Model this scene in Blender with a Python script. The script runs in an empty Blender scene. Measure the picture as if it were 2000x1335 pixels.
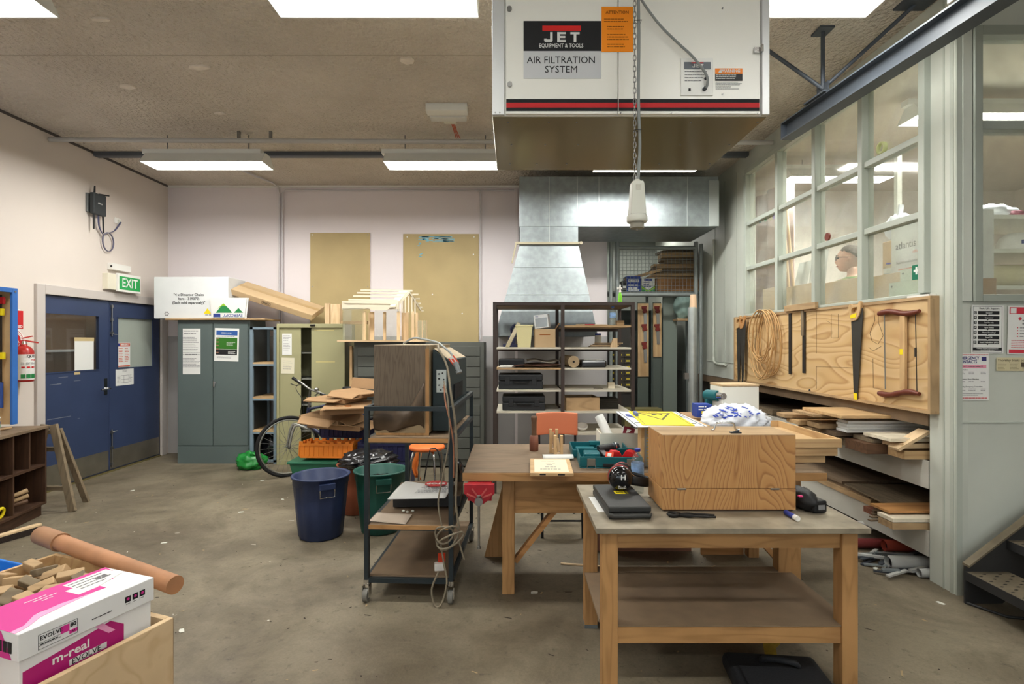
import bpy, math, random
from mathutils import Matrix, Vector
random.seed(7)
SC = bpy.context.scene
COL = SC.collection
FP, CX, CY, EYE = 1050.0, 1000.0, 667.5, 1.55      # focal length and centre in 2000x1335 pixels, eye height in metres
LAMP_W = 20.0                                       # power of one fluorescent fitting

# ---------------------------------------------------------------- camera, world, exposure
cam = bpy.data.cameras.new('camera')
cam.sensor_width = 36.0
cam.lens = FP / 2000.0 * 36.0
cam.clip_start = 0.02
camo = bpy.data.objects.new('camera', cam)
camo.location = (0, 0, EYE)
camo.rotation_euler = (math.radians(90), 0, 0)
COL.objects.link(camo)
SC.camera = camo
SC.view_settings.view_transform = 'Standard'
SC.view_settings.look = 'None'
SC.view_settings.gamma = 1.0
SC.view_settings.use_curve_mapping = False
SC.view_settings.exposure = 0.72
w = bpy.data.worlds.new('world'); SC.world = w; w.use_nodes = True
bg = w.node_tree.nodes['Background']
bg.inputs[0].default_value = (0.82, 0.9, 1.0, 1)
bg.inputs[1].default_value = 1.6                    # overcast daylight outside the rear windows

# ---------------------------------------------------------------- materials
def lin(c):
    return tuple(((v / 255) / 12.92 if v / 255 <= .04045 else ((v / 255 + .055) / 1.055) ** 2.4) for v in c)
MATS = {}
def M(name, col, rough=.6, metal=0, var=0, vs=6, bump=0, bs=80, spec=.4, emis=0, trans=0, alpha=1, ior=1.45, coat=0, det=4):
    if name in MATS: return MATS[name]
    m = bpy.data.materials.new(name); m.use_nodes = True; MATS[name] = m
    nt = m.node_tree; b = nt.nodes['Principled BSDF']; c = lin(col)
    b.inputs['Base Color'].default_value = (*c, 1); b.inputs['Roughness'].default_value = rough
    b.inputs['Metallic'].default_value = metal; b.inputs['Specular IOR Level'].default_value = spec
    b.inputs['IOR'].default_value = ior
    b.inputs['Transmission Weight'].default_value = trans; b.inputs['Alpha'].default_value = alpha
    b.inputs['Coat Weight'].default_value = coat
    if emis:
        b.inputs['Emission Color'].default_value = (*c, 1); b.inputs['Emission Strength'].default_value = emis
    if var or bump:
        tc = nt.nodes.new('ShaderNodeTexCoord')
        oi = nt.nodes.new('ShaderNodeObjectInfo')
        ad = nt.nodes.new('ShaderNodeVectorMath'); ad.operation = 'MULTIPLY_ADD'
        cx = nt.nodes.new('ShaderNodeCombineXYZ')
        for i in range(3): nt.links.new(oi.outputs['Random'], cx.inputs[i])
        nt.links.new(cx.outputs[0], ad.inputs[0]); ad.inputs[1].default_value = (37, 23, 51)
        nt.links.new(tc.outputs['Object'], ad.inputs[2])
    if var:
        n = nt.nodes.new('ShaderNodeTexNoise'); n.inputs['Scale'].default_value = vs; n.inputs['Detail'].default_value = det
        nt.links.new(ad.outputs[0], n.inputs['Vector'])
        r = nt.nodes.new('ShaderNodeValToRGB')
        r.color_ramp.elements[0].position = .3; r.color_ramp.elements[1].position = .72
        r.color_ramp.elements[0].color = (*[v * (1 - var) for v in c], 1)
        r.color_ramp.elements[1].color = (*[min(1, v * (1 + var)) for v in c], 1)
        nt.links.new(n.outputs['Fac'], r.inputs[0]); nt.links.new(r.outputs[0], b.inputs['Base Color'])
    if bump:
        n2 = nt.nodes.new('ShaderNodeTexNoise'); n2.inputs['Scale'].default_value = bs; n2.inputs['Detail'].default_value = 3
        nt.links.new(ad.outputs[0], n2.inputs['Vector'])
        bp = nt.nodes.new('ShaderNodeBump'); bp.inputs['Strength'].default_value = min(1, bump); bp.inputs['Distance'].default_value = .01
        nt.links.new(n2.outputs['Fac'], bp.inputs['Height']); nt.links.new(bp.outputs[0], b.inputs['Normal'])
    return m
WOODS = {  # dark grain, light grain, fineness, roughness
    'pine': ((176, 132, 84), (206, 168, 116), 1.0, .6), 'beech': ((150, 104, 56), (186, 136, 80), 1.6, .55),
    'ply': ((170, 130, 82), (204, 168, 118), .55, .6), 'teak': ((70, 46, 30), (104, 72, 48), 1.2, .6),
    'brown': ((50, 30, 18), (78, 50, 32), 1.2, .6), 'orange': ((150, 92, 42), (196, 138, 78), .6, .5),
    'pale': ((196, 160, 114), (222, 190, 146), 1.0, .6), 'grey': ((96, 82, 62), (134, 116, 90), 1.4, .75),
    'dusty': ((100, 82, 62), (126, 104, 80), 1.6, .7), 'raw': ((150, 118, 80), (186, 152, 108), 1.2, .7),
    'red': ((96, 48, 34), (130, 76, 54), 1.2, .55), 'veneer': ((84, 69, 54), (112, 96, 78), 3.5, .5),
    'bone': ((208, 192, 160), (232, 220, 194), 1.0, .6), 'board': ((172, 136, 94), (208, 176, 132), .4, .6)}
def W(kind, axis='X'):
    key = 'wood_%s_%s' % (kind, axis)
    if key in MATS: return MATS[key]
    a, b_, fine, rough = WOODS[kind]
    a, b_ = [tuple(v * .86 + .14 * (sum(c) / 3) for v in c) for c in (a, b_)]
    m = bpy.data.materials.new(key); m.use_nodes = True; MATS[key] = m
    nt = m.node_tree; b = nt.nodes['Principled BSDF']; b.inputs['Roughness'].default_value = rough
    b.inputs['Specular IOR Level'].default_value = .35
    tc = nt.nodes.new('ShaderNodeTexCoord'); oi = nt.nodes.new('ShaderNodeObjectInfo')
    cx = nt.nodes.new('ShaderNodeCombineXYZ')
    for i in range(3): nt.links.new(oi.outputs['Random'], cx.inputs[i])
    ad = nt.nodes.new('ShaderNodeVectorMath'); ad.operation = 'MULTIPLY_ADD'
    nt.links.new(cx.outputs[0], ad.inputs[0]); ad.inputs[1].default_value = (13, 7, 11); nt.links.new(tc.outputs['Object'], ad.inputs[2])
    mp = nt.nodes.new('ShaderNodeMapping'); nt.links.new(ad.outputs[0], mp.inputs[0])
    s = [9 * fine] * 3; s['XYZ'.index(axis)] = 1.1 * fine
    mp.inputs['Scale'].default_value = s
    n = nt.nodes.new('ShaderNodeTexNoise'); n.inputs['Scale'].default_value = 1.0; n.inputs['Detail'].default_value = 1.5
    nt.links.new(mp.outputs[0], n.inputs['Vector'])
    mu = nt.nodes.new('ShaderNodeMath'); mu.operation = 'MULTIPLY'; mu.inputs[1].default_value = 11.0
    nt.links.new(n.outputs['Fac'], mu.inputs[0])
    fr = nt.nodes.new('ShaderNodeMath'); fr.operation = 'PINGPONG'; fr.inputs[1].default_value = 1.0
    nt.links.new(mu.outputs[0], fr.inputs[0])
    r = nt.nodes.new('ShaderNodeValToRGB'); la, lb = lin(tuple(a[i] * .5 + b_[i] * .5 for i in range(3))), lin(b_)
    r.color_ramp.elements[0].color = (*la, 1); r.color_ramp.elements[1].color = (*lb, 1)
    r.color_ramp.elements[0].position = .0; r.color_ramp.elements[1].position = .55
    nt.links.new(fr.outputs[0], r.inputs[0])
    n2 = nt.nodes.new('ShaderNodeTexNoise'); n2.inputs['Scale'].default_value = 4; n2.inputs['Detail'].default_value = 5
    nt.links.new(ad.outputs[0], n2.inputs['Vector'])
    mx = nt.nodes.new('ShaderNodeMixRGB'); mx.blend_type = 'MULTIPLY'; mx.inputs[0].default_value = .55
    r2 = nt.nodes.new('ShaderNodeValToRGB'); r2.color_ramp.elements[0].color = (.7, .68, .65, 1); r2.color_ramp.elements[1].color = (1.06, 1.05, 1.03, 1)
    r2.color_ramp.elements[0].position = .32; r2.color_ramp.elements[1].position = .62
    nt.links.new(n2.outputs['Fac'], r2.inputs[0])
    nt.links.new(r.outputs[0], mx.inputs[1]); nt.links.new(r2.outputs[0], mx.inputs[2]); nt.links.new(mx.outputs[0], b.inputs['Base Color'])
    return m

# ---------------------------------------------------------------- geometry helpers
def frame(o, right, up):
    r = Vector(right).normalized(); u = Vector(up).normalized(); n = r.cross(u).normalized(); u = n.cross(r)
    m = Matrix((r, u, n)).transposed().to_4x4(); m.translation = Vector(o); return m
def at(px, py, Y):                                   # the point at depth Y seen at a pixel
    s = FP / Y
    return Vector(((px - CX) / s, Y, EYE - (py - CY) / s))
def T(x=0, y=0, z=0, rz=0, rx=0, ry=0):
    return Matrix.Translation((x, y, z)) @ Matrix.Rotation(rz, 4, 'Z') @ Matrix.Rotation(ry, 4, 'Y') @ Matrix.Rotation(rx, 4, 'X')
R = math.radians
class MB:
    def __init__(s, mat=None):
        s.v, s.f, s.mi, s.sm, s.M, s.k = [], [], [], [], (mat or Matrix()), 0
    def add(s, vs, fs, smooth=False, mtx=None):
        m = s.M @ mtx if mtx is not None else s.M
        o = len(s.v); s.v += [m @ Vector(p) for p in vs]
        for f in fs: s.f.append([i + o for i in f]); s.mi.append(s.k); s.sm.append(smooth)
        return s
    def box(s, x0, x1, y0, y1, z0, z1, mtx=None):
        return s.add([(x0, y0, z0), (x1, y0, z0), (x1, y1, z0), (x0, y1, z0), (x0, y0, z1), (x1, y0, z1), (x1, y1, z1), (x0, y1, z1)],
                     [(0, 3, 2, 1), (4, 5, 6, 7), (0, 1, 5, 4), (1, 2, 6, 5), (2, 3, 7, 6), (3, 0, 4, 7)], False, mtx)
    def cbox(s, c, sz, mtx=None):
        return s.box(c[0] - sz[0] / 2, c[0] + sz[0] / 2, c[1] - sz[1] / 2, c[1] + sz[1] / 2, c[2] - sz[2] / 2, c[2] + sz[2] / 2, mtx)
    def bar(s, p0, p1, w, h, up=(0, 0, 1)):          # a square bar between two points
        p0, p1 = Vector(p0), Vector(p1); d = p1 - p0; L = d.length
        u = Vector(up)
        if abs(d.normalized().dot(u)) > .98: u = Vector((0, 1, 0))
        m = frame(p0, d, u)
        return s.box(0, L, -h / 2, h / 2, -w / 2, w / 2, m)
    def cyl(s, p0, p1, r0, r1=None, n=16, caps=True):
        r1 = r0 if r1 is None else r1
        p0, p1 = Vector(p0), Vector(p1); d = (p1 - p0).normalized()
        u = Vector((0, 0, 1)) if abs(d.z) < .9 else Vector((1, 0, 0)); a = d.cross(u).normalized(); b = d.cross(a)
        cs = [(math.cos(2 * math.pi * i / n), math.sin(2 * math.pi * i / n)) for i in range(n)]
        A = [p0 + (a * c + b * t) * r0 for c, t in cs]; B = [p1 + (a * c + b * t) * r1 for c, t in cs]
        s.add(A + B, [(i, i + n, (i + 1) % n + n, (i + 1) % n) for i in range(n)], True)
        if caps:
            if r0 > 0: s.add(A, [tuple(range(n))])
            if r1 > 0: s.add(B, [tuple(reversed(range(n)))])
        return s
    def tube(s, pts, r, n=8, closed=False, sub=0):
        pts = [Vector(p) for p in pts]
        if sub:
            q = []; N = len(pts); rng = N if closed else N - 1
            for i in range(rng):
                p0 = pts[(i - 1) % N] if closed or i > 0 else pts[0]; p1 = pts[i]; p2 = pts[(i + 1) % N]
                p3 = pts[(i + 2) % N] if closed or i + 2 < N else pts[-1]
                for k in range(sub):
                    t = k / sub
                    q.append(.5 * ((2 * p1) + (p2 - p0) * t + (2 * p0 - 5 * p1 + 4 * p2 - p3) * t * t + (3 * p1 - p0 - 3 * p2 + p3) * t ** 3))
            if not closed: q.append(pts[-1])
            pts = q
        N = len(pts); V = []; last = None
        for i, p in enumerate(pts):
            a = pts[(i - 1) % N] if closed or i > 0 else p; b = pts[(i + 1) % N] if closed or i < N - 1 else p
            d = (b - a).normalized() if (b - a).length > 1e-9 else Vector((0, 0, 1))
            if last is None:
                u = Vector((0, 0, 1)) if abs(d.z) < .9 else Vector((1, 0, 0)); last = d.cross(u).normalized()
            last = (last - d * last.dot(d)).normalized(); c = d.cross(last)
            rr = r[min(len(r) - 1, int(i / max(1, N - 1) * (len(r) - 1) + .5))] if isinstance(r, (list, tuple)) else r
            V += [p + (last * math.cos(2 * math.pi * k / n) + c * math.sin(2 * math.pi * k / n)) * rr for k in range(n)]
        F = []
        for i in range(N if closed else N - 1):
            j = (i + 1) % N
            F += [(i * n + k, i * n + (k + 1) % n, j * n + (k + 1) % n, j * n + k) for k in range(n)]
        s.add(V, F, True)
        if not closed:
            s.add(V[:n], [tuple(reversed(range(n)))]); s.add(V[-n:], [tuple(range(n))])
        return s
    def lathe(s, prof, n=24, mtx=None, smooth=True):  # profile of (radius, z) about z
        V = []; F = []
        for r, z in prof: V += [(r * math.cos(2 * math.pi * k / n), r * math.sin(2 * math.pi * k / n), z) for k in range(n)]
        for i in range(len(prof) - 1):
            F += [(i * n + k, i * n + (k + 1) % n, (i + 1) * n + (k + 1) % n, (i + 1) * n + k) for k in range(n)]
        return s.add(V, F, smooth, mtx)
    def prism(s, poly, t, mtx=None, z0=0):            # polygon in xy pushed along z
        n = len(poly)
        V = [(x, y, z0) for x, y in poly] + [(x, y, z0 + t) for x, y in poly]
        return s.add(V, [tuple(reversed(range(n))), tuple(range(n, 2 * n))] + [(i, (i + 1) % n, (i + 1) % n + n, i + n) for i in range(n)], False, mtx)
    def sheet(s, fn, nu, nv, t=.002):                 # a thin curved sheet, fn(u,v) -> point, given thickness
        V = []
        P = [[Vector(fn(i / nu, j / nv)) for j in range(nv + 1)] for i in range(nu + 1)]
        N = []
        for i in range(nu + 1):
            for j in range(nv + 1):
                du = P[min(i + 1, nu)][j] - P[max(i - 1, 0)][j]; dv = P[i][min(j + 1, nv)] - P[i][max(j - 1, 0)]
                nn = du.cross(dv); nn = nn.normalized() if nn.length > 1e-12 else Vector((0, 0, 1)); N.append(nn)
        flat = [p for row in P for p in row]; K = len(flat)
        V = [p + q * t / 2 for p, q in zip(flat, N)] + [p - q * t / 2 for p, q in zip(flat, N)]
        F = []; w_ = nv + 1
        for i in range(nu):
            for j in range(nv):
                a = i * w_ + j; F.append((a, a + w_, a + w_ + 1, a + 1)); F.append((K + a, K + a + 1, K + a + w_ + 1, K + a + w_))
        for i in range(nu):
            a = i * w_; F.append((a, K + a, K + a + w_, a + w_)); a = i * w_ + nv; F.append((a, a + w_, K + a + w_, K + a))
        for j in range(nv):
            a = j; F.append((a, a + 1, K + a + 1, K + a)); a = nu * w_ + j; F.append((a, K + a, K + a + 1, a + 1))
        return s.add(V, F, True)
    def blob(s, c, rad, nu=18, nv=12, fn=None, mtx=None):   # an ellipsoid, displaced by fn(unit vector)
        V = []; F = []
        for j in range(nv + 1):
            th = math.pi * j / nv
            for i in range(nu):
                ph = 2 * math.pi * i / nu
                u = Vector((math.sin(th) * math.cos(ph), math.sin(th) * math.sin(ph), math.cos(th)))
                k = fn(u) if fn else 1
                V.append((c[0] + u.x * rad[0] * k, c[1] + u.y * rad[1] * k, c[2] + u.z * rad[2] * k))
        for j in range(nv):
            F += [(j * nu + i, (j + 1) * nu + i, (j + 1) * nu + (i + 1) % nu, j * nu + (i + 1) % nu) for i in range(nu)]
        return s.add(V, F, True, mtx)
    def text(s, body, size, mtx, align='CENTER', sx=1, bold=0, ext=.0004):
        cu = bpy.data.curves.new('t', 'FONT'); cu.body = body; cu.size = size; cu.align_x = align; cu.align_y = 'CENTER'
        cu.resolution_u = 2; cu.offset = bold; cu.extrude = ext
        o = bpy.data.objects.new('t', cu); me = bpy.data.meshes.new_from_object(o)
        s.add([(v.co.x * sx, v.co.y, v.co.z) for v in me.vertices], [tuple(p.vertices) for p in me.polygons], False, mtx)
        bpy.data.objects.remove(o); bpy.data.curves.remove(cu); bpy.data.meshes.remove(me)
        return s
    def rect(s, x0, x1, y0, y1, mtx, t=.0004):        # a printed patch on a local xy plane
        return s.box(x0, x1, y0, y1, -t, t, mtx)
    def lines(s, x0, x1, y, n, dy, h, mtx, seed=0, ragged=.35, t=.0004):   # rows of fine print
        rnd = random.Random(seed)
        for i in range(n):
            xe = x1 - (x1 - x0) * ragged * rnd.random(); x = x0
            while x < xe - h:
                L = h * (1.2 + 3.5 * rnd.random()); s.rect(x, min(xe, x + L), y - i * dy - h / 2, y - i * dy + h / 2, mtx, t); x += L + h * .6
        return s
    def build(s, name, mats, parent=None, bevel=0, seg=2, kind=None, label=None, sub=0):
        c = Vector([(min(p[i] for p in s.v) + max(p[i] for p in s.v)) / 2 for i in range(3)])
        me = bpy.data.meshes.new(name); me.from_pydata([tuple(p - c) for p in s.v], [], s.f)
        mats = mats if isinstance(mats, (list, tuple)) else [mats]
        for m in mats: me.materials.append(m)
        me.polygons.foreach_set('material_index', [min(k, len(mats) - 1) for k in s.mi])
        me.polygons.foreach_set('use_smooth', s.sm)
        me.update()
        o = bpy.data.objects.new(name, me); COL.objects.link(o); o.location = c
        if parent is not None: put(o, parent)
        if bevel:
            b = o.modifiers.new('bevel', 'BEVEL'); b.width = bevel; b.segments = seg; b.limit_method = 'ANGLE'; b.angle_limit = R(50)
        if sub:
            b = o.modifiers.new('subdivision', 'SUBSURF'); b.levels = sub; b.render_levels = sub
        if kind: o['kind'] = kind
        if label: o['label'] = label
        return o
def wm(o):
    m = Matrix.Translation(o.location) @ o.rotation_euler.to_matrix().to_4x4()
    return wm(o.parent) @ o.matrix_parent_inverse @ m if o.parent else m
def put(o, parent):
    o.parent = parent; o.matrix_parent_inverse = wm(parent).inverted()
def tag(o, label, cat, group=None, kind=None):
    o['label'] = label; o['category'] = cat
    if group: o['group'] = group
    if kind: o['kind'] = kind
    return o
def thing(name, label, cat, loc=(0, 0, 0), group=None):
    o = bpy.data.objects.new(name, None); COL.objects.link(o); o.location = loc; o.empty_display_size = .1
    return tag(o, label, cat, group)
def struct(o): o['kind'] = 'structure'; return o
def copy_tree(o, loc, label=None, parent=None):
    c = o.copy(); COL.objects.link(c)
    if parent is None: c.location = loc
    else: c.parent = parent
    if label: c['label'] = label
    for ch in list(o.children): copy_tree(ch, None, None, c)
    return c
def one(name, mb, mat, label, cat, group=None, **k):
    return tag(mb.build(name, mat, **k), label, cat, group)
# ---------------------------------------------------------------- shared materials
GLASS = None
def glass_mat(name, tint=(250, 252, 250), haze=.12, rough=.02):
    m = bpy.data.materials.new(name); m.use_nodes = True; nt = m.node_tree; nt.nodes.clear()
    out = nt.nodes.new('ShaderNodeOutputMaterial'); tr = nt.nodes.new('ShaderNodeBsdfTransparent'); gl = nt.nodes.new('ShaderNodeBsdfGlossy')
    df = nt.nodes.new('ShaderNodeBsdfDiffuse'); fr = nt.nodes.new('ShaderNodeFresnel'); fr.inputs[0].default_value = 1.5
    m1 = nt.nodes.new('ShaderNodeMixShader'); m2 = nt.nodes.new('ShaderNodeMixShader')
    tr.inputs[0].default_value = (*lin(tint), 1); gl.inputs[1].default_value = rough; df.inputs[0].default_value = (*lin((205, 205, 195)), 1)
    n = nt.nodes.new('ShaderNodeTexNoise'); n.inputs['Scale'].default_value = 3; n.inputs['Detail'].default_value = 5
    mr = nt.nodes.new('ShaderNodeMapRange'); mr.inputs[1].default_value = .3; mr.inputs[2].default_value = .75; mr.inputs[3].default_value = haze * .4; mr.inputs[4].default_value = haze * 1.6
    tc = nt.nodes.new('ShaderNodeTexCoord'); nt.links.new(tc.outputs['Object'], n.inputs['Vector']); nt.links.new(n.outputs['Fac'], mr.inputs[0])
    nt.links.new(mr.outputs[0], m1.inputs[0]); nt.links.new(tr.outputs[0], m1.inputs[1]); nt.links.new(df.outputs[0], m1.inputs[2])
    ge = nt.nodes.new('ShaderNodeNewGeometry'); ib = nt.nodes.new('ShaderNodeMath'); ib.operation = 'SUBTRACT'; ib.inputs[0].default_value = 1; nt.links.new(ge.outputs['Backfacing'], ib.inputs[1])
    mf = nt.nodes.new('ShaderNodeMath'); mf.operation = 'MULTIPLY'; nt.links.new(fr.outputs[0], mf.inputs[0]); nt.links.new(ib.outputs[0], mf.inputs[1])
    nt.links.new(mf.outputs[0], m2.inputs[0]); nt.links.new(m1.outputs[0], m2.inputs[1]); nt.links.new(gl.outputs[0], m2.inputs[2])
    nt.links.new(m2.outputs[0], out.inputs[0]); MATS[name] = m
    return m
G_WIN = glass_mat('dusty_window_glass', haze=.16, rough=.06); G_CLR = glass_mat('clear_glass', haze=.02); G_ACR = glass_mat('acrylic', (250, 252, 250), haze=.05, rough=.03)
WHITE = M('white', (232, 230, 224), .5); PAPER = M('paper', (226, 226, 222), .8); BLACK = M('black_plastic', (26, 26, 28), .45)
INK = M('black_ink', (30, 30, 32), .7); GINK = M('grey_ink', (128, 128, 130), .8); RED = M('red_print', (196, 36, 40), .6); GREEN = M('green_print', (40, 130, 70), .6)
BLUE = M('blue_print', (44, 62, 140), .6); YEL = M('yellow_print', (240, 216, 30), .5); ORANGE = M('orange_print', (250, 146, 20), .5)
STEEL = M('steel', (150, 150, 148), .35, .9); CHROME = M('chrome', (205, 205, 205), .18, 1); GALV = M('galvanised_steel', (150, 158, 160), .42, .75, var=.14, vs=14)
DARKSTEEL = M('dark_steel', (58, 62, 68), .5, .3, var=.12, vs=9); RUBBER = M('rubber', (28, 28, 28), .8)
CREAM = M('cream_paint', (212, 212, 200), .5); GREENGREY = M('grey_green_paint', (176, 182, 172), .45, var=.05, vs=3)
GGLIGHT = M('pale_grey_green_paint', (196, 200, 190), .5, var=.05, vs=2.5); CARD = M('cardboard', (160, 127, 92), .8, var=.08, vs=5)
CARD2 = M('pale_cardboard', (192, 165, 128), .8, var=.06, vs=5); DUST = M('dusty_laminate', (126, 106, 84), .8, var=.14, vs=6)
WALLM = M('pinkish_white_wall_paint', (230, 222, 222), .6, var=.025, vs=1.2); WALLL = M('cream_wall_paint', (218, 208, 199), .6, var=.025, vs=1.2)

# concrete floor: stains, worn patches and scuffs
def floor_mat():
    m = bpy.data.materials.new('worn_concrete'); m.use_nodes = True; nt = m.node_tree; b = nt.nodes['Principled BSDF']
    tc = nt.nodes.new('ShaderNodeTexCoord')
    def noise(sc, det, ro=.55, dist=0):
        n = nt.nodes.new('ShaderNodeTexNoise'); n.inputs['Scale'].default_value = sc; n.inputs['Detail'].default_value = det; n.inputs['Roughness'].default_value = ro
        n.inputs['Distortion'].default_value = dist
        nt.links.new(tc.outputs['Object'], n.inputs['Vector']); return n
    def ramp(n, p0, c0, p1, c1):
        r = nt.nodes.new('ShaderNodeValToRGB'); r.color_ramp.elements[0].position = p0; r.color_ramp.elements[1].position = p1
        r.color_ramp.elements[0].color = (*c0, 1); r.color_ramp.elements[1].color = (*c1, 1); nt.links.new(n.outputs['Fac'], r.inputs[0]); return r
    def mul(a, c, f):
        x = nt.nodes.new('ShaderNodeMixRGB'); x.blend_type = 'MULTIPLY'; x.inputs[0].default_value = f
        nt.links.new(a.outputs[0], x.inputs[1]); nt.links.new(c.outputs[0], x.inputs[2]); return x
    base = ramp(noise(.8, 8, .6, .2), .3, lin((106, 95, 78)), .7, lin((133, 123, 103)))
    st = ramp(noise(1.9, 10, .72, .5), .38, (.6, .58, .54), .58, (1.05, 1.05, 1.05))
    sp = ramp(noise(17, 6, .7), .3, (.42, .4, .37), .42, (1, 1, 1))
    fi = ramp(noise(90, 3), .3, (.86, .86, .85), .7, (1.06, 1.06, 1.05))
    c = mul(mul(mul(base, st, .85), sp, .75), fi, .8)
    nt.links.new(c.outputs[0], b.inputs['Base Color'])
    rr = ramp(noise(1.6, 6), .3, (.42,) * 3, .7, (.72,) * 3); nt.links.new(rr.outputs[0], b.inputs['Roughness'])
    bp = nt.nodes.new('ShaderNodeBump'); bp.inputs['Strength'].default_value = .12; bp.inputs['Distance'].default_value = .01
    nt.links.new(noise(60, 4).outputs['Fac'], bp.inputs['Height']); nt.links.new(bp.outputs[0], b.inputs['Normal'])
    return m
def ceil_mat():
    m = bpy.data.materials.new('sprayed_vermiculite_ceiling'); m.use_nodes = True; nt = m.node_tree; b = nt.nodes['Principled BSDF']
    b.inputs['Roughness'].default_value = .9
    tc = nt.nodes.new('ShaderNodeTexCoord')
    v = nt.nodes.new('ShaderNodeTexNoise'); v.inputs['Scale'].default_value = 30; v.inputs['Detail'].default_value = 2.5; nt.links.new(tc.outputs['Object'], v.inputs['Vector'])
    n = nt.nodes.new('ShaderNodeTexNoise'); n.inputs['Scale'].default_value = 1.1; n.inputs['Detail'].default_value = 5; nt.links.new(tc.outputs['Object'], n.inputs['Vector'])
    r = nt.nodes.new('ShaderNodeValToRGB'); r.color_ramp.elements[0].color = (*lin((206, 197, 183)), 1); r.color_ramp.elements[1].color = (*lin((226, 217, 203)), 1)
    r.color_ramp.elements[0].position = .3; r.color_ramp.elements[1].position = .7
    nt.links.new(n.outputs['Fac'], r.inputs[0]); nt.links.new(r.outputs[0], b.inputs['Base Color'])
    bp = nt.nodes.new('ShaderNodeBump'); bp.inputs['Strength'].default_value = 1.0; bp.inputs['Distance'].default_value = .06
    nt.links.new(v.outputs['Fac'], bp.inputs['Height']); nt.links.new(bp.outputs[0], b.inputs['Normal'])
    return m
def dado_mat():                                       # back wall: pinkish white above, grey paint below shoulder height
    m = bpy.data.materials.new('two_tone_wall_paint'); m.use_nodes = True; nt = m.node_tree; b = nt.nodes['Principled BSDF']; b.inputs['Roughness'].default_value = .6
    g = nt.nodes.new('ShaderNodeNewGeometry'); sx = nt.nodes.new('ShaderNodeSeparateXYZ'); nt.links.new(g.outputs['Position'], sx.inputs[0])
    gt = nt.nodes.new('ShaderNodeMath'); gt.operation = 'GREATER_THAN'; gt.inputs[1].default_value = 1.63; nt.links.new(sx.outputs[2], gt.inputs[0])
    mx = nt.nodes.new('ShaderNodeMixRGB'); nt.links.new(gt.outputs[0], mx.inputs[0])
    mx.inputs[1].default_value = (*lin((176, 173, 172)), 1); mx.inputs[2].default_value = (*lin((232, 223, 224)), 1)
    nt.links.new(mx.outputs[0], b.inputs['Base Color']); return m

# ---------------------------------------------------------------- the room
XL, YB, ZC, XW, YR = -4.8, 7.5, 3.73, 2.72, 3.3      # left wall, back wall, ceiling, glazed wall, return wall by the stairs
struct(MB().box(-6.6, 7.2, -5, 10.8, -.12, 0).build('floor', floor_mat()))
ceil = struct(MB().box(-6.6, 7.2, -5, 10.8, ZC, ZC + .12).build('ceiling', ceil_mat()))
D0, D1, DH = 5.5, 7.33, 2.04
struct(MB().box(XL - .12, XL, -5, D0, 0, ZC).box(XL - .12, XL, D1, YB + .1, 0, ZC).box(XL - .12, XL, D0, D1, DH, ZC).build('wall_left', WALLL))
struct(MB().box(XL, 1.33, YB, YB + .1, 0, ZC).build('wall_back', dado_mat()))
# corridor seen through the doors
struct(MB().box(-6.6, -6.5, 4.6, 8.2, 0, ZC).box(-6.5, XL - .12, 4.5, 4.6, 0, ZC).box(-6.5, XL - .12, 8.2, 8.3, 0, ZC).build('wall_corridor', M('corridor_paint', (150, 124, 98), .7)))
# rear of the workshop: wall with tall windows behind the camera
rw = MB().box(XL, 7.2, -5, -4.9, 0, .9).box(XL, 7.2, -5, -4.9, 2.9, ZC)
xs = [XL, -3.9, -1.1, -.9, 1.9, 2.1, 4.9, 7.2]
for a, b in ((0, 1), (2, 3), (4, 5), (6, 7)): rw.box(xs[a], xs[b], -5, -4.9, .9, 2.9)
struct(rw.build('wall_rear', WALLL))
for i, (a, b) in enumerate(((1, 2), (3, 4), (5, 6))):
    f = MB(); x0, x1 = xs[a], xs[b]
    f.box(x0, x1, -4.98, -4.92, .9, .95).box(x0, x1, -4.98, -4.92, 2.85, 2.9)
    for k in range(4): f.box(x0 + (x1 - x0 - .05) * k / 3, x0 + (x1 - x0 - .05) * k / 3 + .05, -4.98, -4.92, .95, 2.85)
    o = struct(f.build('window_%d' % (i + 3), CREAM))
    MB().box(x0, x1, -4.955, -4.945, .95, 2.85).build('pane', G_CLR, o)
struct(MB().box(7.1, 7.2, -5, YR, 0, ZC).build('wall_far_right', WALLL))
# top trim and panel joints of the back wall
struct(MB().box(XL, 1.33, YB - .02, YB, 3.695, 3.73).build('trim_1', WHITE, bevel=.003))
struct(MB().box(XL, XL + .012, -5, YB - .02, 3.705, ZC).build('trim_2', M('dark_trim', (90, 84, 80), .7)))
jt = MB()
for x in (-3.27, -.43, .06): jt.box(x - .018, x + .018, YB - .006, YB, 0, 3.69)
struct(jt.build('trim_3', WALLM))
# ceiling repairs
for (px, py, rx, ry) in ((795, 117, .06, .05), (388, 130, .09, .035), (250, 168, .065, .04), (430, 220, .06, .018), (198, 36, .07, .02)):
    s_ = (CY - py) / (ZC - EYE); x, y = (px - CX) / s_, FP / s_
    b = MB(T(x, y, ZC - .012)); rnd = random.Random(px)
    b.prism([(rx * math.cos(a * .45) * (.8 + .3 * rnd.random()), ry * math.sin(a * .45) * (.8 + .3 * rnd.random())) for a in range(14)], .0119)
    b.build('plaster_patch', M('patch_plaster', (232, 224, 212), .9, var=.1, vs=14), ceil)
seam = MB()
for py in (108,):
    s_ = (CY - py) / (ZC - EYE); seam.box(XL, 2.0, FP / s_ - .004, FP / s_ + .004, ZC - .003, ZC)
seam.build('joint', M('joint_line', (190, 180, 164), .9), ceil)  # ceiling joint, a thin strip a little darker than the ceiling

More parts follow.
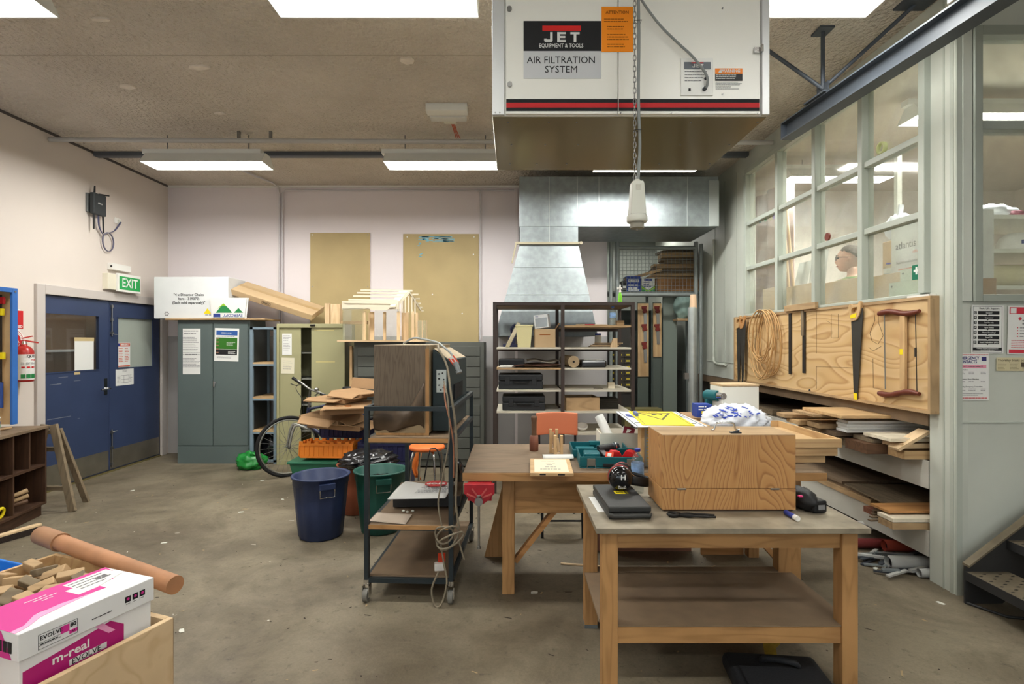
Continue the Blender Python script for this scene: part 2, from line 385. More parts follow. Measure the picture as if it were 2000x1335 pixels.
# door frame and the two blue leaves (left wall)
FRM = M('door_frame_paint', (196, 188, 182), .5)
df = MB().box(XL - .1, XL + .03, D0 - .1, D0, 0, DH + .1).box(XL - .1, XL + .03, D1, D1 + .1, 0, DH + .1).box(XL - .1, XL + .03, D0, D1, DH, DH + .1)
struct(df.build('trim_4', FRM, bevel=.006))
DBLUE = M('navy_door_paint', (54, 66, 96), .42, var=.08, vs=3)
def door(n, y0, y1, w0, w1, z0, z1, pane):
    x0, x1 = XL - .05, XL - .008
    o = struct(MB().box(x0, x1, y0, y1, .02, z0).box(x0, x1, y0, y1, z1, DH - .005).box(x0, x1, y0, w0, z0, z1).box(x0, x1, w1, y1, z0, z1).build('door_%d' % n, DBLUE))
    MB().box(x0 + .015, x0 + .021, w0, w1, z0, z1).build('pane', pane, o)
    b = MB()
    for a in ((w0, w0 + .012, z0, z1), (w1 - .012, w1, z0, z1), (w0 + .012, w1 - .012, z0, z0 + .012), (w0 + .012, w1 - .012, z1 - .012, z1)): b.box(x1, x1 + .006, *a)
    b.build('glazing_bead', DBLUE, o)
    MB().box(x1, x1 + .003, y0 + .01, y1 - .01, .03, .26).build('kick_plate', M('brushed_plate', (138, 132, 118), .38, .7, var=.15, vs=5), o)
    return o
DM = (D0 + D1) / 2
d1 = door(1, D0 + .004, DM - .003, D0 + .006 + .02, DM - .15, 1.22, 1.86, G_CLR)
FROST = M('frosted_glass', (168, 176, 166), .35, var=.04, vs=2)
d2 = door(2, DM + .003, D1 - .004, DM + .13, D1 - .12, 1.22, 1.86, FROST)
h = MB().box(XL - .008, XL - .002, DM - .085, DM - .035, .93, 1.12); h.cyl((XL - .004, DM - .06, 1.0), (XL + .055, DM - .06, 1.0), .011, n=12); h.tube([(XL + .05, DM - .06, 1.0), (XL + .052, DM - .12, .998), (XL + .045, DM - .19, .995)], .01, 8)
h.build('door_handle', CHROME, d1, label='steel lever handle on a square plate')
for z0, z1 in ((1.62, 2.0), (.05, .5)):
    b = MB().cyl((XL + .006, DM + .03, z0), (XL + .006, DM + .03, z1), .007, n=8)
    for k in range(3): b.box(XL - .008, XL + .014, DM + .014, DM + .046, z0 + (z1 - z0) * (k * .42 + .06), z0 + (z1 - z0) * (k * .42 + .06) + .03)
    b.tube([(XL + .006, DM + .03, z0 + .03 if z0 > 1 else z1 - .03), (XL + .03, DM + .05, z0 + .02 if z0 > 1 else z1 - .02), (XL + .03, DM + .08, z0 + .02 if z0 > 1 else z1 - .02)], .006, 6)
    b.build('barrel_bolt', STEEL, d2)
b = MB()
for (y, z, l) in ((5.59, 1.1, .14), (5.68, 1.104, .06), (5.9, 1.12, .09), (5.56, .74, .3), (5.95, .7, .03), (5.7, 1.17, .12)): b.box(XL - .008, XL - .0075, y, y + l, z, z + .006)
b.build('scuff_mark', M('scuff', (120, 124, 136), .8), d1)
struct(MB().box(XL - .12, XL + .02, D0, D1, 0, .012).build('trim_5', M('threshold_brass', (120, 110, 70), .5, .3)))
# corridor shelf glimpsed through the left leaf
one('corridor_cabinet', MB().box(-6.49, -6.1, 5.3, 7.7, 0, 2.3), M('corridor_cabinet', (120, 92, 66), .6), 'brown cabinet in the corridor seen through the blue door pane', 'cabinet')
one('corridor_shelf', MB().box(-6.1, -5.9, 5.4, 7.5, 1.42, 1.45), WHITE, 'white shelf edge in the corridor behind the blue door', 'shelf')

# ---------------------------------------------------------------- glazed mezzanine wall on the right
ZS, ZH = 1.83, 3.5                                    # sill and head of the glazing
Y0, Y1 = 3.52, 6.19
struct(MB().box(XW, XW + .1, Y1 + .04, 10.2, 1.09, ZC).build('wall_right', GGLIGHT))
wr = MB().box(XW, XW + .1, Y0 - .02, Y1 + .04, ZH + .02, ZC).box(XW, XW + .1, Y0 - .02, Y1 + .04, 1.09, ZS + .0165)
struct(wr.build('wall_right_header', GGLIGHT))
struct(MB().box(XW, XW + .08, YR, Y0 - .02, 0, ZC).build('column_corner', GGLIGHT))
struct(MB().box(XW - .005, XW, YR + .01, YR + .035, 0, ZC).box(XW - .005, XW, YR + .08, YR + .09, 0, ZC).build('trim_6', GREENGREY))
jt = MB()
for y in (6.5, 6.86, 7.2): jt.box(XW - .004, XW, y, y + .012, 1.3, 3.6)
jt.box(XW - .006, XW, 6.22, 7.5, 1.285, 1.295)
struct(jt.build('trim_7', GREENGREY))
win = MB()
YM = [Y0, 4.14, 4.78, 5.45, Y1]; ZR = [ZS, 2.39, 2.90, ZH]
for i, y in enumerate(YM): win.box(XW - .044, XW + .05, y - .027, y + .027, ZS + .0405, ZH - .031)
win.box(XW - .05, XW + .06, Y0, Y1, ZS + .0165, ZS + .04).box(XW - .045, XW + .05, Y0, Y1, ZH - .03, ZH + .03)
for i in range(4):
    for z in ZR[1:3]: win.box(XW - .03, XW + .05, YM[i] + .027, YM[i + 1] - .027, z - .022, z + .022)
wo = struct(win.build('window_1', GREENGREY, bevel=.004))
for i in range(4):
    for j in range(3): MB().box(XW + .006, XW + .011, YM[i] + .027, YM[i + 1] - .027, ZR[j] + (.022 if j else .04), ZR[j + 1] - (.022 if j < 2 else .03)).build('pane', G_WIN, wo)
# return wall beside the stairs, with its own window
WX0, WX1, WZ0, WZ1 = 2.867, 4.9, 1.84, 3.42
w2 = MB().box(XW + .08, WX0 - .05, YR, YR + .1, 0, ZC).box(WX0 - .05, 7.2, YR, YR + .1, 0, WZ0 - .045).box(WX0 - .05, 7.2, YR, YR + .1, WZ1 + .06, ZC).box(WX1 + .05, 7.2, YR, YR + .1, WZ0 - .045, WZ1 + .06)
struct(w2.build('wall_return', GGLIGHT))
f2 = MB().box(WX0 - .05, WX0, YR - .03, YR + .08, WZ0 - .045, WZ1 + .06).box(WX1, WX1 + .05, YR - .03, YR + .08, WZ0 - .045, WZ1 + .06).box(WX0, WX1, YR - .03, YR + .08, WZ0 - .045, WZ0).box(WX0, WX1, YR - .03, YR + .08, WZ1, WZ1 + .06).box(WX0, WX1, YR - .025, YR + .08, 2.845, 2.9)
w2o = struct(f2.build('window_2', M('window_paint', (150, 156, 146), .45), bevel=.004))
MB().box(WX0, WX1, YR + .03, YR + .035, WZ0, 2.845).build('pane', G_WIN, w2o)
MB().box(WX0, WX1, YR + .03, YR + .035, 2.9, WZ1).build('pane', G_WIN, w2o)
struct(MB().box(XW + .0, XW + .035, YR - .012, YR, 0, ZC).box(XW + .035, 7.1, YR - .006, YR, 1.052, 1.06).box(XW + .035, WX0 - .05, YR - .006, YR, 1.79, 1.797).build('trim_8', GREENGREY))
struct(MB().box(XW + .035, WX0 - .055, YR - .016, YR - .0005, 1.8, 3.47).build('trim_9', GGLIGHT, bevel=.002))
# mezzanine room behind the glass
struct(MB().box(XW + .004, 7.2, YR + .22, 8.0, 1.0, 1.085).build('floor_mezzanine', DUST))
struct(MB().box(XW + .1, 7.1, YR + .1, 7.6, ZC - .05, ZC - .002).build('ceiling_mezzanine', M('mezzanine_ceiling', (196, 190, 178), .8, var=.03)))
struct(MB().box(7.1, 7.2, YR + .1, 7.6, 1.085, ZC).box(XW + .1, 7.1, 7.6, 7.7, 1.085, ZC).build('wall_mezzanine', M('mezzanine_paint', (214, 210, 198), .6)))
# space under the mezzanine
struct(MB().box(4.2, 4.3, YR + .1, 8, 0, 1.0).box(XW, 4.2, 7.9, 8.0, 0, 1.0).build('wall_under_mezzanine', M('dark_store_paint', (96, 90, 82), .8)))
# store alcove behind the mesh gate
ALC = M('store_paint', (146, 150, 144), .7)
struct(MB().box(XW, XW + .1, 8.0, 10.2, 0, 1.09).box(1.23, 1.33, YB + .1, 10.2, 0, ZC).box(1.23, XW + .1, 10.2, 10.3, 0, ZC).build('wall_store', ALC))
# ---------------------------------------------------------------- fluorescent fittings
TUBE = M('lit_tube', (255, 255, 250), .5, emis=14); TUBE.cycles.emission_sampling = 'NONE'; LWHITE = M('lamp_enamel', (226, 226, 220), .35)
def fitting(x0, x1, y, zb, label, w=.3, group='fluorescent ceiling fittings', power=LAMP_W, drop=True):
    t = thing('fluorescent_light', label, 'ceiling light', ((x0 + x1) / 2, y, zb + .16), group)
    MB().box(x0 - .04, x1 - .06, y - .045, y + .045, zb + .115, zb + .165).build('housing', LWHITE, t, bevel=.004)
    m = MB()                                          # reflector wings and end plates
    A = [(-w / 2, 0), (-w / 2 + .012, 0), (-.05, .1), (.05, .1), (w / 2 - .012, 0), (w / 2, 0), (.056, .115), (-.056, .115)]
    for i in range(len(A)):
        a, b = A[i], A[(i + 1) % 8]
        m.add([(x0, y + a[0], zb + a[1]), (x1, y + a[0], zb + a[1]), (x1, y + b[0], zb + b[1]), (x0, y + b[0], zb + b[1])], [(0, 1, 2, 3)])
    for x in (x0, x1 - .004):
        m.add([(x, y - w / 2, zb), (x, y + w / 2, zb), (x, y + .056, zb + .115), (x, y - .056, zb + .115), (x + .004, y - w / 2, zb), (x + .004, y + w / 2, zb), (x + .004, y + .056, zb + .115), (x + .004, y - .056, zb + .115)],
              [(0, 1, 2, 3), (7, 6, 5, 4), (0, 4, 5, 1), (1, 5, 6, 2), (2, 6, 7, 3), (3, 7, 4, 0)])
    m.build('reflector', LWHITE, t)
    for dy in (-.045, .045):
        MB().cyl((x0 + .02, y + dy, zb + .045), (x1 - .02, y + dy, zb + .045), .016, n=10).build('tube', TUBE, t)
    if drop and zb + .165 < ZC - .03:
        for x in (x0 + .2, x1 - .2): MB().cyl((x, y, zb + .165), (x, y, ZC), .006, n=6).build('drop_rod', STEEL, t)
    l = bpy.data.lights.new('tube_light', 'AREA'); l.shape = 'RECTANGLE'; l.size = x1 - x0 - .06; l.size_y = w - .08; l.energy = power; l.color = (1, .99, .945)
    lo = bpy.data.objects.new('tube_light', l); COL.objects.link(lo); lo.location = ((x0 + x1) / 2, y, zb + .012); put(lo, t)
    return t
fitting(-3.84, -2.58, 5.68, 3.41, 'lit twin-tube light with white reflector nearest the wifi router wall', power=30)
fitting(-1.33, -.08, 5.68, 3.41, 'lit twin-tube light left of the grey filter box, under the ceiling pipe', power=30)
fitting(.87, 1.98, 5.68, 3.388, 'lit tube light hidden behind the filter box, glaring on the duct', power=26)
fitting(-1.40, -.2, 3.11, 3.51, 'large lit light at the top edge, left of the filter box')
fitting(-3.94, -2.74, 3.11, 3.51, 'lit light cut by the top left corner of the picture')
fitting(.94, 2.14, 3.11, 3.51, 'lit light above and right of the filter box')
for y in (.5, -2.1):
    for x in (-3.4, -.8, 1.8, 4.6): fitting(x - .6, x + .6, y, 3.5, 'lit fluorescent light in the rows behind the camera', power=LAMP_W * (.5 if y > 0 else .3))
fitting(3.4, 4.6, 4.6, 3.45, 'lit light inside the glazed mezzanine room', power=42)
fitting(3.2, 4.4, 6.3, 3.45, 'lit light at the far end of the mezzanine room', power=36)
fitting(1.5, 2.5, 9.2, 3.45, 'lit light in the store behind the mesh', power=7)
fitting(-6.1, -5.3, 6.6, 3.45, 'lit light in the corridor behind the blue doors', power=6)
# small emergency batten on the ceiling
t = thing('emergency_light', 'small white emergency batten on the brown ceiling with orange wires', 'ceiling light', (-.62, 5.1, ZC))
MB().box(-.79, -.41, 4.9, 5.02, ZC - .07, ZC).build('housing', LWHITE, t, bevel=.006)
MB().box(-.77, -.43, 5.02, 5.12, ZC - .085, ZC - .02).build('diffuser', M('unlit_diffuser', (206, 206, 200), .3), t, bevel=.006)
MB().box(-.66, -.54, 5.12, 5.24, ZC - .06, ZC).build('junction_box', CREAM, t, bevel=.004)
m = MB()
for k in range(3): m.tube([(-.6 + k * .015, 5.24, ZC - .02), (-.58 + k * .012, 5.35, ZC - .07), (-.57 + k * .02, 5.5, ZC - .1)], .005, 5, sub=3)
m.build('wires', M('orange_wire', (196, 92, 62), .6), t)
# ceiling pipe and steel strip
t = thing('ceiling_pipe', 'pale grey steel pipe running right across under the ceiling', 'pipe', (0, 5.57, 3.63))
MB().tube([(-4.79, 5.57, 3.645), (-1.0, 5.57, 3.625), (2.7, 5.57, 3.615)], .024, 10).build('pipe', M('grey_pipe_paint', (186, 184, 180), .4), t)
for x in (-2.83, -2.5, 1.6):
    MB().box(x - .012, x + .012, 5.555, 5.585, 3.655, ZC).build('hanger_clip', STEEL, t)
one('steel_strip', MB().box(XL + .01, XW - .01, 6.15, 6.165, ZC - .05, ZC - .001).box(XL + .01, XW - .01, 6.165, 6.23, ZC - .05, ZC - .043), M('blue_grey_steel', (92, 98, 106), .5, .2), 'blue grey steel angle fixed along the ceiling behind the pipe', 'steel angle')
# conduits on the back wall
def conduit(pts, label, r=.012):
    return one('conduit', MB().tube(pts, r, 8), M('conduit_paint', (206, 202, 204), .5), label, 'conduit', 'conduits on the back wall')
yb = YB - .02
conduit([(-3.6, 6.0, 3.7), (-3.25, 7.3, 3.71), (-3.24, 7.44, 3.69), (-3.235, yb, 3.6), (-3.235, yb, 1.6)], 'grey conduit dropping from the ceiling left of the boards')
conduit([(.03, yb - .006, 3.655), (-3.15, yb - .006, 3.66), (-3.19, yb - .006, 3.62), (-3.19, yb, 1.6)], 'white conduit looping along the wall top above both boards')
conduit([(-.5, yb - .03, 3.655), (-.45, yb - .03, 3.64), (-.437, yb - .03, 3.59), (-.437, yb - .03, 1.58)], 'thin conduit dropping just right of the paint-marked board')

# ---------------------------------------------------------------- air filtration unit
FE = M('filter_enamel', (242, 241, 232), .28, spec=.6)
fx0, fx1, fy0, fy1, fz0, fz1 = -.09, 1.162, 2.43, 3.2, 2.575, 3.2
t = thing('air_filter', 'big cream air filtration box with red stripe hung below the ceiling', 'air filter', (.53, 2.8, fz0))
MB().box(fx0, fx1, fy0 + .012, fy1, fz0, fz1).build('body', FE, t, bevel=.004)
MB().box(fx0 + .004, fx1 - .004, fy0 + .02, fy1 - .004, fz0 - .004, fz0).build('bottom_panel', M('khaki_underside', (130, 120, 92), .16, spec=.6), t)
MB().box(fx0, fx0 + .055, fy0 - .004, fy0 + .012, fz0, fz1).build('side_rail', M('pale_aluminium', (214, 216, 216), .35, .3), t, bevel=.002)
MB().box(fx0 + .062, .478, fy0 - .002, fy0 + .012, fz0 + .004, fz1).build('access_panel', FE, t, bevel=.003)
MB().box(.481, fx1 - .04, fy0 - .002, fy0 + .012, fz0 + .004, fz1).build('control_panel', FE, t, bevel=.003)
MB().box(fx1 - .034, fx1, fy0 - .006, fy0 + .012, fz0, fz1).build('edge_rail', M('pale_aluminium', (214, 216, 216), .35, .3), t, bevel=.002)
F = frame((0, fy0 - .0035, 0), (1, 0, 0), (0, 0, 1))
m = MB(); m.rect(fx0 + .064, .477, 2.592, 2.646, F).rect(.482, fx1 - .045, 2.592, 2.646, F); m.k = 1
m.rect(fx0 + .064, .477, 2.607, 2.629, F, .0007).rect(.482, fx1 - .045, 2.607, 2.629, F, .0007)
m.build('stripe', [INK, RED], t)
# big name plate
def jet(m, F, x0, x1, z0, z1):                        # heavy block letters
    w, h = (x1 - x0), z1 - z0; s = h * .26; lw = w * .24
    m.prism([(x0, z0 + h * .35), (x0 + s, z0 + h * .35), (x0 + s, z0 + s), (x0 + lw - s, z0 + s), (x0 + lw - s, z1), (x0 + lw, z1), (x0 + lw, z0 + s * .4), (x0 + lw - s * .4, z0), (x0 + s * .4, z0), (x0, z0 + s * .4)], .0004, F)
    a = x0 + w * .37; m.prism([(a, z0), (a + lw, z0), (a + lw, z0 + s * .8), (a + s, z0 + s * .8), (a + s, z0 + h * .4), (a + lw * .94, z0 + h * .4), (a + lw * .94, z0 + h * .62), (a + s, z0 + h * .62), (a + s, z1 - s * .8), (a + lw, z1 - s * .8), (a + lw, z1), (a, z1)], .0004, F)
    a = x0 + w * .74; return m.rect(a, x1, z1 - s * .85, z1, F).rect((a + x1) / 2 - s / 2, (a + x1) / 2 + s / 2, z0, z1 - s * .85, F)
F2 = F @ T(0, 0, .0008)
m = MB(); m.rect(.052, .402, 2.862, 2.998, F); m.k = 1; m.rect(.052, .402, 2.738, 2.862, F); m.k = 2; m.rect(.137, .311, 2.953, 2.976, F2)
m.k = 3; jet(m, F2, .145, .305, 2.903, 2.947).text('EQUIPMENT & TOOLS', .0255, F2 @ T(.222, 2.886, 0), sx=.8, bold=.0003)
m.k = 0; m.text('AIR FILTRATION', .044, F2 @ T(.222, 2.82, 0), sx=.96).text('SYSTEM', .044, F2 @ T(.222, 2.778, 0))
m.build('name_plate', [INK, M('silver_print', (206, 208, 210), .4, .2), M('bright_red', (214, 34, 30), .5), PAPER], t)
m = MB(); m.rect(.404, .547, 2.858, 3.062, F @ T(0, 0, .0006)); m.k = 1; m.text('ATTENTION', .0185, F2 @ T(.475, 3.036, .0004), bold=.0006)
for (y, n, x0) in ((3.006, 2, .415), (2.972, 2, .43), (2.936, 3, .43), (2.892, 2, .43)):
    m.lines(x0, .535, y, n, .011, .0035, F2 @ T(0, 0, .0004), seed=int(y * 1000))
m.build('attention_sticker', [ORANGE, M('brown_ink', (150, 80, 10), .8)], t)
m = MB(); m.rect(.76, .907, 2.66, 2.83, F, .004); m.build('switch_plate', M('switch_plate', (236, 236, 230), .3), t, bevel=.003)
F3 = F @ T(0, 0, .0052)
m = MB(); m.rect(.775, .895, 2.778, 2.81, F3); m.k = 1; jet(m, F3 @ T(0, 0, .0005), .812, .862, 2.785, 2.801); m.k = 2; m.rect(.808, .862, 2.804, 2.809, F3 @ T(0, 0, .0004))
m.k = 3; m.lines(.778, .89, 2.768, 4, .014, .003, F3, seed=3)
m.k = 4; m.rect(.795, .805, 2.68, 2.692, F3)
m.build('switch_print', [M('plate_grey', (112, 118, 124), .5), PAPER, RED, GINK, INK], t)
m = MB(); m.cyl((.866, fy0 - .005, 2.687), (.866, fy0 - .02, 2.687), .009, n=10).cyl((.872, fy0 - .005, 2.735), (.872, fy0 - .015, 2.735), .006, n=8); m.build('cable_gland', DARKSTEEL, t)
m = MB(); m.rect(.917, 1.04, 2.76, 2.784, F); m.k = 1; m.rect(.917, 1.04, 2.728, 2.76, F)
m.k = 2; m.text('WARNING', .018, F2 @ T(.986, 2.772, 0), bold=.0006).prism([(.931, 2.764), (.947, 2.764), (.939, 2.78)], .0004, F2); m.lines(.92, 1.036, 2.754, 3, .008, .0028, F2, seed=5)
m.k = 3; m.lines(.919, 1.038, 2.722, 6, .006, .002, F, seed=8, ragged=.6)
m.build('warning_sticker', [M('warning_orange', (250, 140, 40), .5), M('warning_black', (60, 60, 62), .6), PAPER, GINK], t)
m = MB()
for (x, z) in ((-.012, 3.05), (-.01, 2.71)): m.cyl((x, fy0 - .003, z), (x, fy0 - .014, z), .011, n=12)
m.build('panel_fastener', STEEL, t)
m = MB(); m.box(1.09, 1.125, fy0 - .014, fy0 - .003, 2.85, 2.875).cyl((1.12, fy0 - .02, 2.85), (1.12, fy0 - .02, 2.88), .008, n=8); m.build('toggle_latch', CHROME, t)
m = MB(); rnd = random.Random(3)
for x in (-.03, .14, .3, .82, 1.1):
    for y in (2.5, 2.78, 3.08): xr = x + .05 * rnd.random(); m.cyl((xr, y, fz0 - .004), (xr, y, fz0 - .007), .004, n=6)
for (x, z) in ((-.075, 2.585), (-.055, 2.585), (.49, 2.583), (.72, 2.583), (1.11, 2.582), (.95, 3.055), (.95, 2.668)): m.cyl((x, fy0 - .002, z), (x, fy0 - .006, z), .004, n=6)
m.build('rivets', STEEL, t, kind='stuff')
for x in (.0, 1.06):
    for y in (2.52, 2.9): MB().cyl((x, y, fz1), (x, y, ZC), .006, n=6).build('suspension_rod', STEEL, t)
# lead from the pendant cable to the switch plate
one('power_lead', MB().tube([(.556, 2.37, 3.09), (.585, 2.385, 3.05), (.66, 2.395, 2.96), (.74, 2.4, 2.885), (.8, 2.4, 2.83), (.85, 2.4, 2.77), (.873, 2.405, 2.735), (.874, 2.406, 2.70), (.866, 2.409, 2.687)], .0055, 8, sub=4), M('grey_cable', (138, 142, 140), .5), 'grey cable sagging across the filter box to its switch plate', 'cable')
# pendant outlet on chain
t = thing('pendant_outlet', 'cream pendant power outlet hanging on a chain in front of the filter', 'power outlet', (.527, 2.32, 2.06))
px, py = .5395, 2.32
prof = [(.0, 2.065), (.04, 2.065), (.044, 2.07), (.044, 2.092), (.04, 2.096)]
MB(T(px, py)).lathe(prof, 24).build('collar', CREAM, t)
b = MB(T(px, py))
def ring(w, d, z): return [(w / 2, -d / 2, z), (w / 2, d / 2, z), (-w / 2, d / 2, z), (-w / 2, -d / 2, z)]
V = ring(.068, .068, 2.094) + ring(.052, .052, 2.228) + ring(.046, .046, 2.24)
b.add(V, [(0, 1, 5, 4), (1, 2, 6, 5), (2, 3, 7, 6), (3, 0, 4, 7), (4, 5, 9, 8), (5, 6, 10, 9), (6, 7, 11, 10), (7, 4, 8, 11), (8, 9, 10, 11), (3, 2, 1, 0)])
b.build('body', CREAM, t, bevel=.004)
MB(T(px, py)).box(-.01, .01, -.03, -.0245, 2.2, 2.222).build('moulded_recess', M('recess_cream', (196, 194, 180), .5), t)
MB(T(px, py)).cyl((0, 0, 2.24), (0, 0, 2.25), .018, .012, 12).build('cable_gland', CREAM, t)
MB(T(px, py)).cyl((0, 0, 2.04), (0, 0, 2.066), .03, n=16).box(-.004, .004, -.002, .002, 2.03, 2.04).build('socket_face', M('socket_dark', (150, 146, 132), .5), t)
MB().tube([(px + .004, py, 2.245), (px + .012, py, 2.4), (px + .006, py, 2.6), (px + .008, py, 2.85), (px + .005, py, 3.1), (px + .002, py, 3.4), (px, py, ZC)], .0068, 8, sub=4).build('cable', M('grey_cable', (138, 142, 140), .5), t)
m = MB(); n = 30; z0 = 2.235
for k in range(64):
    z = z0 + k * .0234; a = 0 if k % 2 else math.pi / 2
    pts = [(px - .011 + .0065 * math.cos(q) * math.cos(a), py - .004 + .0065 * math.cos(q) * math.sin(a), z + .0155 * math.sin(q)) for q in [i * math.pi / 4 for i in range(8)]]
    m.tube(pts, .0019, 5, closed=True)
m.build('chain', STEEL, t)
m = MB()
for z in (2.46, 2.93): m.tube([(px - .014, py - .012, z), (px + .017, py - .012, z + .002), (px + .017, py + .012, z + .002), (px - .014, py + .012, z)], .0016, 5, closed=True)
m.build('cable_tie', BLACK, t)

# ---------------------------------------------------------------- extraction duct and hood
t = thing('extraction_duct', 'galvanised sheet metal duct with flared hood on the back wall', 'duct', (.6, 7.0, 1.62))
dy0 = 6.5
MB().box(.09, 2.495, dy0, YB - .005, 2.945, 3.55).build('duct', GALV, t, bevel=.003)
MB().box(.1, .8, dy0 + .001, YB - .005, 2.75, 2.944).build('drop', GALV, t, bevel=.003)
m = MB()
A = [(.1, dy0, 2.74), (.8, dy0, 2.74), (.8, YB - .01, 2.74), (.1, YB - .01, 2.74)]; B = [(-.2, dy0 - .24, 1.62), (1.0, dy0 - .24, 1.62), (1.0, YB - .01, 1.62), (-.2, YB - .01, 1.62)]
m.add(A + B, [(0, 1, 2, 3), (0, 4, 5, 1), (1, 5, 6, 2), (2, 6, 7, 3), (3, 7, 4, 0)])
m.add([tuple(Vector(p) * 1) for p in B] + [(-.18, dy0 - .22, 1.64), (.98, dy0 - .22, 1.64), (.98, YB - .03, 1.64), (-.18, YB - .03, 1.64)], [(4, 5, 6, 7), (0, 4, 7, 3), (1, 2, 6, 5), (0, 1, 5, 4)])
m.build('hood', GALV, t)
m = MB()
for x in (.45, .79, 1.05, 2.12): m.box(x - .004, x + .004, dy0 - .006, dy0, 2.95, 3.55)
m.box(.448, .456, dy0 - .004, dy0, 2.75, 2.95)
for k in (.26, .56):
    z = 2.74 - 1.12 * k; y = dy0 - .24 * k
    m.box(.1 - .3 * k, .8 + .2 * k, y - .006, y + .004, z - .003, z + .003)
m.build('seam', M('bright_seam', (190, 196, 196), .35, .7), t)
m = MB().box(.04, .84, dy0 - .03, dy0 - .002, 2.725, 2.755)
m.bar((.05, dy0 - .02, 2.74), (.0, dy0 - .02, 2.5), .03, .02).cyl((.83, dy0 - .045, 2.74), (.83, dy0 - .01, 2.74), .02, n=8)
m.build('support_bracket', M('bracket_wood', (150, 142, 120), .6), t, bevel=.002)
MB().box(2.38, 2.5, dy0 - .008, dy0, 2.95, 3.5).build('end_flange', M('bright_seam', (190, 196, 196), .35, .7), t)

# ---------------------------------------------------------------- overhead steel beam with its hangers
BM = M('charcoal_steel_paint', (74, 80, 88), .45, .1, var=.06, vs=4)
b0, b1 = Vector((2.14, 4.18, 0)), Vector((2.42, .76, 0)); d = (b1 - b0).normalized(); nrm = Vector((-d.y, d.x, 0))
t = thing('steel_beam', 'charcoal painted steel I-beam running overhead past the glazed wall', 'beam', (2.14, 4.18, 3.12))
L = (b1 - b0).length; FM = Matrix((d, Vector((-nrm.x, -nrm.y, 0)), Vector((0, 0, 1)))).transposed().to_4x4(); FM.translation = b0
MB(FM).box(0, L, -.05, .05, 3.12, 3.13).box(0, L, -.05, .05, 3.24, 3.25).box(0, L, -.004, .004, 3.13, 3.24).build('i_section', BM, t)
MB(FM).box(-.006, 0, -.05, .05, 3.12, 3.25).build('end_plate', BM, t)
hx = .42
MB(FM).box(hx - .11, hx + .11, -.07, .07, 3.251, 3.262).box(hx - .11, hx + .11, -.1, -.045, 3.225, 3.239).build('clamp_plate', BM, t)
MB(FM).box(hx - .06, hx + .06, -.004, .004, 3.262, 3.35).build('gusset', BM, t)
m = MB(FM)
for x in (hx - .08, hx + .06): m.cyl((x, -.075, 3.2), (x, -.075, 3.27), .012, n=6)
m.build('bolt', STEEL, t)
hp = FM @ Vector((hx, 0, 3.32))
for (dx, dy) in ((0, 0), (-.42, .12), (.42, -.3)):
    MB().cyl(hp, (hp.x + dx, hp.y + dy, ZC - .01), .014, n=8).build('hanger_rod', BM, t)
    w_ = .1 if dx > 0 else .05
    MB().box(hp.x + dx - w_, hp.x + dx + w_, hp.y + dy - .06, hp.y + dy + .06, ZC - .014, ZC).build('ceiling_plate', BM, t)
o = one('beam_lamp', MB(FM).box(1.46, 2.6, -.04, .06, 3.255, 3.34), LWHITE, 'unlit white lamp housing lying along the top of the steel beam', 'ceiling light', bevel=.005)
# ---------------------------------------------------------------- left wall things
def wallL(y, z, dx=.001): return frame((XL + dx, y, z), (0, 1, 0), (0, 0, 1))
def yl(px): return FP * -XL / (CX - px)               # depth of a pixel column on the left wall
def zl(px, py): return EYE + (CY - py) * yl(px) / FP
# wifi router
ry, rz = yl(180), 3.13
t = thing('wifi_router', 'dark grey wifi access point with stub antennas high on the wall', 'router', (XL, ry, rz))
MB().box(XL + .002, XL + .02, ry - .1, ry + .08, rz - .11, rz + .1).build('bracket', M('grey_plastic', (120, 122, 122), .5), t)
MB().box(XL + .04, XL + .09, ry - .09, ry + .1, rz - .13, rz + .11).box(XL + .02, XL + .04, ry - .03, ry + .03, rz - .05, rz + .05).build('case', M('router_grey', (58, 62, 64), .5), t, bevel=.012)
m = MB(); F_ = frame((XL + .0905, ry + .005, rz), (0, 1, 0), (0, 0, 1)); m.text('iiNet', .03, F_, sx=1.1); m.build('logo_print', PAPER, t)
for (dy, dz, ey, ez, l) in ((-.05, .11, -.045, .19, .02), (.02, .11, .17, .135, .012), (-.06, -.13, -.06, -.3, .01), (.08, -.13, .085, -.32, .01)):
    MB().cyl((XL + .065, ry + dy, rz + dz), (XL + .065, ry + ey, rz + ez), .011, .008, 8).build('antenna', BLACK, t)
# socket and cables
sy, sz = yl(229), 3.02
t = thing('wall_socket', 'small white data socket on the wall beside the router', 'socket', (XL, sy, sz))
MB().box(XL, XL + .012, sy - .055, sy + .055, sz - .035, sz + .035).build('plate', WHITE, t, bevel=.004)
MB().box(XL + .012, XL + .03, sy - .012, sy + .02, sz - .015, sz + .015).build('plug', CREAM, t, bevel=.003)
for k, c in enumerate(((70, 74, 110), (120, 116, 130))):
    o = k * .014; cy, cz = ry + .2, rz - .4
    loop = [(XL + .03 + .008 * k, cy + .085 * math.cos(a), cz + .11 * math.sin(a)) for a in [math.pi * .75 - i * math.pi / 5 for i in range(11)]]
    pts = [(XL + .06, ry + .01 + o, rz - .125), (XL + .05, ry + .03 + o, rz - .24), (XL + .04, ry + .1, rz - .32)] + loop + [(XL + .035, cy + .06, rz - .27), (XL + .035, sy - .08 + o, sz - .12), (XL + .032, sy + .01 + o, sz - .012)]
    one('data_cable', MB().tube(pts, .005, 6, sub=3), M('data_cable_%d' % k, c, .5), ('blue grey data cable looped below the router', 'pale grey data cable looped below the router')[k], 'cable')
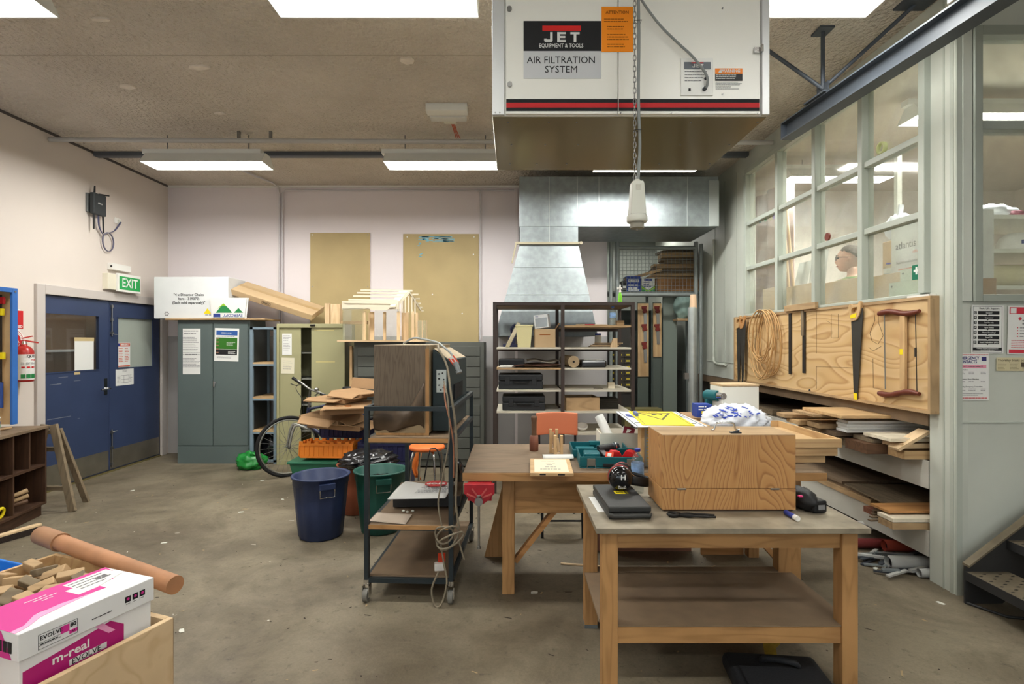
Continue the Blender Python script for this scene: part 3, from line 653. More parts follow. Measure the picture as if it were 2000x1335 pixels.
# exit sign
F_ = frame((0, 0, 0), (0, 1, 0), (0, 0, 1))
y0, y1 = yl(197), yl(262)
t = thing('exit_sign', 'green and white EXIT sign box above the blue doors', 'sign', (XL, (y0 + y1) / 2, 2.15))
MB().box(XL, XL + .07, y0 + .02, y1 - .03, 2.17, 2.36).build('housing', M('cream_plastic', (226, 220, 200), .4), t, bevel=.006)
MB().box(XL + .07, XL + .1, y0 + .14, y1 - .02, 2.155, 2.375).build('panel_frame', WHITE, t, bevel=.004)
P_ = frame((XL + .1008, (y0 + .15 + y1 - .03) / 2, 2.262), (0, 1, 0), (0, 0, 1)); hw = (y1 - y0 - .2) / 2
m = MB(); m.rect(-hw, hw, -.08, .08, P_); m.k = 1; m.text('EXIT', .155, P_ @ T(0, 0, .0008), sx=.86, bold=.002)
m.build('sign_face', [M('exit_green', (34, 150, 74), .4, emis=.12), PAPER], t)
t = thing('conduit_box', 'white plastic junction box fixed above the EXIT sign', 'junction box', (XL, yl(228), 2.44))
MB().box(XL, XL + .06, yl(209), yl(247), 2.41, 2.49).build('body', WHITE, t, bevel=.005)
MB().cyl((XL + .05, yl(209) - .002, 2.45), (XL + .05, yl(209) + .002, 2.45), .012, n=10).build('knockout', BLACK, t)
# notices on the doors
def sheet_on(F, w, h, name, label, cat, items, mats, t=.0008, group=None, paper=None):
    th = thing(name, label, cat, F.translation, group)
    MB(F).box(-w / 2, w / 2, -h / 2, h / 2, 0, t).build('sheet', paper or PAPER, th)
    m = MB(); items(m, F @ T(0, 0, t + .0005))
    if m.v: m.build('print', mats, th)
    return th
def p_blank(m, F):
    m.k = 0; m.rect(-.14, .14, .16, .2, F); m.rect(-.14, -.06, -.21, -.17, F)
dx = -.008 + .0005
F_ = frame((XL - .0075, yl(166), 1.4), (0, 1, 0), (0, 0, 1))
sheet_on(F_, .27, .33, 'blank_notice', 'blank white sheet taped low in the blue door window', 'notice', p_blank, [M('masking_tape', (196, 176, 130), .7)])
def p_emerg(m, F):
    m.k = 0; m.rect(-.1, .1, .105, .145, F); m.rect(-.1, .1, -.145, -.13, F); m.k = 1; m.text('EMERGENCY', .03, F @ T(.012, .125, .0006), sx=.85, bold=.001)
    m.k = 2; m.rect(-.1, -.075, .107, .143, F @ T(0, 0, .0004)); m.k = 0; m.lines(-.09, -.01, .08, 9, .02, .007, F, 4).lines(.01, .09, .08, 9, .02, .007, F, 6)
sheet_on(frame((XL - .007, DM + .247, 1.39), (0, 1, 0), (0, 0, 1)), .21, .3, 'emergency_notice', 'red and white EMERGENCY notice in the frosted door pane', 'notice', p_emerg, [M('notice_orange', (204, 84, 50), .7), PAPER, BLUE])
def p_plan(m, F):
    m.k = 0; m.text('DOC', .035, F @ T(0, .07, 0)); m.lines(-.13, .13, .1, 1, .02, .006, F, 2)
    for (a, b, c, d) in ((-.07, .07, -.07, -.066), (-.07, .07, .02, .024), (-.07, -.066, -.07, .02), (.066, .07, -.07, .02), (-.02, -.016, -.07, .02), (-.07, .07, -.03, -.026)): m.rect(a, b, c, d, F)
    m.lines(-.13, -.08, .02, 6, .015, .004, F, 3).lines(.08, .13, .02, 6, .015, .004, F, 5)
sheet_on(frame((XL - .007, DM + .26, 1.115), (0, 1, 0), (0, 0, 1)), .31, .2, 'floor_plan_notice', 'white floor plan sheet stuck below the frosted door pane', 'notice', p_plan, [GINK])
# ---------------------------------------------------------------- blue framed tool cabinet standing on the pigeonhole shelf
BL = M('bright_blue_paint', (52, 104, 176), .45, var=.06, vs=6)
cx0, cx1, cy0, cy1, cz0, cz1 = -4.78, -4.36, 3.5, 4.72, .83, 2.02
t = thing('tool_cabinet', 'blue framed open plywood tool cabinet with hanging saws at the edge', 'cabinet', (-4.6, 4.4, cz0))
MB().box(cx0, cx0 + .012, cy0, cy1, cz0, cz1).build('back_panel', W('ply', 'Z'), t)
MB().box(cx0 + .012, cx1 - .012, cy1 - .018, cy1, cz0, cz1 - .02).build('side_panel', W('ply', 'Z'), t)
m = MB().box(cx0 + .012, cx1, cy0, cy1 - .0, cz1 - .02, cz1).box(cx1 - .012, cx1 + .012, cy1 - .04, cy1 + .012, cz0, cz1).box(cx1 - .012, cx1 + .012, cy0, cy1 - .04, cz1 - .04, cz1)
m.build('blue_frame', BL, t, bevel=.003)
MB().cyl((cx1 + .012, cy1 - .014, cz1 - .03), (cx1 + .016, cy1 - .014, cz1 - .03), .008, n=10).build('screw', STEEL, t)
def bar_clamp(name, label, y, z0, z1, cols):
    c = thing(name, label, 'tool', (-4.5, y, z0), 'tools hung in the blue cabinet')
    MB().box(-4.44, -4.425, y - .006, y + .006, z0 + .1, z1).build('bar', M('dark_bar', (60, 54, 48), .5, .4), c)
    MB().box(-4.46, -4.4, y - .012, y + .012, z1 - .08, z1 - .02).build('head', cols[0], c, bevel=.004)
    MB().box(-4.46, -4.4, y - .014, y + .014, z0 + .42, z0 + .48).box(-4.45, -4.41, y - .014, y + .014, z0 + .8, z0 + .86).build('jaw', cols[1], c, bevel=.004)
    MB().cyl((-4.43, y, z0), (-4.43, y, z0 + .22), .016, n=10).build('handle', cols[2], c)
bar_clamp('bar_clamp', 'red and yellow bar clamp hanging in the blue tool cabinet', 4.66, .98, 1.96, (RED, YEL, M('dark_blue_grip', (40, 66, 130), .5)))
bar_clamp('bar_clamp', 'second bar clamp hanging at the very edge in the blue cabinet', 4.56, 1.0, 1.9, (BLACK, YEL, W('pine', 'Z')))
# fire signs and extinguisher
t = thing('fire_sign', 'narrow red fire extinguisher sign on the wall', 'sign', (XL, yl(34), 1.85))
MB().box(XL, XL + .004, yl(25), yl(39), 1.66, 1.87).build('plate', WHITE, t)
F_ = frame((XL + .0045, (yl(25) + yl(38)) / 2, 1.765), (0, 1, 0), (0, 0, 1)); m = MB(); m.rect(-.06, .07, -.085, .09, F_); m.k = 1; m.text('RED', .035, F_ @ T(.03, -.065, .0006), bold=.001); m.build('print', [RED, PAPER], t)
t = thing('round_fire_sign', 'round red fire sign behind the extinguisher', 'sign', (XL, yl(32), 1.58))
F_ = frame((XL, yl(27), 1.57), (0, 1, 0), (0, 0, 1)); m = MB(F_); m.cyl((0, 0, 0), (0, 0, .003), .105, n=32); m.build('plate', WHITE, t)
m = MB(F_); m.cyl((0, 0, .003), (0, 0, .0036), .095, n=32); m.k = 1
for y_, s_ in ((-.02, 'FUEL'), (-.045, 'ONLY'), (-.065, 'LIQUIDS')): m.text(s_, .022, T(.03, y_, .0042), bold=.0005)
for k in range(7):
    a = 1.25 - k * .2; m.box(-.006, .006, -.012, .012, 0, .0004, T(.078 * math.cos(a), .078 * math.sin(a), .004) @ Matrix.Rotation(a - math.pi / 2, 4, 'Z'))
m.build('print', [RED, PAPER], t)
ey = yl(32) - .02; ez = EYE + (CY - 745) * ey / FP
t = thing('fire_extinguisher', 'red fire extinguisher with white instruction label by the door', 'fire extinguisher', (XL + .09, ey, ez))
E_ = T(XL + .09, ey, ez)
MB(E_).lathe([(.0, 0), (.07, 0), (.078, .01), (.078, .28), (.07, .31), (.05, .335), (.028, .345), (.026, .36)], 28).build('cylinder', M('extinguisher_red', (176, 40, 34), .3, spec=.6), t)
MB(E_).lathe([(.0785, .02), (.0787, .022), (.0787, .262), (.0785, .264)], 28).build('label', PAPER, t)
m = MB(E_); m.cyl((0, 0, .36), (0, 0, .39), .024, .02, 12); m.build('valve', CHROME, t)
m = MB(E_); m.bar((.0, -.01, .4), (.03, .12, .375), .02, .012).bar((0, -.01, .42), (.02, .07, .44), .02, .01); m.build('lever', M('extinguisher_red', (176, 40, 34), .3), t)
m = MB(E_)
for (s_, z_, h_, k_) in (('QUELL', .245, .034, 0), ('FIRE', .21, .018, 1), ('ABE', .05, .0, 2)):
    if h_:
        for i, ch in enumerate(s_):
            a = -.5 + (i - (len(s_) - 1) / 2) * h_ * .74 / .079 + .75
            m.k = k_; m.text(ch, h_, frame((.0792 * math.cos(a), .0792 * math.sin(a), z_), (-math.sin(a), math.cos(a), 0), (0, 0, 1)), bold=.001)
for i in range(5):
    a = -.9 + i * .5; m.k = 2; m.rect(-.017, .017, -.02, .02, frame((.0792 * math.cos(a), .0792 * math.sin(a), .055), (-math.sin(a), math.cos(a), 0), (0, 0, 1)))
    m.k = 1; m.rect(-.013, .013, -.008, .008, frame((.0792 * math.cos(a), .0792 * math.sin(a), .14), (-math.sin(a), math.cos(a), 0), (0, 0, 1)))
    m.k = 3; m.lines(-.017, .017, .185, 3, .01, .004, frame((.0792 * math.cos(a), .0792 * math.sin(a), 0), (-math.sin(a), math.cos(a), 0), (0, 0, 1)), i)
m.build('label_print', [INK, RED, GREEN, GINK], t)
MB(E_).box(-.09, -.078, -.03, .03, .05, .3).build('wall_bracket', STEEL, t)

# ---------------------------------------------------------------- brown pigeonhole shelf
ang = math.atan2(-.12, .56)                           # runs along y, turned a little
Bm = Matrix.Translation((-4.19, 4.84, 0)) @ Matrix.Rotation(.211, 4, 'Z')
t = thing('pigeonhole_shelf', 'dark brown timber pigeonhole shelf standing along the left wall', 'shelf unit', (-4.3, 4.5, 0))
BW, BWZ = W('brown', 'Y'), W('brown', 'Z'); dp, ln, ht = .42, 1.6, .80
def bx(*a): return MB(Bm).box(*a)
bx(-dp, .015, -ln, .0, ht - .025, ht).build('top', W('dusty', 'Y'), t, bevel=.003)
bx(-dp, 0, -.02, 0, .1, ht - .025).build('end_panel', BWZ, t)
bx(-dp, -dp + .01, -ln, -.02, .1, ht - .025).build('back_panel', BWZ, t)
bx(-dp + .01, 0, -ln, -.02, .44, .46).build('shelf', BW, t)
bx(-dp + .01, 0, -ln, -.02, .1, .12).build('shelf', BW, t)
bx(-dp + .05, -.03, -ln, -.02, 0, .1).build('plinth', BW, t)
for y in (-.22, -.42, -.62, -.82, -1.02, -1.22, -1.42): bx(-dp + .01, -.004, y - .009, y + .009, .46, ht - .025).build('divider', BWZ, t)
for y in (-.42, -.82, -1.22): bx(-dp + .01, -.004, y - .009, y + .009, .12, .44).build('divider', BWZ, t)
# things in and on it
tin = thing('paint_tin', 'white paint tin standing on the brown pigeonhole shelf', 'paint tin', tuple(Bm @ Vector((-.1, -.55, ht))))
tm = Bm @ T(-.1, -.55, ht)
MB(tm).lathe([(0, .0), (.068, .0), (.07, .004), (.07, .136), (.074, .138), (.074, .145), (.066, .146), (.064, .138), (0, .138)], 28).build('can', M('tin_white', (222, 224, 220), .35), tin)
m = MB(tm)
for i, ch in enumerate('BONDALL'):
    a = -.25 + i * .17; m.text(ch, .026, frame((.0706 * math.cos(a), .0706 * math.sin(a), .1), (-math.sin(a), math.cos(a), 0), (0, 0, 1)), bold=.001)
m.k = 1
for i in range(3): m.rect(-.012, .012, -.012, .012, frame((.0706 * math.cos(.5 + .2 * i), .0706 * math.sin(.5 + .2 * i), .075), (-math.sin(.5 + .2 * i), math.cos(.5 + .2 * i), 0), (0, 0, 1)))
m.build('label_print', [BLUE, GREEN], tin)
one('chisel', MB(Bm).cyl((-.2, -.42, ht + .014), (-.16, -.19, ht + .014), .012, .009, 10), W('raw', 'Y'), 'wooden handled tool lying on top of the pigeonhole shelf', 'tool')
for k, (y, z, z1, c) in enumerate(((-.40, .225, .29, 'raw'), (-.39, .18, .245, 'raw'), (-.4, .150, .20, 'teak'))):
    c_ = thing('file', ('top wooden handled file poking from the lower pigeonhole', 'middle wooden handled file in the lower pigeonhole', 'lowest wooden handled file in the lower pigeonhole')[k], 'tool', tuple(Bm @ Vector((-.1, y, z))))
    MB(Bm).cyl((-.28, y + .02, z - .02), (-.1, y + .06, z + .02), .006, n=6).build('blade', M('tool_blue', (70, 130, 170), .5), c_)
    MB(Bm).cyl((-.1, y + .06, z + .02), (-.01, y + .16, z1 - .01), .016, .019, 10).build('handle', W(c, 'Y'), c_)
one('tape_roll', MB(Bm @ T(-.05, -.5, .121 + .045)).tube([(.045 * math.sin(a * .4) * .2, .04 * math.cos(a * .3927), .04 * math.sin(a * .3927)) for a in range(16)], .012, 8, closed=True), YEL, 'yellow roll of tape standing in the lower pigeonhole', 'tape')
# cricket bat-like long brush on the floor before it
t = thing('broom_head', 'brush with blue handle lying on the floor before the pigeonhole shelf', 'brush', (-4.0, 4.5, 0))
a, b = at(0, 1055, 4.2), at(82, 1030, 4.5); a.z = .03; b.z = .03
MB().cyl((-4.12, 3.66, .02), (-3.98, 4.08, .025), .014, n=10).build('handle', M('dark_blue_grip', (40, 66, 130), .5), t)
MB().bar((-3.98, 4.07, .055), (-3.86, 4.4, .06), .05, .02).build('stock', W('pale', 'Y'), t, bevel=.004)
MB().bar((-3.98, 4.07, .024), (-3.86, 4.4, .026), .055, .045).build('bristles', M('dark_bristle', (44, 34, 28), .9, bump=.6, bs=200), t)
# small timber trestle beside the shelf
t = thing('step_trestle', 'weathered timber trestle ladder leaning at the end of the brown shelf', 'trestle', (-4.1, 5.0, 0))
gw = W('grey', 'Z')
p = {'a0': (-4.02, 4.92, 0), 'a1': (-4.22, 4.95, .79), 'b0': (-4.42, 4.92, 0), 'b1': (-4.3, 4.95, .79), 'c0': (-4.13, 5.22, 0), 'c1': (-4.235, 5.02, .74)}
MB().bar(p['a0'], p['a1'], .065, .03, (0, 1, 0)).build('leg', gw, t, bevel=.003)
MB().bar(p['b0'], p['b1'], .065, .03, (0, 1, 0)).build('leg', gw, t, bevel=.003)
MB().bar(p['c0'], p['c1'], .055, .03, (0, 1, 0)).build('leg', gw, t, bevel=.003)
for z in (.2, .56, .72): MB().box(-4.4 + z * .1, -4.06 - z * .2, 4.955, 4.985, z - .02, z + .02).build('rung', W('grey', 'X'), t, bevel=.002)
# ---------------------------------------------------------------- along the back wall
# two khaki boards screwed to the wall
KH = M('khaki_board', (182, 162, 116), .6, var=.05, vs=3)
def wb(px, Y=YB): return (px - CX) * Y / FP
def zb(py, Y=YB): return EYE + (CY - py) * Y / FP
t = thing('wall_board', 'plain khaki board screwed to the back wall', 'board', (-2.4, YB, 1.5))
MB().box(wb(607), wb(723), YB - .02, YB - .0008, 1.5, zb(455)).build('panel', KH, t, bevel=.002)
m = MB()
for x in (wb(611), wb(719)):
    for z in (zb(459), zb(560)): m.cyl((x, YB - .02, z), (x, YB - .024, z), .008, n=8)
m.build('screw', STEEL, t)
t = thing('wall_board', 'khaki board with smeared light blue paint near its top', 'board', (-1, YB, 1.5))
MB().box(wb(788), wb(935), YB - .02, YB - .0008, 1.5, zb(457)).build('panel', KH, t, bevel=.002)
m = MB(); rnd = random.Random(4)
for i in range(26):
    x = wb(815 + 55 * rnd.random()); z = zb(462 + 12 * rnd.random() ** 1.5); m.box(x, x + .04 + .14 * rnd.random(), YB - .0206, YB - .02, z - .008, z + .004)
for i in range(7): x = wb(816 + 6 * rnd.random()); z = zb(470 + 32 * rnd.random()); m.box(x, x + .03, YB - .0206, YB - .02, z - .012, z)
m.build('paint_smear', M('sky_blue_paint', (120, 186, 206), .5), t)
m = MB()
for (x, z) in ((wb(796), zb(463)), (wb(926), zb(463)), (wb(845), zb(575)), (wb(925), zb(497)), (wb(903), zb(612))): m.cyl((x, YB - .02, z), (x, YB - .024, z), .01, n=8)
m.build('screw', WHITE, t)

# grey two-door steel cupboard
GC = M('dark_grey_steel_cupboard', (92, 104, 102), .4, spec=.5, var=.05, vs=2)
c0, c1, cy, cd, chh = -4.28, -3.353, 6.86, .46, 1.83
t = thing('steel_cupboard', 'dark grey two-door steel cupboard with two notices on its doors', 'cupboard', (-3.8, 7.1, 0))
MB().box(c0, c1, cy + .02, cy + cd, 0, chh).build('carcass', GC, t, bevel=.004)
MB().box(c0 + .01, c1 - .01, cy + .004, cy + .02, 0, .22).build('plinth', GC, t)
xm = (c0 + c1) / 2
for a, b in ((c0 + .02, xm - .004), (xm + .004, c1 - .02)):
    MB().box(a, b, cy, cy + .02, .23, chh - .04).build('door', GC, t, bevel=.003)
hd = MB().cyl((xm + .03, cy, 1.03), (xm + .03, cy - .02, 1.03), .016, n=12).box(xm + .022, xm + .038, cy - .035, cy - .018, .98, 1.05)
hd.build('handle', CHROME, t, bevel=.002)
one('cupboard_board', MB().box(c0 - .12, c1 + .22, cy - .04, cy + .42, chh + .001, chh + .02), W('pine', 'X'), 'timber board lying on top of the grey steel cupboard', 'board')
FB = lambda x, z, y: frame((x, y, z), (1, 0, 0), (0, 0, 1))
def p_list(m, F):
    m.k = 0; m.lines(-.1, .1, .26, 2, .03, .01, F, 1); m.lines(-.11, .11, .18, 11, .022, .006, F, 2); m.lines(-.08, .08, -.04, 1, .02, .012, F, 3); m.lines(-.11, .11, -.09, 7, .018, .006, F, 5)
sheet_on(FB(-4.087, 1.43, cy - .0015), .225, .58, 'long_notice', 'long two-sheet white list taped to the grey cupboard door', 'notice', p_list, [GINK])
def p_green(m, F):
    m.k = 0; m.rect(-.135, .135, .12, .18, F); m.k = 1; m.rect(-.135, .135, -.055, .09, F); m.k = 2; m.rect(-.135, .135, -.13, -.058, F); m.k = 3; m.lines(-.07, .12, .15, 1, .02, .012, F @ T(0, 0, .0006), 2)
    m.lines(.0, .12, .03, 3, .016, .006, F @ T(0, 0, .0006), 3).lines(.02, .12, -.085, 3, .014, .006, F @ T(0, 0, .0006), 4)
    m.k = 4
    for k in range(5): m.rect(-.132, -.1, .07 - k * .045, .085 - k * .045, F @ T(0, 0, .0006))
    m.k = 5; m.lines(-.12, .12, .105, 1, .02, .007, F, 8).lines(-.12, .1, -.155, 2, .014, .005, F, 9)
sheet_on(FB(-3.64, 1.515, cy - .0015) @ Matrix.Rotation(R(-1.5), 4, 'Z'), .31, .42, 'green_poster', 'white poster with blue, green and black bands on the grey cupboard', 'poster', p_green, [M('poster_blue', (50, 92, 160), .6), M('poster_green', (52, 112, 34), .6), M('poster_black', (34, 34, 36), .6), PAPER, M('poster_brown', (150, 110, 90), .6), GINK])

# white carton and things on the cupboard
def carton(name, label, x0, x1, y0, y1, z0, z1, mat, rz=0, flap=None, cat='box'):
    c = ((x0 + x1) / 2, (y0 + y1) / 2); th = thing(name, label, cat, (c[0], c[1], z0)); m_ = T(c[0], c[1], z0, rz)
    MB(m_).box(-(x1 - x0) / 2, (x1 - x0) / 2, -(y1 - y0) / 2, (y1 - y0) / 2, 0, z1 - z0).build('carton', mat, th, bevel=.006)
    return th, m_, x1 - x0, y1 - y0, z1 - z0
zt = chh + .021
th, m_, w_, d_, h_ = carton('white_carton', 'white carton printed 4 x Director Chairs on the grey cupboard', -4.57, -3.62, 6.86, 7.3, zt, zt + .53, M('white_carton', (224, 226, 226), .6, var=.02))
F_ = m_ @ frame((0, -d_ / 2 - .0012, 0), (1, 0, 0), (0, 0, 1)); m = MB()
for (s_, z_) in (('"4 x Director Chairs', .3), ('Item - 319070)', .25), ('(Each sold separately)"', .2)): m.text(s_, .046, F_ @ T(-.03, z_, 0), bold=.0008)
m.k = 1; m.prism([(.16, .06), (.26, .06), (.21, .13)], .0006, F_); m.k = 2; m.lines(.18, .26, .045, 1, .02, .01, F_, 1)
for k in range(6): a = k * math.pi / 3; m.cyl(F_ @ Vector((-.31 + .022 * math.cos(a), .06 + .022 * math.sin(a), 0)), F_ @ Vector((-.31 + .022 * math.cos(a), .06 + .022 * math.sin(a), .0006)), .009, n=8)
m.build('print', [INK, YEL, GINK], th)
F_ = m_ @ frame((w_ / 2 + .001, 0, 0), (0, 1, 0), (0, 0, 1)); m = MB(); m.rect(-.05, .06, .3, .36, F_); m.k = 1; m.rect(-.04, .02, .4, .42, F_); m.build('side_print', [YEL, GINK], th)
MB(m_).box(-.3, .3, -.03, .03, h_ + .0005, h_ + .0015).build('tape_strip', CREAM, th)
# upside-down copy paper lid
t = thing('paper_box_lid', 'white EVERCOPY paper box lid lying upside down on the cupboard', 'box', (-3.64, 6.75, zt))
lx0, lx1, ly0, ly1 = -3.83, -3.38, 6.5, 6.79
lm = T((lx0 + lx1) / 2, 6.82 - .16, zt); t.location = (-3.6, 6.66, zt)
ww, dd, hh = .235, .035, .26
m = MB(T(-3.6, 6.838, zt)); m.box(-ww + .03, ww - .03, -.017, .017, 0, .01)
poly = [(-ww + .03, 0), (ww - .03, 0), (ww, hh), (-ww, hh)]
m.prism(poly, .006, frame((0, -.017, 0), (1, 0, 0), (0, 0, 1)), -.006); m.prism(poly, .006, frame((0, .016, 0), (1, 0, 0), (0, 0, 1)), -.006)
m.bar((-ww + .03, 0, 0), (-ww, 0, hh), .033, .005, (0, 1, 0)).bar((ww - .03, 0, 0), (ww, 0, hh), .033, .005, (0, 1, 0))
m.build('tray', PAPER, t)
F_ = frame((-3.6, 6.838 - .0178, zt), (1, 0, 0), (0, 0, 1)); m = MB(F_)
m.prism([(-.16, .07), (-.06, .19), (.02, .11), (.05, .07)], .0006).prism([(.07, .07), (.13, .13), (.19, .07)], .0006); m.k = 1; m.rect(-.19, -.1, .015, .06, Matrix()); m.k = 2; m.prism([(-.14, .12), (-.06, .19), (-.02, .15), (-.07, .16)], .0008)
m.k = 1; m.text('EVERCOPY', .05, T(.06, .038, 0) @ Matrix.Rotation(math.pi, 4, 'Z'), bold=.001)
m.build('print', [GREEN, BLUE, M('lime_print', (150, 190, 50), .6)], t)
# long flat carton leaning from the white carton down to the cream cupboard
pa, pb = at(450, 566, 6.78), at(600, 628, 6.78)
L = 1.1
FM2 = frame(at(451, 564, 6.92), (1.045, 0, -.335), (0, math.cos(R(24)), math.sin(R(24)))); t = thing('long_carton', 'long flat brown carton sloping across the cupboard tops', 'box', FM2.translation)
MB(FM2).box(0, L, 0, .36, -.08, 0).build('carton', CARD2, t, bevel=.006)
F_ = FM2 @ frame((0, -.001, 0), (1, 0, 0), (0, 0, 1)); m = MB(F_); m.box(.42, .54, -.062, -.058, 0, .0006).box(.42, .54, -.03, -.026, 0, .0006).box(.42, .424, -.062, -.026, 0, .0006).box(.536, .54, -.062, -.026, 0, .0006).box(.44, .52, -.048, -.04, 0, .0006); m.build('print', INK, t)
MB(FM2).box(-.001, L + .001, .17, .23, 0, .0012).build('tape_strip', M('brown_tape', (176, 146, 100), .35), t)

# blue-grey open shelving
BG = M('blue_grey_steel', (92, 98, 106), .5, .2); BS = M('shelf_frame_blue', (122, 140, 152), .45)
sx0, sx1, sy, sd, sh = -3.335, -3.0, 6.84, .5, 1.74
t = thing('open_shelving', 'narrow blue-grey steel shelving with timber shelf edges', 'shelf unit', (-3.17, 7.1, 0))
for x in (sx0, sx1 - .035):
    for y in (sy, sy + sd - .035): MB().box(x, x + .035, y, y + .035, 0, sh).build('post', BS, t)
MB().box(sx0, sx1, sy, sy + .03, sh - .03, sh).box(sx0, sx1, sy + sd - .03, sy + sd, sh - .03, sh).build('top_rail', BS, t)
MB().box(sx0 + .006, sx0 + .01, sy + .035, sy + sd - .04, .05, sh).build('side_sheet', M('side_dark', (64, 68, 68), .5), t)
for z in (1.29, .85, .425):
    MB().box(sx0 + .01, sx1 - .002, sy + .002, sy + sd - .002, z - .045, z - .02).build('shelf_rail', BS, t)
    MB().box(sx0 + .011, sx1 - .003, sy + .003, sy + sd - .003, z - .02, z).build('shelf', W('pine', 'X'), t)
MB().box(sx0 + .01, sx1, sy, sy + .03, .02, .05).build('bottom_rail', BS, t)

# cream tambour cupboard
CC = M('cream_steel_cupboard', (164, 160, 122), .4, spec=.5, var=.04, vs=2)
x0, x1, y0 = -2.97, -2.11, 6.78
t = thing('cream_cupboard', 'cream steel cupboard with half-open sliding doors', 'cupboard', (-2.5, 7.0, 0)); dpt = .45; hgt = 1.78
MB().box(x0, x0 + .03, y0, y0 + dpt, 0, hgt).box(x1 - .03, x1, y0, y0 + dpt, 0, hgt).box(x0 + .03, x1 - .03, y0, y0 + dpt, hgt - .05, hgt).box(x0 + .03, x1 - .03, y0 + dpt - .01, y0 + dpt, 0, hgt - .05).box(x0 + .03, x1 - .03, y0, y0 + dpt - .01, 0, .06).build('carcass', CC, t, bevel=.003)
MB().box(x0 + .032, x0 + .3, y0 + .02, y0 + .035, .06, hgt - .05).build('sliding_door', CC, t, bevel=.003)
MB().box(x1 - .43, x1 - .032, y0 + .02, y0 + .035, .06, hgt - .05).build('sliding_door', CC, t, bevel=.003)
for z in (1.42, 1.09, .76, .43): MB().box(x0 + .035, x1 - .035, y0 + .05, y0 + dpt - .012, z - .018, z).build('shelf', M('shelf_grey', (120, 120, 112), .5), t)
m = MB(); m.box(x1 - .39, x1 - .14, y0 + .0185, y0 + .02, 1.69, 1.705).box(x1 - .37, x1 - .13, y0 + .0185, y0 + .02, 1.29, 1.31); m.build('label_strip', M('label_strip', (196, 186, 130), .5), t)
MB().cyl((x1 - .43, y0 - .012, hgt - .02), (x1 - .37, y0 - .012, hgt - .02), .012, n=8).build('latch', BLACK, t)
sheet_on(FB(-2.845, 1.52, y0 + .0175), .12, .27, 'list_notice', 'tall narrow list stuck on the cream sliding door', 'notice', lambda m, F: m.lines(-.045, .045, .11, 10, .02, .005, F, 3), [GINK])
sheet_on(FB(-2.835, 1.25, y0 + .0175) @ Matrix.Rotation(R(-1.5), 4, 'Z'), .165, .2, 'small_notice', 'square handwritten note under the list on the cream cupboard', 'notice', lambda m, F: m.lines(-.06, .06, .06, 5, .025, .005, F, 7), [GINK], paper=M('cream_paper', (220, 214, 190), .8))
# timber offcuts on it
one('timber_offcut', MB().box(-2.42, -2.36, 6.95, 7.02, hgt, hgt + .27), W('pale', 'Z'), 'narrow upright timber offcut on the cream cupboard', 'timber')
one('timber_offcut', MB().box(-2.34, -2.22, 6.93, 7.04, hgt, hgt + .26), W('pale', 'Z'), 'wide upright timber offcut on the cream cupboard', 'timber')
one('timber_offcut', MB().box(-2.2, -1.86, 6.9, 6.96, hgt, hgt + .04), W('raw', 'X'), 'flat timber offcut lying behind the model house', 'timber')
one('leaning_batten', MB().bar((-1.98, 6.62, .0), (-2.0, 6.7, 1.5), .03, .06, (0, 1, 0)), W('pine', 'Z'), 'thin timber batten standing between cream cupboard and dark drawers', 'timber')

# dark drawer cabinets
DC = M('charcoal_drawers', (88, 90, 84), .45, var=.05, vs=3)
def drawers(x0, x1, label, n1, n2):
    t = thing('drawer_cabinet', label, 'cabinet', ((x0 + x1) / 2, 6.9, 0), 'charcoal drawer cabinets'); y0 = 6.62
    MB().box(x0, x1, y0 + .012, y0 + .6, .02, 1.55).build('carcass', DC, t, bevel=.004)
    zs = [.1, .82, 1.5]; 
    for (za, zc, n) in ((.1, .78, n1), (.86, 1.5, n2)):
        for k in range(n):
            h = (zc - za) / n
            d_ = MB().box(x0 + .05, x1 - .05, y0, y0 + .012, za + k * h + .006, za + (k + 1) * h - .006).build('drawer', DC, t, bevel=.002)
            MB().box((x0 + x1) / 2 - .07, (x0 + x1) / 2 + .07, y0 - .008, y0, za + (k + .5) * h - .008, za + (k + .5) * h + .008).build('label_holder', DARKSTEEL, d_)
drawers(-1.95, -1.2, 'charcoal steel drawer cabinet under the model house', 5, 5)
drawers(-1.19, -.345, 'charcoal steel drawer cabinet behind the old television trolley', 5, 5)

# model house of sticks and acrylic
hz = 1.552; hy = 6.85
t = thing('model_house', 'architectural model house of pale sticks and clear acrylic', 'model', (-1.6, hy, hz))
PW, BO = W('pale', 'Z'), M('bone_stick', (216, 206, 184), .6)
hx0, hx1 = -2.12, -1.22
sc_ = FP / 6.65
def X_(px): return (px - CX) / sc_
def Z_(py): return EYE + (CY - py) / sc_
MB().box(X_(666), X_(832), 6.5, 7.0, hz, hz + .022).build('base_board', W('pale', 'X'), t)
hb = hz + .022
for (px, w) in ((712, 6), (722, 8), (747, 5), (779, 6), (790, 9), (807, 5)):
    for y in ((6.62, 6.9) if px in (712, 779, 807) else (6.75,)): MB().box(X_(px - w / 2), X_(px + w / 2), y, y + .03, hb, Z_(608)).build('column', PW, t)
for (px0, px1, y) in ((672, 712, 6.6), (727, 777, 6.78), (672, 672.6, 6.6)): MB().box(X_(px0), X_(px1), y, y + .004, hb, Z_(602)).build('acrylic_wall', G_ACR, t)
MB().box(X_(672), X_(672) + .004, 6.604, 6.95, hb, Z_(602)).build('acrylic_wall', G_ACR, t)
MB().box(X_(812), X_(832), 6.74, 6.744, hb, Z_(625)).build('acrylic_wall', G_ACR, t)
for px in (822, 831): MB().box(X_(px) - .004, X_(px) + .004, 6.74, 6.75, hb, Z_(625)).build('mullion', PW, t)
MB().box(X_(670), X_(780), 6.6, 6.62, Z_(604), Z_(588)).build('eaves_beam', BO, t)
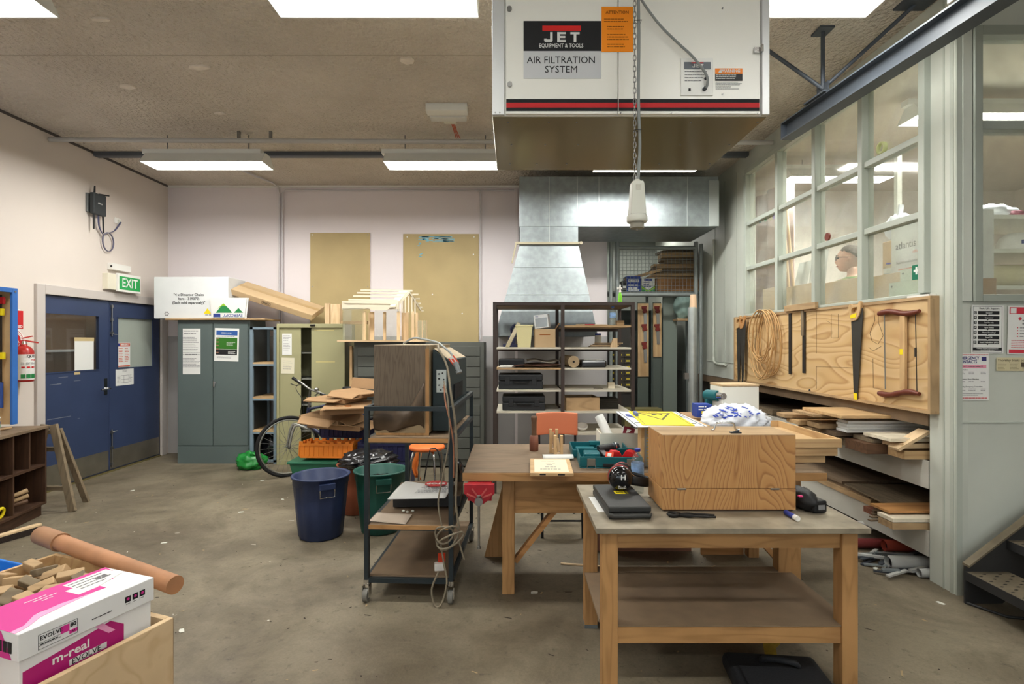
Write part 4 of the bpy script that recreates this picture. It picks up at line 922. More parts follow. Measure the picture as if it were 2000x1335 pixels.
MB().prism([(X_(712), Z_(604)), (X_(722), Z_(602)), (X_(728), Z_(606)), (X_(758), Z_(606)), (X_(764), Z_(602)), (X_(776), Z_(600)), (X_(776), Z_(598)), (X_(712), Z_(598))], .012, frame((0, 6.6, 0), (1, 0, 0), (0, 0, 1))).build('bracket_arch', BO, t)
for i, (pa_, pb_, py) in enumerate(((676, 770, 591), (681, 776, 585), (688, 782, 577), (693, 790, 570), (698, 801, 564))):
    y = 6.6 + i * .05; f = 6.65 / y
    MB().bar((X_(pa_), y, Z_(py)), (X_(pb_), y, Z_(py + 1.5)), .02, .02).build('roof_batten', BO, t)
for i, py in enumerate((572, 580, 589, 597, 603)): MB().bar((X_(800 + i * 3), 6.84 + i * .05, Z_(py)), (X_(812 + i * 1.2), 6.84 + i * .05, Z_(py)), .02, .02).build('roof_batten', BO, t)
m = MB(); m.add([(X_(776), 6.8, Z_(564)), (X_(794), 6.8, Z_(564)), (X_(774), 6.57, Z_(598)), (X_(764), 6.57, Z_(598)), (X_(776), 6.8, Z_(567)), (X_(794), 6.8, Z_(567)), (X_(774), 6.57, Z_(601)), (X_(764), 6.57, Z_(601))], [(3, 2, 1, 0), (4, 5, 6, 7), (0, 1, 5, 4), (1, 2, 6, 5), (2, 3, 7, 6), (3, 0, 4, 7)])
m.build('roof_sheet', BO, t)
for k in range(6):
    px = 778 + k * 5; y = 6.62 + k * .05
    MB().box(X_(px), X_(px + 2.4), y, y + .014, Z_(610), Z_(588 - (k * 4 if k < 4 else 22 - k * 3))).build('gable_stick', BO, t)
MB().bar((X_(776), 6.62, Z_(598)), (X_(795), 6.8, Z_(568)), .02, .02).build('rafter', BO, t)
MB().bar((X_(795), 6.8, Z_(568)), (X_(812), 7.0, Z_(602)), .02, .02).build('rafter', BO, t)
# ---------------------------------------------------------------- crumpled things
def crumple(seed, amp=.25, f=3.0):
    rnd = random.Random(seed); ws = [(Vector((rnd.gauss(0, 1), rnd.gauss(0, 1), rnd.gauss(0, 1))) * f * (1 + .9 * i), rnd.random() * 6.28, amp / (1 + .55 * i)) for i in range(6)]
    return lambda u: 1 + sum(a * (abs(math.sin(k.dot(u) + p)) - .5) for k, p, a in ws)
GREENBAG = M('green_plastic_bag', (26, 128, 50), .35, spec=.6); BLACKBAG = M('black_plastic_bag', (22, 22, 26), .22, spec=.8); WBAG = M('white_plastic_bag', (222, 226, 234), .4)
t = thing('green_bag', 'crumpled bright green plastic bag on the floor by the shelving', 'bag', (-3.2, 6.65, 0))
MB().blob((-3.2, 6.6, .085), (.15, .13, .1), 30, 20, crumple(3, .3)).build('bag', GREENBAG, t)
m = MB(); m.tube([(-3.2, 6.56, .13), (-3.17, 6.54, .19), (-3.1, 6.55, .16), (-3.07, 6.56, .07)], .012, 6, sub=3); m.build('handle', GREENBAG, t)
one('black_bag', MB().blob((-3.165, 7.08, .19), (.1, .11, .16), 26, 18, crumple(5, .3)), BLACKBAG, 'black plastic bag slumped at the bottom of the blue-grey shelving', 'bag')

# ---------------------------------------------------------------- bicycle
FRAMEP = M('bike_navy_paint', (48, 52, 78), .35, .2, spec=.6); ALU = M('aluminium', (168, 168, 162), .35, .8)
t = thing('bicycle', 'dark city bicycle with silver fork parked before the cream cupboard', 'bicycle', (-2.2, 6.3, 0))
hub_f, hub_r = Vector((-2.58, 6.2, .345)), Vector((-1.52, 6.32, .345)); wr_ = .335
ax = (hub_r - hub_f).normalized()
def wheel(c, fwd, nm):
    F_ = frame(c, fwd, (0, 0, 1))                     # local xy is the wheel plane, z the axle
    wb_ = MB(F_).tube([(wr_ * math.cos(a * math.pi / 24), wr_ * math.sin(a * math.pi / 24), 0) for a in range(48)], .019, 8, closed=True).build(nm, RUBBER, t)
    MB(F_).tube([((wr_ - .026) * math.cos(a * math.pi / 20), (wr_ - .026) * math.sin(a * math.pi / 20), 0) for a in range(40)], .01, 6, closed=True).build('rim', ALU, wb_)
    m = MB(F_)
    for k in range(28):
        a = k * math.pi / 14; o = a + (.9 if k % 2 else -.9)
        m.cyl((.022 * math.cos(o), .022 * math.sin(o), .025 if k % 4 < 2 else -.025), ((wr_ - .03) * math.cos(a), (wr_ - .03) * math.sin(a), 0), .0016, n=4, caps=False)
    m.build('spokes', STEEL, wb_, kind='stuff')
    MB(F_).cyl((0, 0, -.045), (0, 0, .045), .02, n=12).cyl((0, 0, -.06), (0, 0, .06), .007, n=8).build('hub', STEEL, wb_)
fw = Vector((-.82, -.57, 0)).normalized()             # front wheel turned towards the room
wheel(hub_f, fw, 'front_wheel'); wheel(hub_r, ax, 'rear_wheel')
up = Vector((0, 0, 1)); side = Vector((-fw.y, fw.x, 0))
head0 = at(598, 832, 6.24); head1 = at(603, 795, 6.24)
bbk = hub_f.lerp(hub_r, .58) + Vector((0, 0, -.05)); seat1 = Vector((-1.84, 6.29, .88))
m = MB()
m.cyl(head0, head1, .02, n=10).cyl(head0 + up * .03, bbk, .021, n=10).cyl(head1 - up * .02, seat1, .016, n=10).cyl(bbk, seat1 + (seat1 - bbk) * .05, .017, n=10)
for s_ in (-.05, .05): m.cyl(bbk, hub_r + Vector((0, s_, 0)), .01, n=8).cyl(seat1, hub_r + Vector((0, s_, 0)), .009, n=8)
m.build('frame', FRAMEP, t)
for s_ in (-1, 1):
    o = side * .055 * s_
    MB().tube([hub_f + o, hub_f + o - fw * .06 + up * .24, head0 + o * .9 - up * .02], [.012, .016, .018], 8, sub=3).build('fork_blade', ALU, t)
MB().cyl(head0 - side * .06 - up * .01, head0 + side * .06 - up * .01, .02, n=10).build('fork_crown', ALU, t)
st = at(605, 772, 6.22)
hb_ = at(606, 760, 6.16)
MB().cyl(head1, st, .014, n=8).cyl(st, hb_, .014, n=8).build('stem', STEEL, t)
L_, R_ = at(572, 738, 6.3), at(642, 775, 5.98)
MB().tube([L_, L_.lerp(hb_, .5) + up * .01, hb_, R_.lerp(hb_, .5) + up * .01, R_], .012, 8, sub=3).build('handlebar', ALU, t)
for e in (L_, R_):
    MB().cyl(e, e.lerp(hb_, .42), .018, .017, 10).build('grip', BLACK, t)
    p = e.lerp(hb_, .5); MB().tube([p, p + fw * .05 - up * .02, p + fw * .07 + (e - hb_).normalized() * .08 - up * .03], .005, 6, sub=2).build('brake_lever', BLACK, t)
m = MB(); b_ = hb_.lerp(R_, .35) + up * .03; m.blob(b_, (.025, .025, .022), 14, 8); m.build('bell', CHROME, t)
m = MB()
for k, e in enumerate((L_, R_)): p = e.lerp(hb_, .5); m.tube([p + fw * .03, p + fw * .06 - up * .06, hb_ + fw * (.07 + .02 * k) - up * .16, head0 + fw * .06 - up * .02, head0 + side * .03], .0035, 5, sub=4)
m.build('brake_cables', BLACK, t)
MB().cyl(seat1, seat1 + up * .1, .013, n=8).build('seat_post', STEEL, t)
sp = seat1 + up * .12; sd = -ax
MB(frame(sp, ax, (-ax).cross(Vector((0, 0, 1))))).prism([(-.14, -.02), (-.14, .02), (.02, .035), (.1, .085), (.13, .07), (.13, -.07), (.1, -.085), (.02, -.035)], .05, None, -.02).build('saddle', M('saddle_black', (34, 34, 38), .5), t, bevel=.015)
m = MB(); m.cyl(bbk - Vector((0, .07, 0)), bbk + Vector((0, .07, 0)), .018, n=10).cyl(bbk + Vector((0, -.05, 0)), bbk + Vector((0, -.054, 0)), .085, n=24); m.build('chainset', DARKSTEEL, t)
for s_ in (-1, 1):
    c = bbk + Vector((.12 * s_, .075 * s_, -.1 * s_)); MB().bar(bbk + Vector((0, .075 * s_, 0)), c, .02, .012).build('crank', ALU, t); MB().cbox(c + Vector((0, .05 * s_, 0)), (.09, .07, .025)).build('pedal', BLACK, t)

# ---------------------------------------------------------------- plastic bins
def bin_(label, cx, cy, r0, r1, h, col, grp, key, rz=0):
    mt = M(key, col, .45, var=.12, vs=7)
    t = thing('rubbish_bin', label, 'bin', (cx, cy, 0), grp); B = T(cx, cy, 0, rz); n = 48
    V = []; F = []
    prof = [(0, .004), (r0 - .012, .0), (r0, .012), (r0 + (r1 - r0) * .55, h * .55), (r1 - .008, h - .07), (r1 + .002, h - .065), (r1 + .004, h - .012), (r1 + .012, h - .012), (r1 + .016, h), (r1 + .004, h + .004), (r1 - .012, h - .004), (r0 - .012, .03), (0, .03)]
    for i, (r, z) in enumerate(prof):
        for k in range(n):
            rr = r * (1 + (.03 if k % 4 < 2 else -.006)) if i in (2, 3, 4) else r
            V.append((rr * math.cos(2 * math.pi * k / n), rr * math.sin(2 * math.pi * k / n), z))
    for i in range(len(prof) - 1): F += [(i * n + k, i * n + (k + 1) % n, (i + 1) * n + (k + 1) % n, (i + 1) * n + k) for k in range(n)]
    MB(B).add(V, F, True).build('tub', mt, t)
    for a in (-math.pi / 2 + .35, math.pi / 2 + .35):
        q = B @ Matrix.Rotation(a, 4, 'Z')
        hd = MB(q).box(r1 - .002, r1 + .026, -.06, .06, h - .075, h - .03).build('handle_boss', mt, t, bevel=.004)
        MB(q).tube([(r1 + .02, -.055, h - .06), (r1 + .014, -.055, h - .135), (r1 + .014, .055, h - .135), (r1 + .02, .055, h - .06)], .004, 6).build('wire_handle', CHROME, hd)
    return t
bin_('big navy blue plastic rubbish bin on the floor', -1.535, 4.32, .165, .212, .49, (42, 54, 88), 'plastic bins', 'navy_plastic', .2)
bin_('dark green plastic bin behind the trolley', -1.085, 4.44, .155, .205, .5, (28, 78, 68), 'plastic bins', 'green_plastic', 0)
bin_('terracotta plastic bin with a black bag over it', -1.42, 4.92, .14, .165, .44, (150, 82, 56), 'plastic bins', 'terracotta_plastic', .5)
one('bin_liner', MB().blob((-1.3, 4.9, .475), (.24, .22, .085), 48, 26, crumple(9, .17, 5)), BLACKBAG, 'shiny black rubbish bag heaped over the terracotta bin', 'bag')
one('bin_rubbish', MB().blob((-1.085, 4.44, .4), (.12, .11, .05), 26, 14, crumple(12, .2, 4)), BLACKBAG, 'dark rubbish inside the green bin', 'rubbish')

# ---------------------------------------------------------------- crates and flattened cartons beside the bicycle
def crate(label, x0, x1, y0, y1, z0, h, mat, rx=0, rz=0, castle=True):
    t = thing('folding_crate', label, 'crate', ((x0 + x1) / 2, (y0 + y1) / 2, z0), 'plastic folding crates'); w, d = x1 - x0, y1 - y0
    C_ = T((x0 + x1) / 2, (y0 + y1) / 2, z0, rz, rx)
    def wall(nm, L, mt):                              # ribbed panel in local x, height z
        m = MB(mt); m.box(-L / 2, L / 2, -.004, .004, 0, h)
        for k in range(int(L / .05) + 1): m.box(-L / 2 + k * .05 - .004, -L / 2 + k * .05 + .004, -.012, -.004, .01, h - .02)
        m.box(-L / 2, L / 2, -.016, .006, h - .025, h)
        if castle:
            for k in range(int(L / .08)): m.box(-L / 2 + k * .08, -L / 2 + k * .08 + .04, -.016, .006, h, h + .02)
        m.build(nm, mat, t)
    wall('front_panel', w, C_ @ T(0, -d / 2 + .017, .01)); wall('rear_panel', w, C_ @ T(0, d / 2 - .017, .01, math.pi))
    wall('side_panel', d - .06, C_ @ T(-w / 2 + .017, 0, .01, -math.pi / 2)); wall('side_panel', d - .06, C_ @ T(w / 2 - .017, 0, .01, math.pi / 2))
    MB(C_).box(-w / 2 + .01, w / 2 - .01, -d / 2 + .01, d / 2 - .01, 0, .01).build('base', mat, t)
    return t
ORG = M('orange_crate_plastic', (226, 130, 40), .45); NAV = M('navy_crate_plastic', (36, 38, 74), .45)
t = thing('green_tub', 'green storage tub on the floor under the orange crate', 'tub', (-2.1, 5.6, 0))
GT = M('green_tub_plastic', (46, 110, 84), .4); x0, x1, y0, y1 = -2.28, -1.6, 5.5, 5.95
m = MB(); lo = .06
A = [(x0 + lo, y0 + lo, 0), (x1 - lo, y0 + lo, 0), (x1 - lo, y1 - lo, 0), (x0 + lo, y1 - lo, 0), (x0, y0, .3), (x1, y0, .3), (x1, y1, .3), (x0, y1, .3)]
m.add(A, [(3, 2, 1, 0), (0, 1, 5, 4), (1, 2, 6, 5), (2, 3, 7, 6), (3, 0, 4, 7), (4, 5, 6, 7)]); m.build('tub', GT, t, bevel=.008)
MB().box(x0 - .02, x1 + .02, y0 - .02, y1 + .02, .301, .325).build('lid', GT, t, bevel=.006)
crate('orange ribbed folding crate on the green tub', -2.19, -1.63, 5.52, 5.85, .345, .14, ORG, R(-4), R(-2))
crate('navy blue folding crate above the orange one', -2.1, -1.2, 5.86, 6.2, .5, .12, NAV, 0, R(-4))
crate('lower navy folding crate stacked beside the stool', -1.58, -1.05, 5.5, 5.82, .33, .17, NAV, 0, 0)
one('crate_stand', MB().box(-1.58, -1.06, 5.52, 5.86, 0, .329), M('blue_tub', (52, 56, 92), .5), 'dark blue tub under the navy crates', 'tub', bevel=.01)
one('orange_cloth', MB().sheet(lambda u, v: (-1.0 + .06 * u + .02 * math.sin(7 * v), 5.47 + .02 * math.sin(9 * u + 4 * v), .52 - .34 * v - .03 * u), 6, 10, .006), M('orange_cloth', (214, 118, 50), .8), 'orange cloth hanging over the end of the navy crates', 'cloth')
def flat_carton(label, pts, z, th_, seed, flaps=2):
    t = thing('flattened_carton', label, 'carton', (pts[0][0], pts[0][1], z), 'flattened brown cartons'); rnd = random.Random(seed)
    c = Vector((sum(p[0] for p in pts) / 4, sum(p[1] for p in pts) / 4, z))
    tilt = Matrix.Translation(c) @ Matrix.Rotation(R(rnd.uniform(0, 9)), 4, 'X') @ Matrix.Rotation(R(rnd.uniform(-7, 5)), 4, 'Y')
    loc = [(p[0] - c.x, p[1] - c.y) for p in pts]
    MB(tilt).prism(loc, th_).build('panel', CARD, t, bevel=.003)
    for k in range(flaps):
        a, b = Vector((*loc[k], th_)), Vector((*loc[(k + 1) % 4], th_)); e = (b - a); nrm_ = Vector((e.y, -e.x, 0)).normalized()
        out = nrm_ * .1 + Vector((0, 0, rnd.uniform(-.05, .05))); a2, b2 = a.lerp(b, .06), a.lerp(b, .94)
        V = [a2, b2, b2 + out - e * .05, a2 + out + e * .05]; V = [tuple(v) for v in V] + [tuple(v - Vector((0, 0, .008))) for v in V]
        MB(tilt).add(V, [(0, 1, 2, 3), (7, 6, 5, 4), (0, 4, 5, 1), (1, 5, 6, 2), (2, 6, 7, 3), (3, 7, 4, 0)]).build('flap', CARD, t)
    return t, tilt
flat_carton('lowest flattened carton on the crates', [(-2.1, 5.5), (-1.55, 5.45), (-1.5, 5.85), (-2.05, 5.9)], .66, .05, 1)
flat_carton('flattened carton second from the bottom, poking left', [(-2.18, 5.5), (-1.75, 5.4), (-1.6, 5.75), (-2.0, 5.85)], .75, .05, 2)
tt, ti = flat_carton('flattened carton printed with a round logo beside the television', [(-1.86, 5.2), (-1.42, 5.35), (-1.5, 5.75), (-1.92, 5.6)], .86, .05, 5, 1)
m = MB(ti @ T(.02, -.05, .0512)); m.tube([(.035 * math.cos(a * .4), .03 * math.sin(a * .4), 0) for a in range(16)], .004, 4, closed=True); m.text('GSO', .05, T(-.09, -.02, 0)); m.build('print', M('brown_ink', (110, 80, 54), .8), tt)
flat_carton('upper flattened carton with open flaps', [(-2.15, 5.6), (-1.7, 5.45), (-1.55, 5.75), (-1.95, 5.9)], .93, .045, 3, 3)
flat_carton('topmost flattened carton on the pile', [(-1.9, 5.6), (-1.55, 5.5), (-1.42, 5.8), (-1.75, 5.95)], .99, .04, 8, 2)
t = thing('standing_flap', 'cardboard flap standing up behind the carton pile', 'carton', (-1.65, 5.95, .95)); MB(T(-1.63, 5.97, 1.03, 0, R(-18), R(4))).box(-.16, .16, -.004, .004, 0, .12).build('panel', CARD, t)

# ---------------------------------------------------------------- orange stool
t = thing('orange_stool', 'round orange seated stool with chrome legs behind the trolley', 'stool', (-.78, 4.9, 0))
MB(T(-.78, 4.92, .57)).lathe([(0, .0), (.15, .0), (.165, .01), (.165, .028), (.15, .038), (0, .04)], 30).build('seat', M('orange_vinyl', (222, 110, 50), .45), t)
for k in range(4):
    a = .6 + k * math.pi / 2; c, s_ = math.cos(a), math.sin(a)
    MB().tube([(-.78 + .1 * c, 4.92 + .1 * s_, .565), (-.78 + .135 * c, 4.92 + .135 * s_, .55), (-.78 + .15 * c, 4.92 + .15 * s_, .5), (-.78 + .2 * c, 4.92 + .2 * s_, .0)], .011, 8).build('leg', CHROME, t)
one('stool_cables', MB().tube([(-.72, 4.72, .6), (-.74, 4.7, .5), (-.79, 4.69, .2), (-.8, 4.68, .03)], .006, 6, sub=3).tube([(-.72, 4.72, .61), (-.65, 4.71, .6), (-.62, 4.7, .4), (-.63, 4.7, .1)], .006, 6, sub=3), BLACK, 'thin black cable draped over the orange stool', 'cable')

# ---------------------------------------------------------------- steel trolley
TM = T(-.35, 3.19, 0, -.045)
TS = M('trolley_dark_steel', (44, 52, 56), .5, .2); tw, td, tz = .535, 1.03, 1.164
t = thing('steel_trolley', 'dark steel three-tier trolley on castors carrying an old television', 'trolley', (-.35, 3.19, 0))
for x in (-tw, -.027):
    for y in (0, td - .027): MB(TM).box(x, x + .027, y, y + .027, .13, tz).build('post', TS, t)
for z in (tz, .972, .455, .14):
    m = MB(TM)
    if z == tz: m.box(-tw + .027, -.027, 0, .025, z - .025, z)
    m.box(-tw + .027, -.027, td - .025, td, z - .025, z).box(-tw, -tw + .025, .027, td - .027, z - .025, z).box(-.025, 0, .027, td - .027, z - .025, z)
    if z < 1: m.box(-tw + .027, -.027, 0, .025, z - .028, z)
    m.build('rail', TS, t)
for z in (.973, .456, .141): MB(TM).box(-tw + .026, -.026, .002 if z > .2 else .026, td - .026, z - (.022 if z > .2 else .0), z + (.002 if z > .2 else .012)).build('shelf', DUST, t)
for z in (.973, .456): MB(TM).box(-tw + .028, -.028, -.004, .002, z - .022, z + .003).build('shelf_edge', W('beech', 'X'), t)
for (x, y) in ((-tw + .013, .013), (-.013, .013), (-tw + .013, td - .013), (-.013, td - .013)):
    c = MB(TM @ T(x, y)).cyl((0, 0, .1), (0, 0, .13), .02, n=12).box(-.022, -.016, -.03, .02, .03, .1).box(.016, .022, -.03, .02, .03, .1).build('castor', CHROME, t)
    MB(TM @ T(x, y)).cyl((-.014, -.012, .04), (.014, -.012, .04), .038, n=18).build('wheel', M('grey_wheel', (120, 118, 112), .6), c)
# old television lying side-on
TVM = TM @ T(0, 0, .976)
t = thing('old_television', 'old television with peeling wood veneer and dark back on the trolley', 'television', tuple(TVM @ Vector((-.3, .5, 0))))
bx0, bx1, by0, by1, bh = -.506, -.165, .11, .9, .553
MB(TVM).box(bx0, bx1, by0, by1, .012, bh).build('cabinet', M('chipboard_edge', (150, 130, 100), .7), t, bevel=.003)
MB(TVM).box(bx0 - .002, bx1 - .02, by0 - .004, by0, .16, bh).build('veneer', W('veneer', 'Z'), t)
def peel(u, v):                                       # torn veneer drooping at the lower edge
    x = bx0 + .0 + (bx1 - .03 - bx0) * u; sag = .05 * math.sin(math.pi * u) + .12 * (1 - u) * 0
    return (x, by0 - .006 - .03 * math.sin(math.pi * v) * (.4 + .6 * u) - .012 * math.sin(9 * u + 3 * v), .17 - (.135 + .02 * math.sin(6 * u)) * v + .18 * max(0, u - .72) * 3 * (1 - v))
MB(TVM).sheet(peel, 24, 10, .0015).build('peeled_veneer', M('peeled_veneer', (86, 70, 54), .45, var=.25, vs=9), t)
MB(TVM).box(bx1 - .022, bx1 + .0, by0 - .006, by0, .0, bh - .02).box(bx0 + .01, bx1 - .022, by0 - .006, by0, .0, .014).build('bare_edge', W('beech', 'Z'), t)
MB(TVM).box(bx0, bx1 + .002, by0 - .003, by1, bh, bh + .003).build('top_dust', M('dusty_top', (176, 160, 136), .9, var=.1), t)
m = MB(TVM); P0 = [(bx1, by0 + .06), (-.02, by0 + .06), (.012, by0 + .16), (.012, by1 - .1), (bx1, by1 - .05)]
DKG = M('television_back', (36, 48, 50), .5, var=.1, vs=8)
lowz, hi0, hi1 = .02, .53, .46
V = [(bx1 + .012, by0 + .05, lowz), (-.05, by0 + .05, lowz), (-.03, by1 - .06, lowz), (bx1 + .012, by1 - .06, lowz), (bx1 + .012, by0 + .05, hi0), (-.05, by0 + .05, hi1), (-.03, by1 - .06, hi1), (bx1 + .012, by1 - .06, hi0)]
m.add(V, [(3, 2, 1, 0), (4, 5, 6, 7), (0, 1, 5, 4), (1, 2, 6, 5), (2, 3, 7, 6), (3, 0, 4, 7)]); m.build('back_cover', DKG, t, bevel=.004)
MB(TVM).add([(bx1 + .02, by0 + .06, hi0 + .001), (-.055, by0 + .06, hi1 + .005), (-.035, by1 - .08, hi1 + .003), (bx1 + .02, by1 - .08, hi0 + .001), (bx1 + .02, by0 + .06, hi0 + .004), (-.055, by0 + .06, hi1 + .008), (-.035, by1 - .08, hi1 + .006), (bx1 + .02, by1 - .08, hi0 + .004)], [(3, 2, 1, 0), (4, 5, 6, 7), (0, 1, 5, 4), (1, 2, 6, 5), (2, 3, 7, 6), (3, 0, 4, 7)]).build('cover_dust', M('dusty_top', (176, 160, 136), .9), t)
m = MB(TVM); m.box(-.128, -.066, by0 + .046, by0 + .05, .26, .4); m.k = 1
for (x, z) in ((-.112, .375), (-.09, .38), (-.112, .345), (-.082, .34), (-.112, .305), (-.085, .29), (-.1, .275)): m.cyl((x, by0 + .046, z), (x, by0 + .042, z), .005, n=8)
m.build('connection_plate', [M('plate_alu', (186, 192, 186), .4, .4), INK], t)
m = MB(TVM)
for k in range(9): m.box(-.044, -.034, by0 + .2 + k * .05, by0 + .23 + k * .05, .2, .3, )
m.build('vent_slot', BLACK, t)
TC = M('grey_cable', (138, 142, 140), .5); BC = M('dusty_beige_cable', (126, 116, 98), .6)
wq = lambda *p: tuple(TVM @ Vector(p))
t = thing('power_cable', 'grey mains cable with clear plug looping over the television', 'cable', wq(-.2, .3, .56))
MB().tube([wq(-.42, .5, .563), wq(-.34, .44, .6), wq(-.26, .4, .592), wq(-.16, .34, .572), wq(-.1, .2, .55), wq(-.03, .13, .5), wq(.0, .1, .44)], .007, 8, sub=4).build('cord', TC, t)
MB().cyl(wq(.0, .1, .445), wq(.02, .08, .40), .018, .014, 12).cyl(wq(.02, .08, .40), wq(.026, .076, .385), .02, n=12).build('plug', M('grey_plug', (120, 124, 126), .4), t)
F_ = frame(wq(-.012, .1, .46), (.6, 0, -.8), (.8, 0, .6)); m = MB(F_); m.box(-.03, .03, -.02, .02, 0, .001); m.k = 1; m.box(-.03, .03, -.02, -.012, .001, .0014).box(-.03, .03, .012, .02, .001, .0014).box(-.015, .015, -.006, .006, .001, .0014); m.build('test_tag', [PAPER, M('tag_red', (220, 70, 40), .5)], t)
t = thing('coiled_cable', 'long beige cable hanging in loops down the trolley post', 'cable', tuple(TM @ Vector((0, .05, .3))))
q = lambda *p: tuple(TM @ Vector(p))
m = MB(); m.tube([q(-.12, .17, 1.525), q(-.1, .1, 1.5), q(-.045, .06, 1.4), q(-.01, -.02, 1.25), q(.02, -.025, 1.05), q(.025, -.02, .8), q(.02, -.02, .6), q(.04, -.02, .45)], .007, 8, sub=4)
for k in range(3):
    m.tube([q(-.05 + .02 * k + (.055 + .012 * k) * math.cos(a), -.03 - .008 * k + .02 * math.cos(2 * a), .42 + (.05 + .02 * (k % 2)) * math.sin(a + .4 * k) - .015 * k) for a in [i * math.pi / 6 for i in range(12)]], .006, 6, closed=True)
m.tube([q(-.06, -.03, .46), q(-.085, -.02, .6), q(-.06, -.02, .75), q(-.02, -.02, .98), q(-.03, .0, 1.2), q(-.07, .09, 1.31)], .005, 6, sub=4)
m.tube([q(-.07, -.02, .36), q(-.05, -.03, .25), q(-.03, -.04, .14), q(-.06, -.06, .02), q(-.1, -.05, .012), q(-.12, -.04, .1), q(-.08, -.03, .2)], .006, 6, sub=4)
m.tube([q(.03, -.02, .4), q(.06, -.02, .3), q(.07, -.02, .27)], .006, 6, sub=2)
m.build('cord', BC, t)
one('copper_cable', MB().tube([q(-.068, .095, 1.29), q(-.05, .02, 1.2), q(-.02, -.015, 1.1), q(.005, -.02, .95), q(.006, -.02, .75)], .005, 6, sub=4), M('copper_cable', (150, 100, 74), .5), 'copper brown cable hanging from the television socket plate', 'cable')
# things on trolley shelves
t = thing('video_recorder', 'dusty black flat video recorder on the middle trolley shelf', 'electronics', q(-.25, .5, .46)); vm = TM @ T(-.24, .5, .459, .08)
MB(vm).box(-.22, .22, -.17, .17, .008, .08).build('case', M('recorder_black', (44, 44, 44), .5), t, bevel=.004); MB(vm).box(-.222, .222, -.172, .172, .08, .083).build('dusty_lid', DUST, t)
t = thing('stop_sign_sheet', 'creased white sheet with a red STOP octagon on the recorder', 'sign', q(-.18, .5, .56))
sm_ = TM @ T(-.2, .38, .56, .1)
def shf(u, v): return tuple(sm_ @ Vector((-.2 + .36 * u - .06 * (1 - v) + 0, -.19 + .38 * v, .004 + .012 * math.sin(5 * u + 2 * v) * v + .012 * math.sin(3 * v))))
MB().sheet(shf, 12, 10, .0015).build('sheet', PAPER, t)
m = MB(sm_ @ T(.02, .1, .022) @ Matrix.Rotation(math.pi, 4, 'Z')); m.prism([(.08 * math.cos(math.pi / 8 + k * math.pi / 4), .08 * math.sin(math.pi / 8 + k * math.pi / 4)) for k in range(8)], .0006); m.k = 1; m.text('STOP', .052, T(0, 0, .0012), bold=.002); m.k = 2
m.lines(-.1, .12, .0 + .13, 3, .02, .009, T(0, 0, .0), 2); m.lines(-.08, .14, .2, 5, .015, .005, T(0, 0, -.004), 3)
m.build('print', [M('stop_red', (196, 60, 62), .6), PAPER, GINK], t)
one('paper_sheet', MB(TM @ T(-.4, .1, .461, -.2)).sheet(lambda u, v: (-.11 + .24 * u - .03 * v, -.07 + .16 * v, .002 + .008 * u * v), 6, 6, .0012), M('tan_paper', (204, 188, 170), .8), 'sheet of tan paper lying at the front of the middle trolley shelf', 'paper')
for k in range(3): one('white_bead', MB().blob(q(-.36 + .03 * k, .25 - .02 * (k % 2), .466), (.011, .008, .007), 8, 6), CREAM, ('first', 'second', 'third')[k] + ' tiny white packing bead from the left beside the tan paper', 'bead')
t = thing('adaptor_plug', 'white plug adaptor with orange tag on the bottom trolley shelf', 'adaptor', q(-.1, .1, .155)); MB(TM @ T(-.1, .1, .1535, .2)).box(-.03, .03, -.02, .02, 0, .045).build('body', WHITE, t, bevel=.005); MB(TM @ T(-.09, .11, .2, .2, .4)).box(-.02, .025, -.002, .002, 0, .07).build('tag', M('tag_red', (220, 70, 40), .5), t)
one('trolley_bag', MB().blob(q(-.1, .85, .56), (.05, .1, .1), 18, 12, crumple(4, .2)), BLACKBAG, 'small black bag at the back of the middle trolley shelf', 'bag')
# ---------------------------------------------------------------- brown steel rack
RM = M('brown_rack_steel', (66, 56, 52), .5, .2); RWH = M('white_laminate', (206, 200, 184), .6, var=.06, vs=6)
rx0, rx1, rxm, ry0, ry1, rzt = -.195, 1.257, .52, 5.5, 6.22, 1.96
t = thing('storage_rack', 'brown steel rack with white shelves before the extraction hood', 'rack', (.53, 5.8, 0))
for x in (rx0, rxm - .018, rx1 - .036):
    for y in (ry0, ry1 - .036): MB().box(x, x + .036, y, y + .036, 0, rzt).build('post', RM, t)
MB().box(rx0, rx1, ry0 + .001, ry0 + .035, rzt - .034, rzt - .001).box(rx0, rx1, ry1 - .035, ry1 - .001, rzt - .034, rzt - .001).box(rx0 + .001, rx0 + .035, ry0 + .036, ry1 - .036, rzt - .034, rzt - .001).box(rx1 - .035, rx1 - .001, ry0 + .036, ry1 - .036, rzt - .034, rzt - .001).build('top_rail', RM, t)
MB().box(rx0 + .036, rx1 - .036, ry0 + .036, ry1 - .036, rzt - .04, rzt - .022).build('top_board', W('dusty', 'X'), t)
ZA, ZBs, ZCs, ZD, ZE, ZU = 1.495, 1.285, 1.06, .84, .615, 1.72
for (a, b, z, mt) in ((rx0, rxm, ZA, RWH), (rxm, rx1, ZA, RWH), (rx0, rxm, ZBs, W('raw', 'X')), (rxm, rx1, ZBs, RWH), (rx0, rxm, ZCs, RWH), (rxm, rx1, ZCs, RWH), (rx0, rxm, ZD, RWH), (rxm, rx1, ZD, RWH), (rxm, rx1, ZE, RWH), (rxm, rx1, ZU, W('raw', 'X')), (rx0, rxm, .3, RWH)):
    MB().box(a + .037 if a == rx0 else a + .019, b - .019 if b == rxm else b - .037, ry0 + .005, ry1 - .04, z - .018, z).build('shelf', mt, t)
    MB().box(a + .036 if a == rx0 else a + .018, b - .018 if b == rxm else b - .036, ry1 - .036, ry1 - .02, z - .05, z - .0185).build('shelf_rail', RM, t)
yk = ry0 + .05
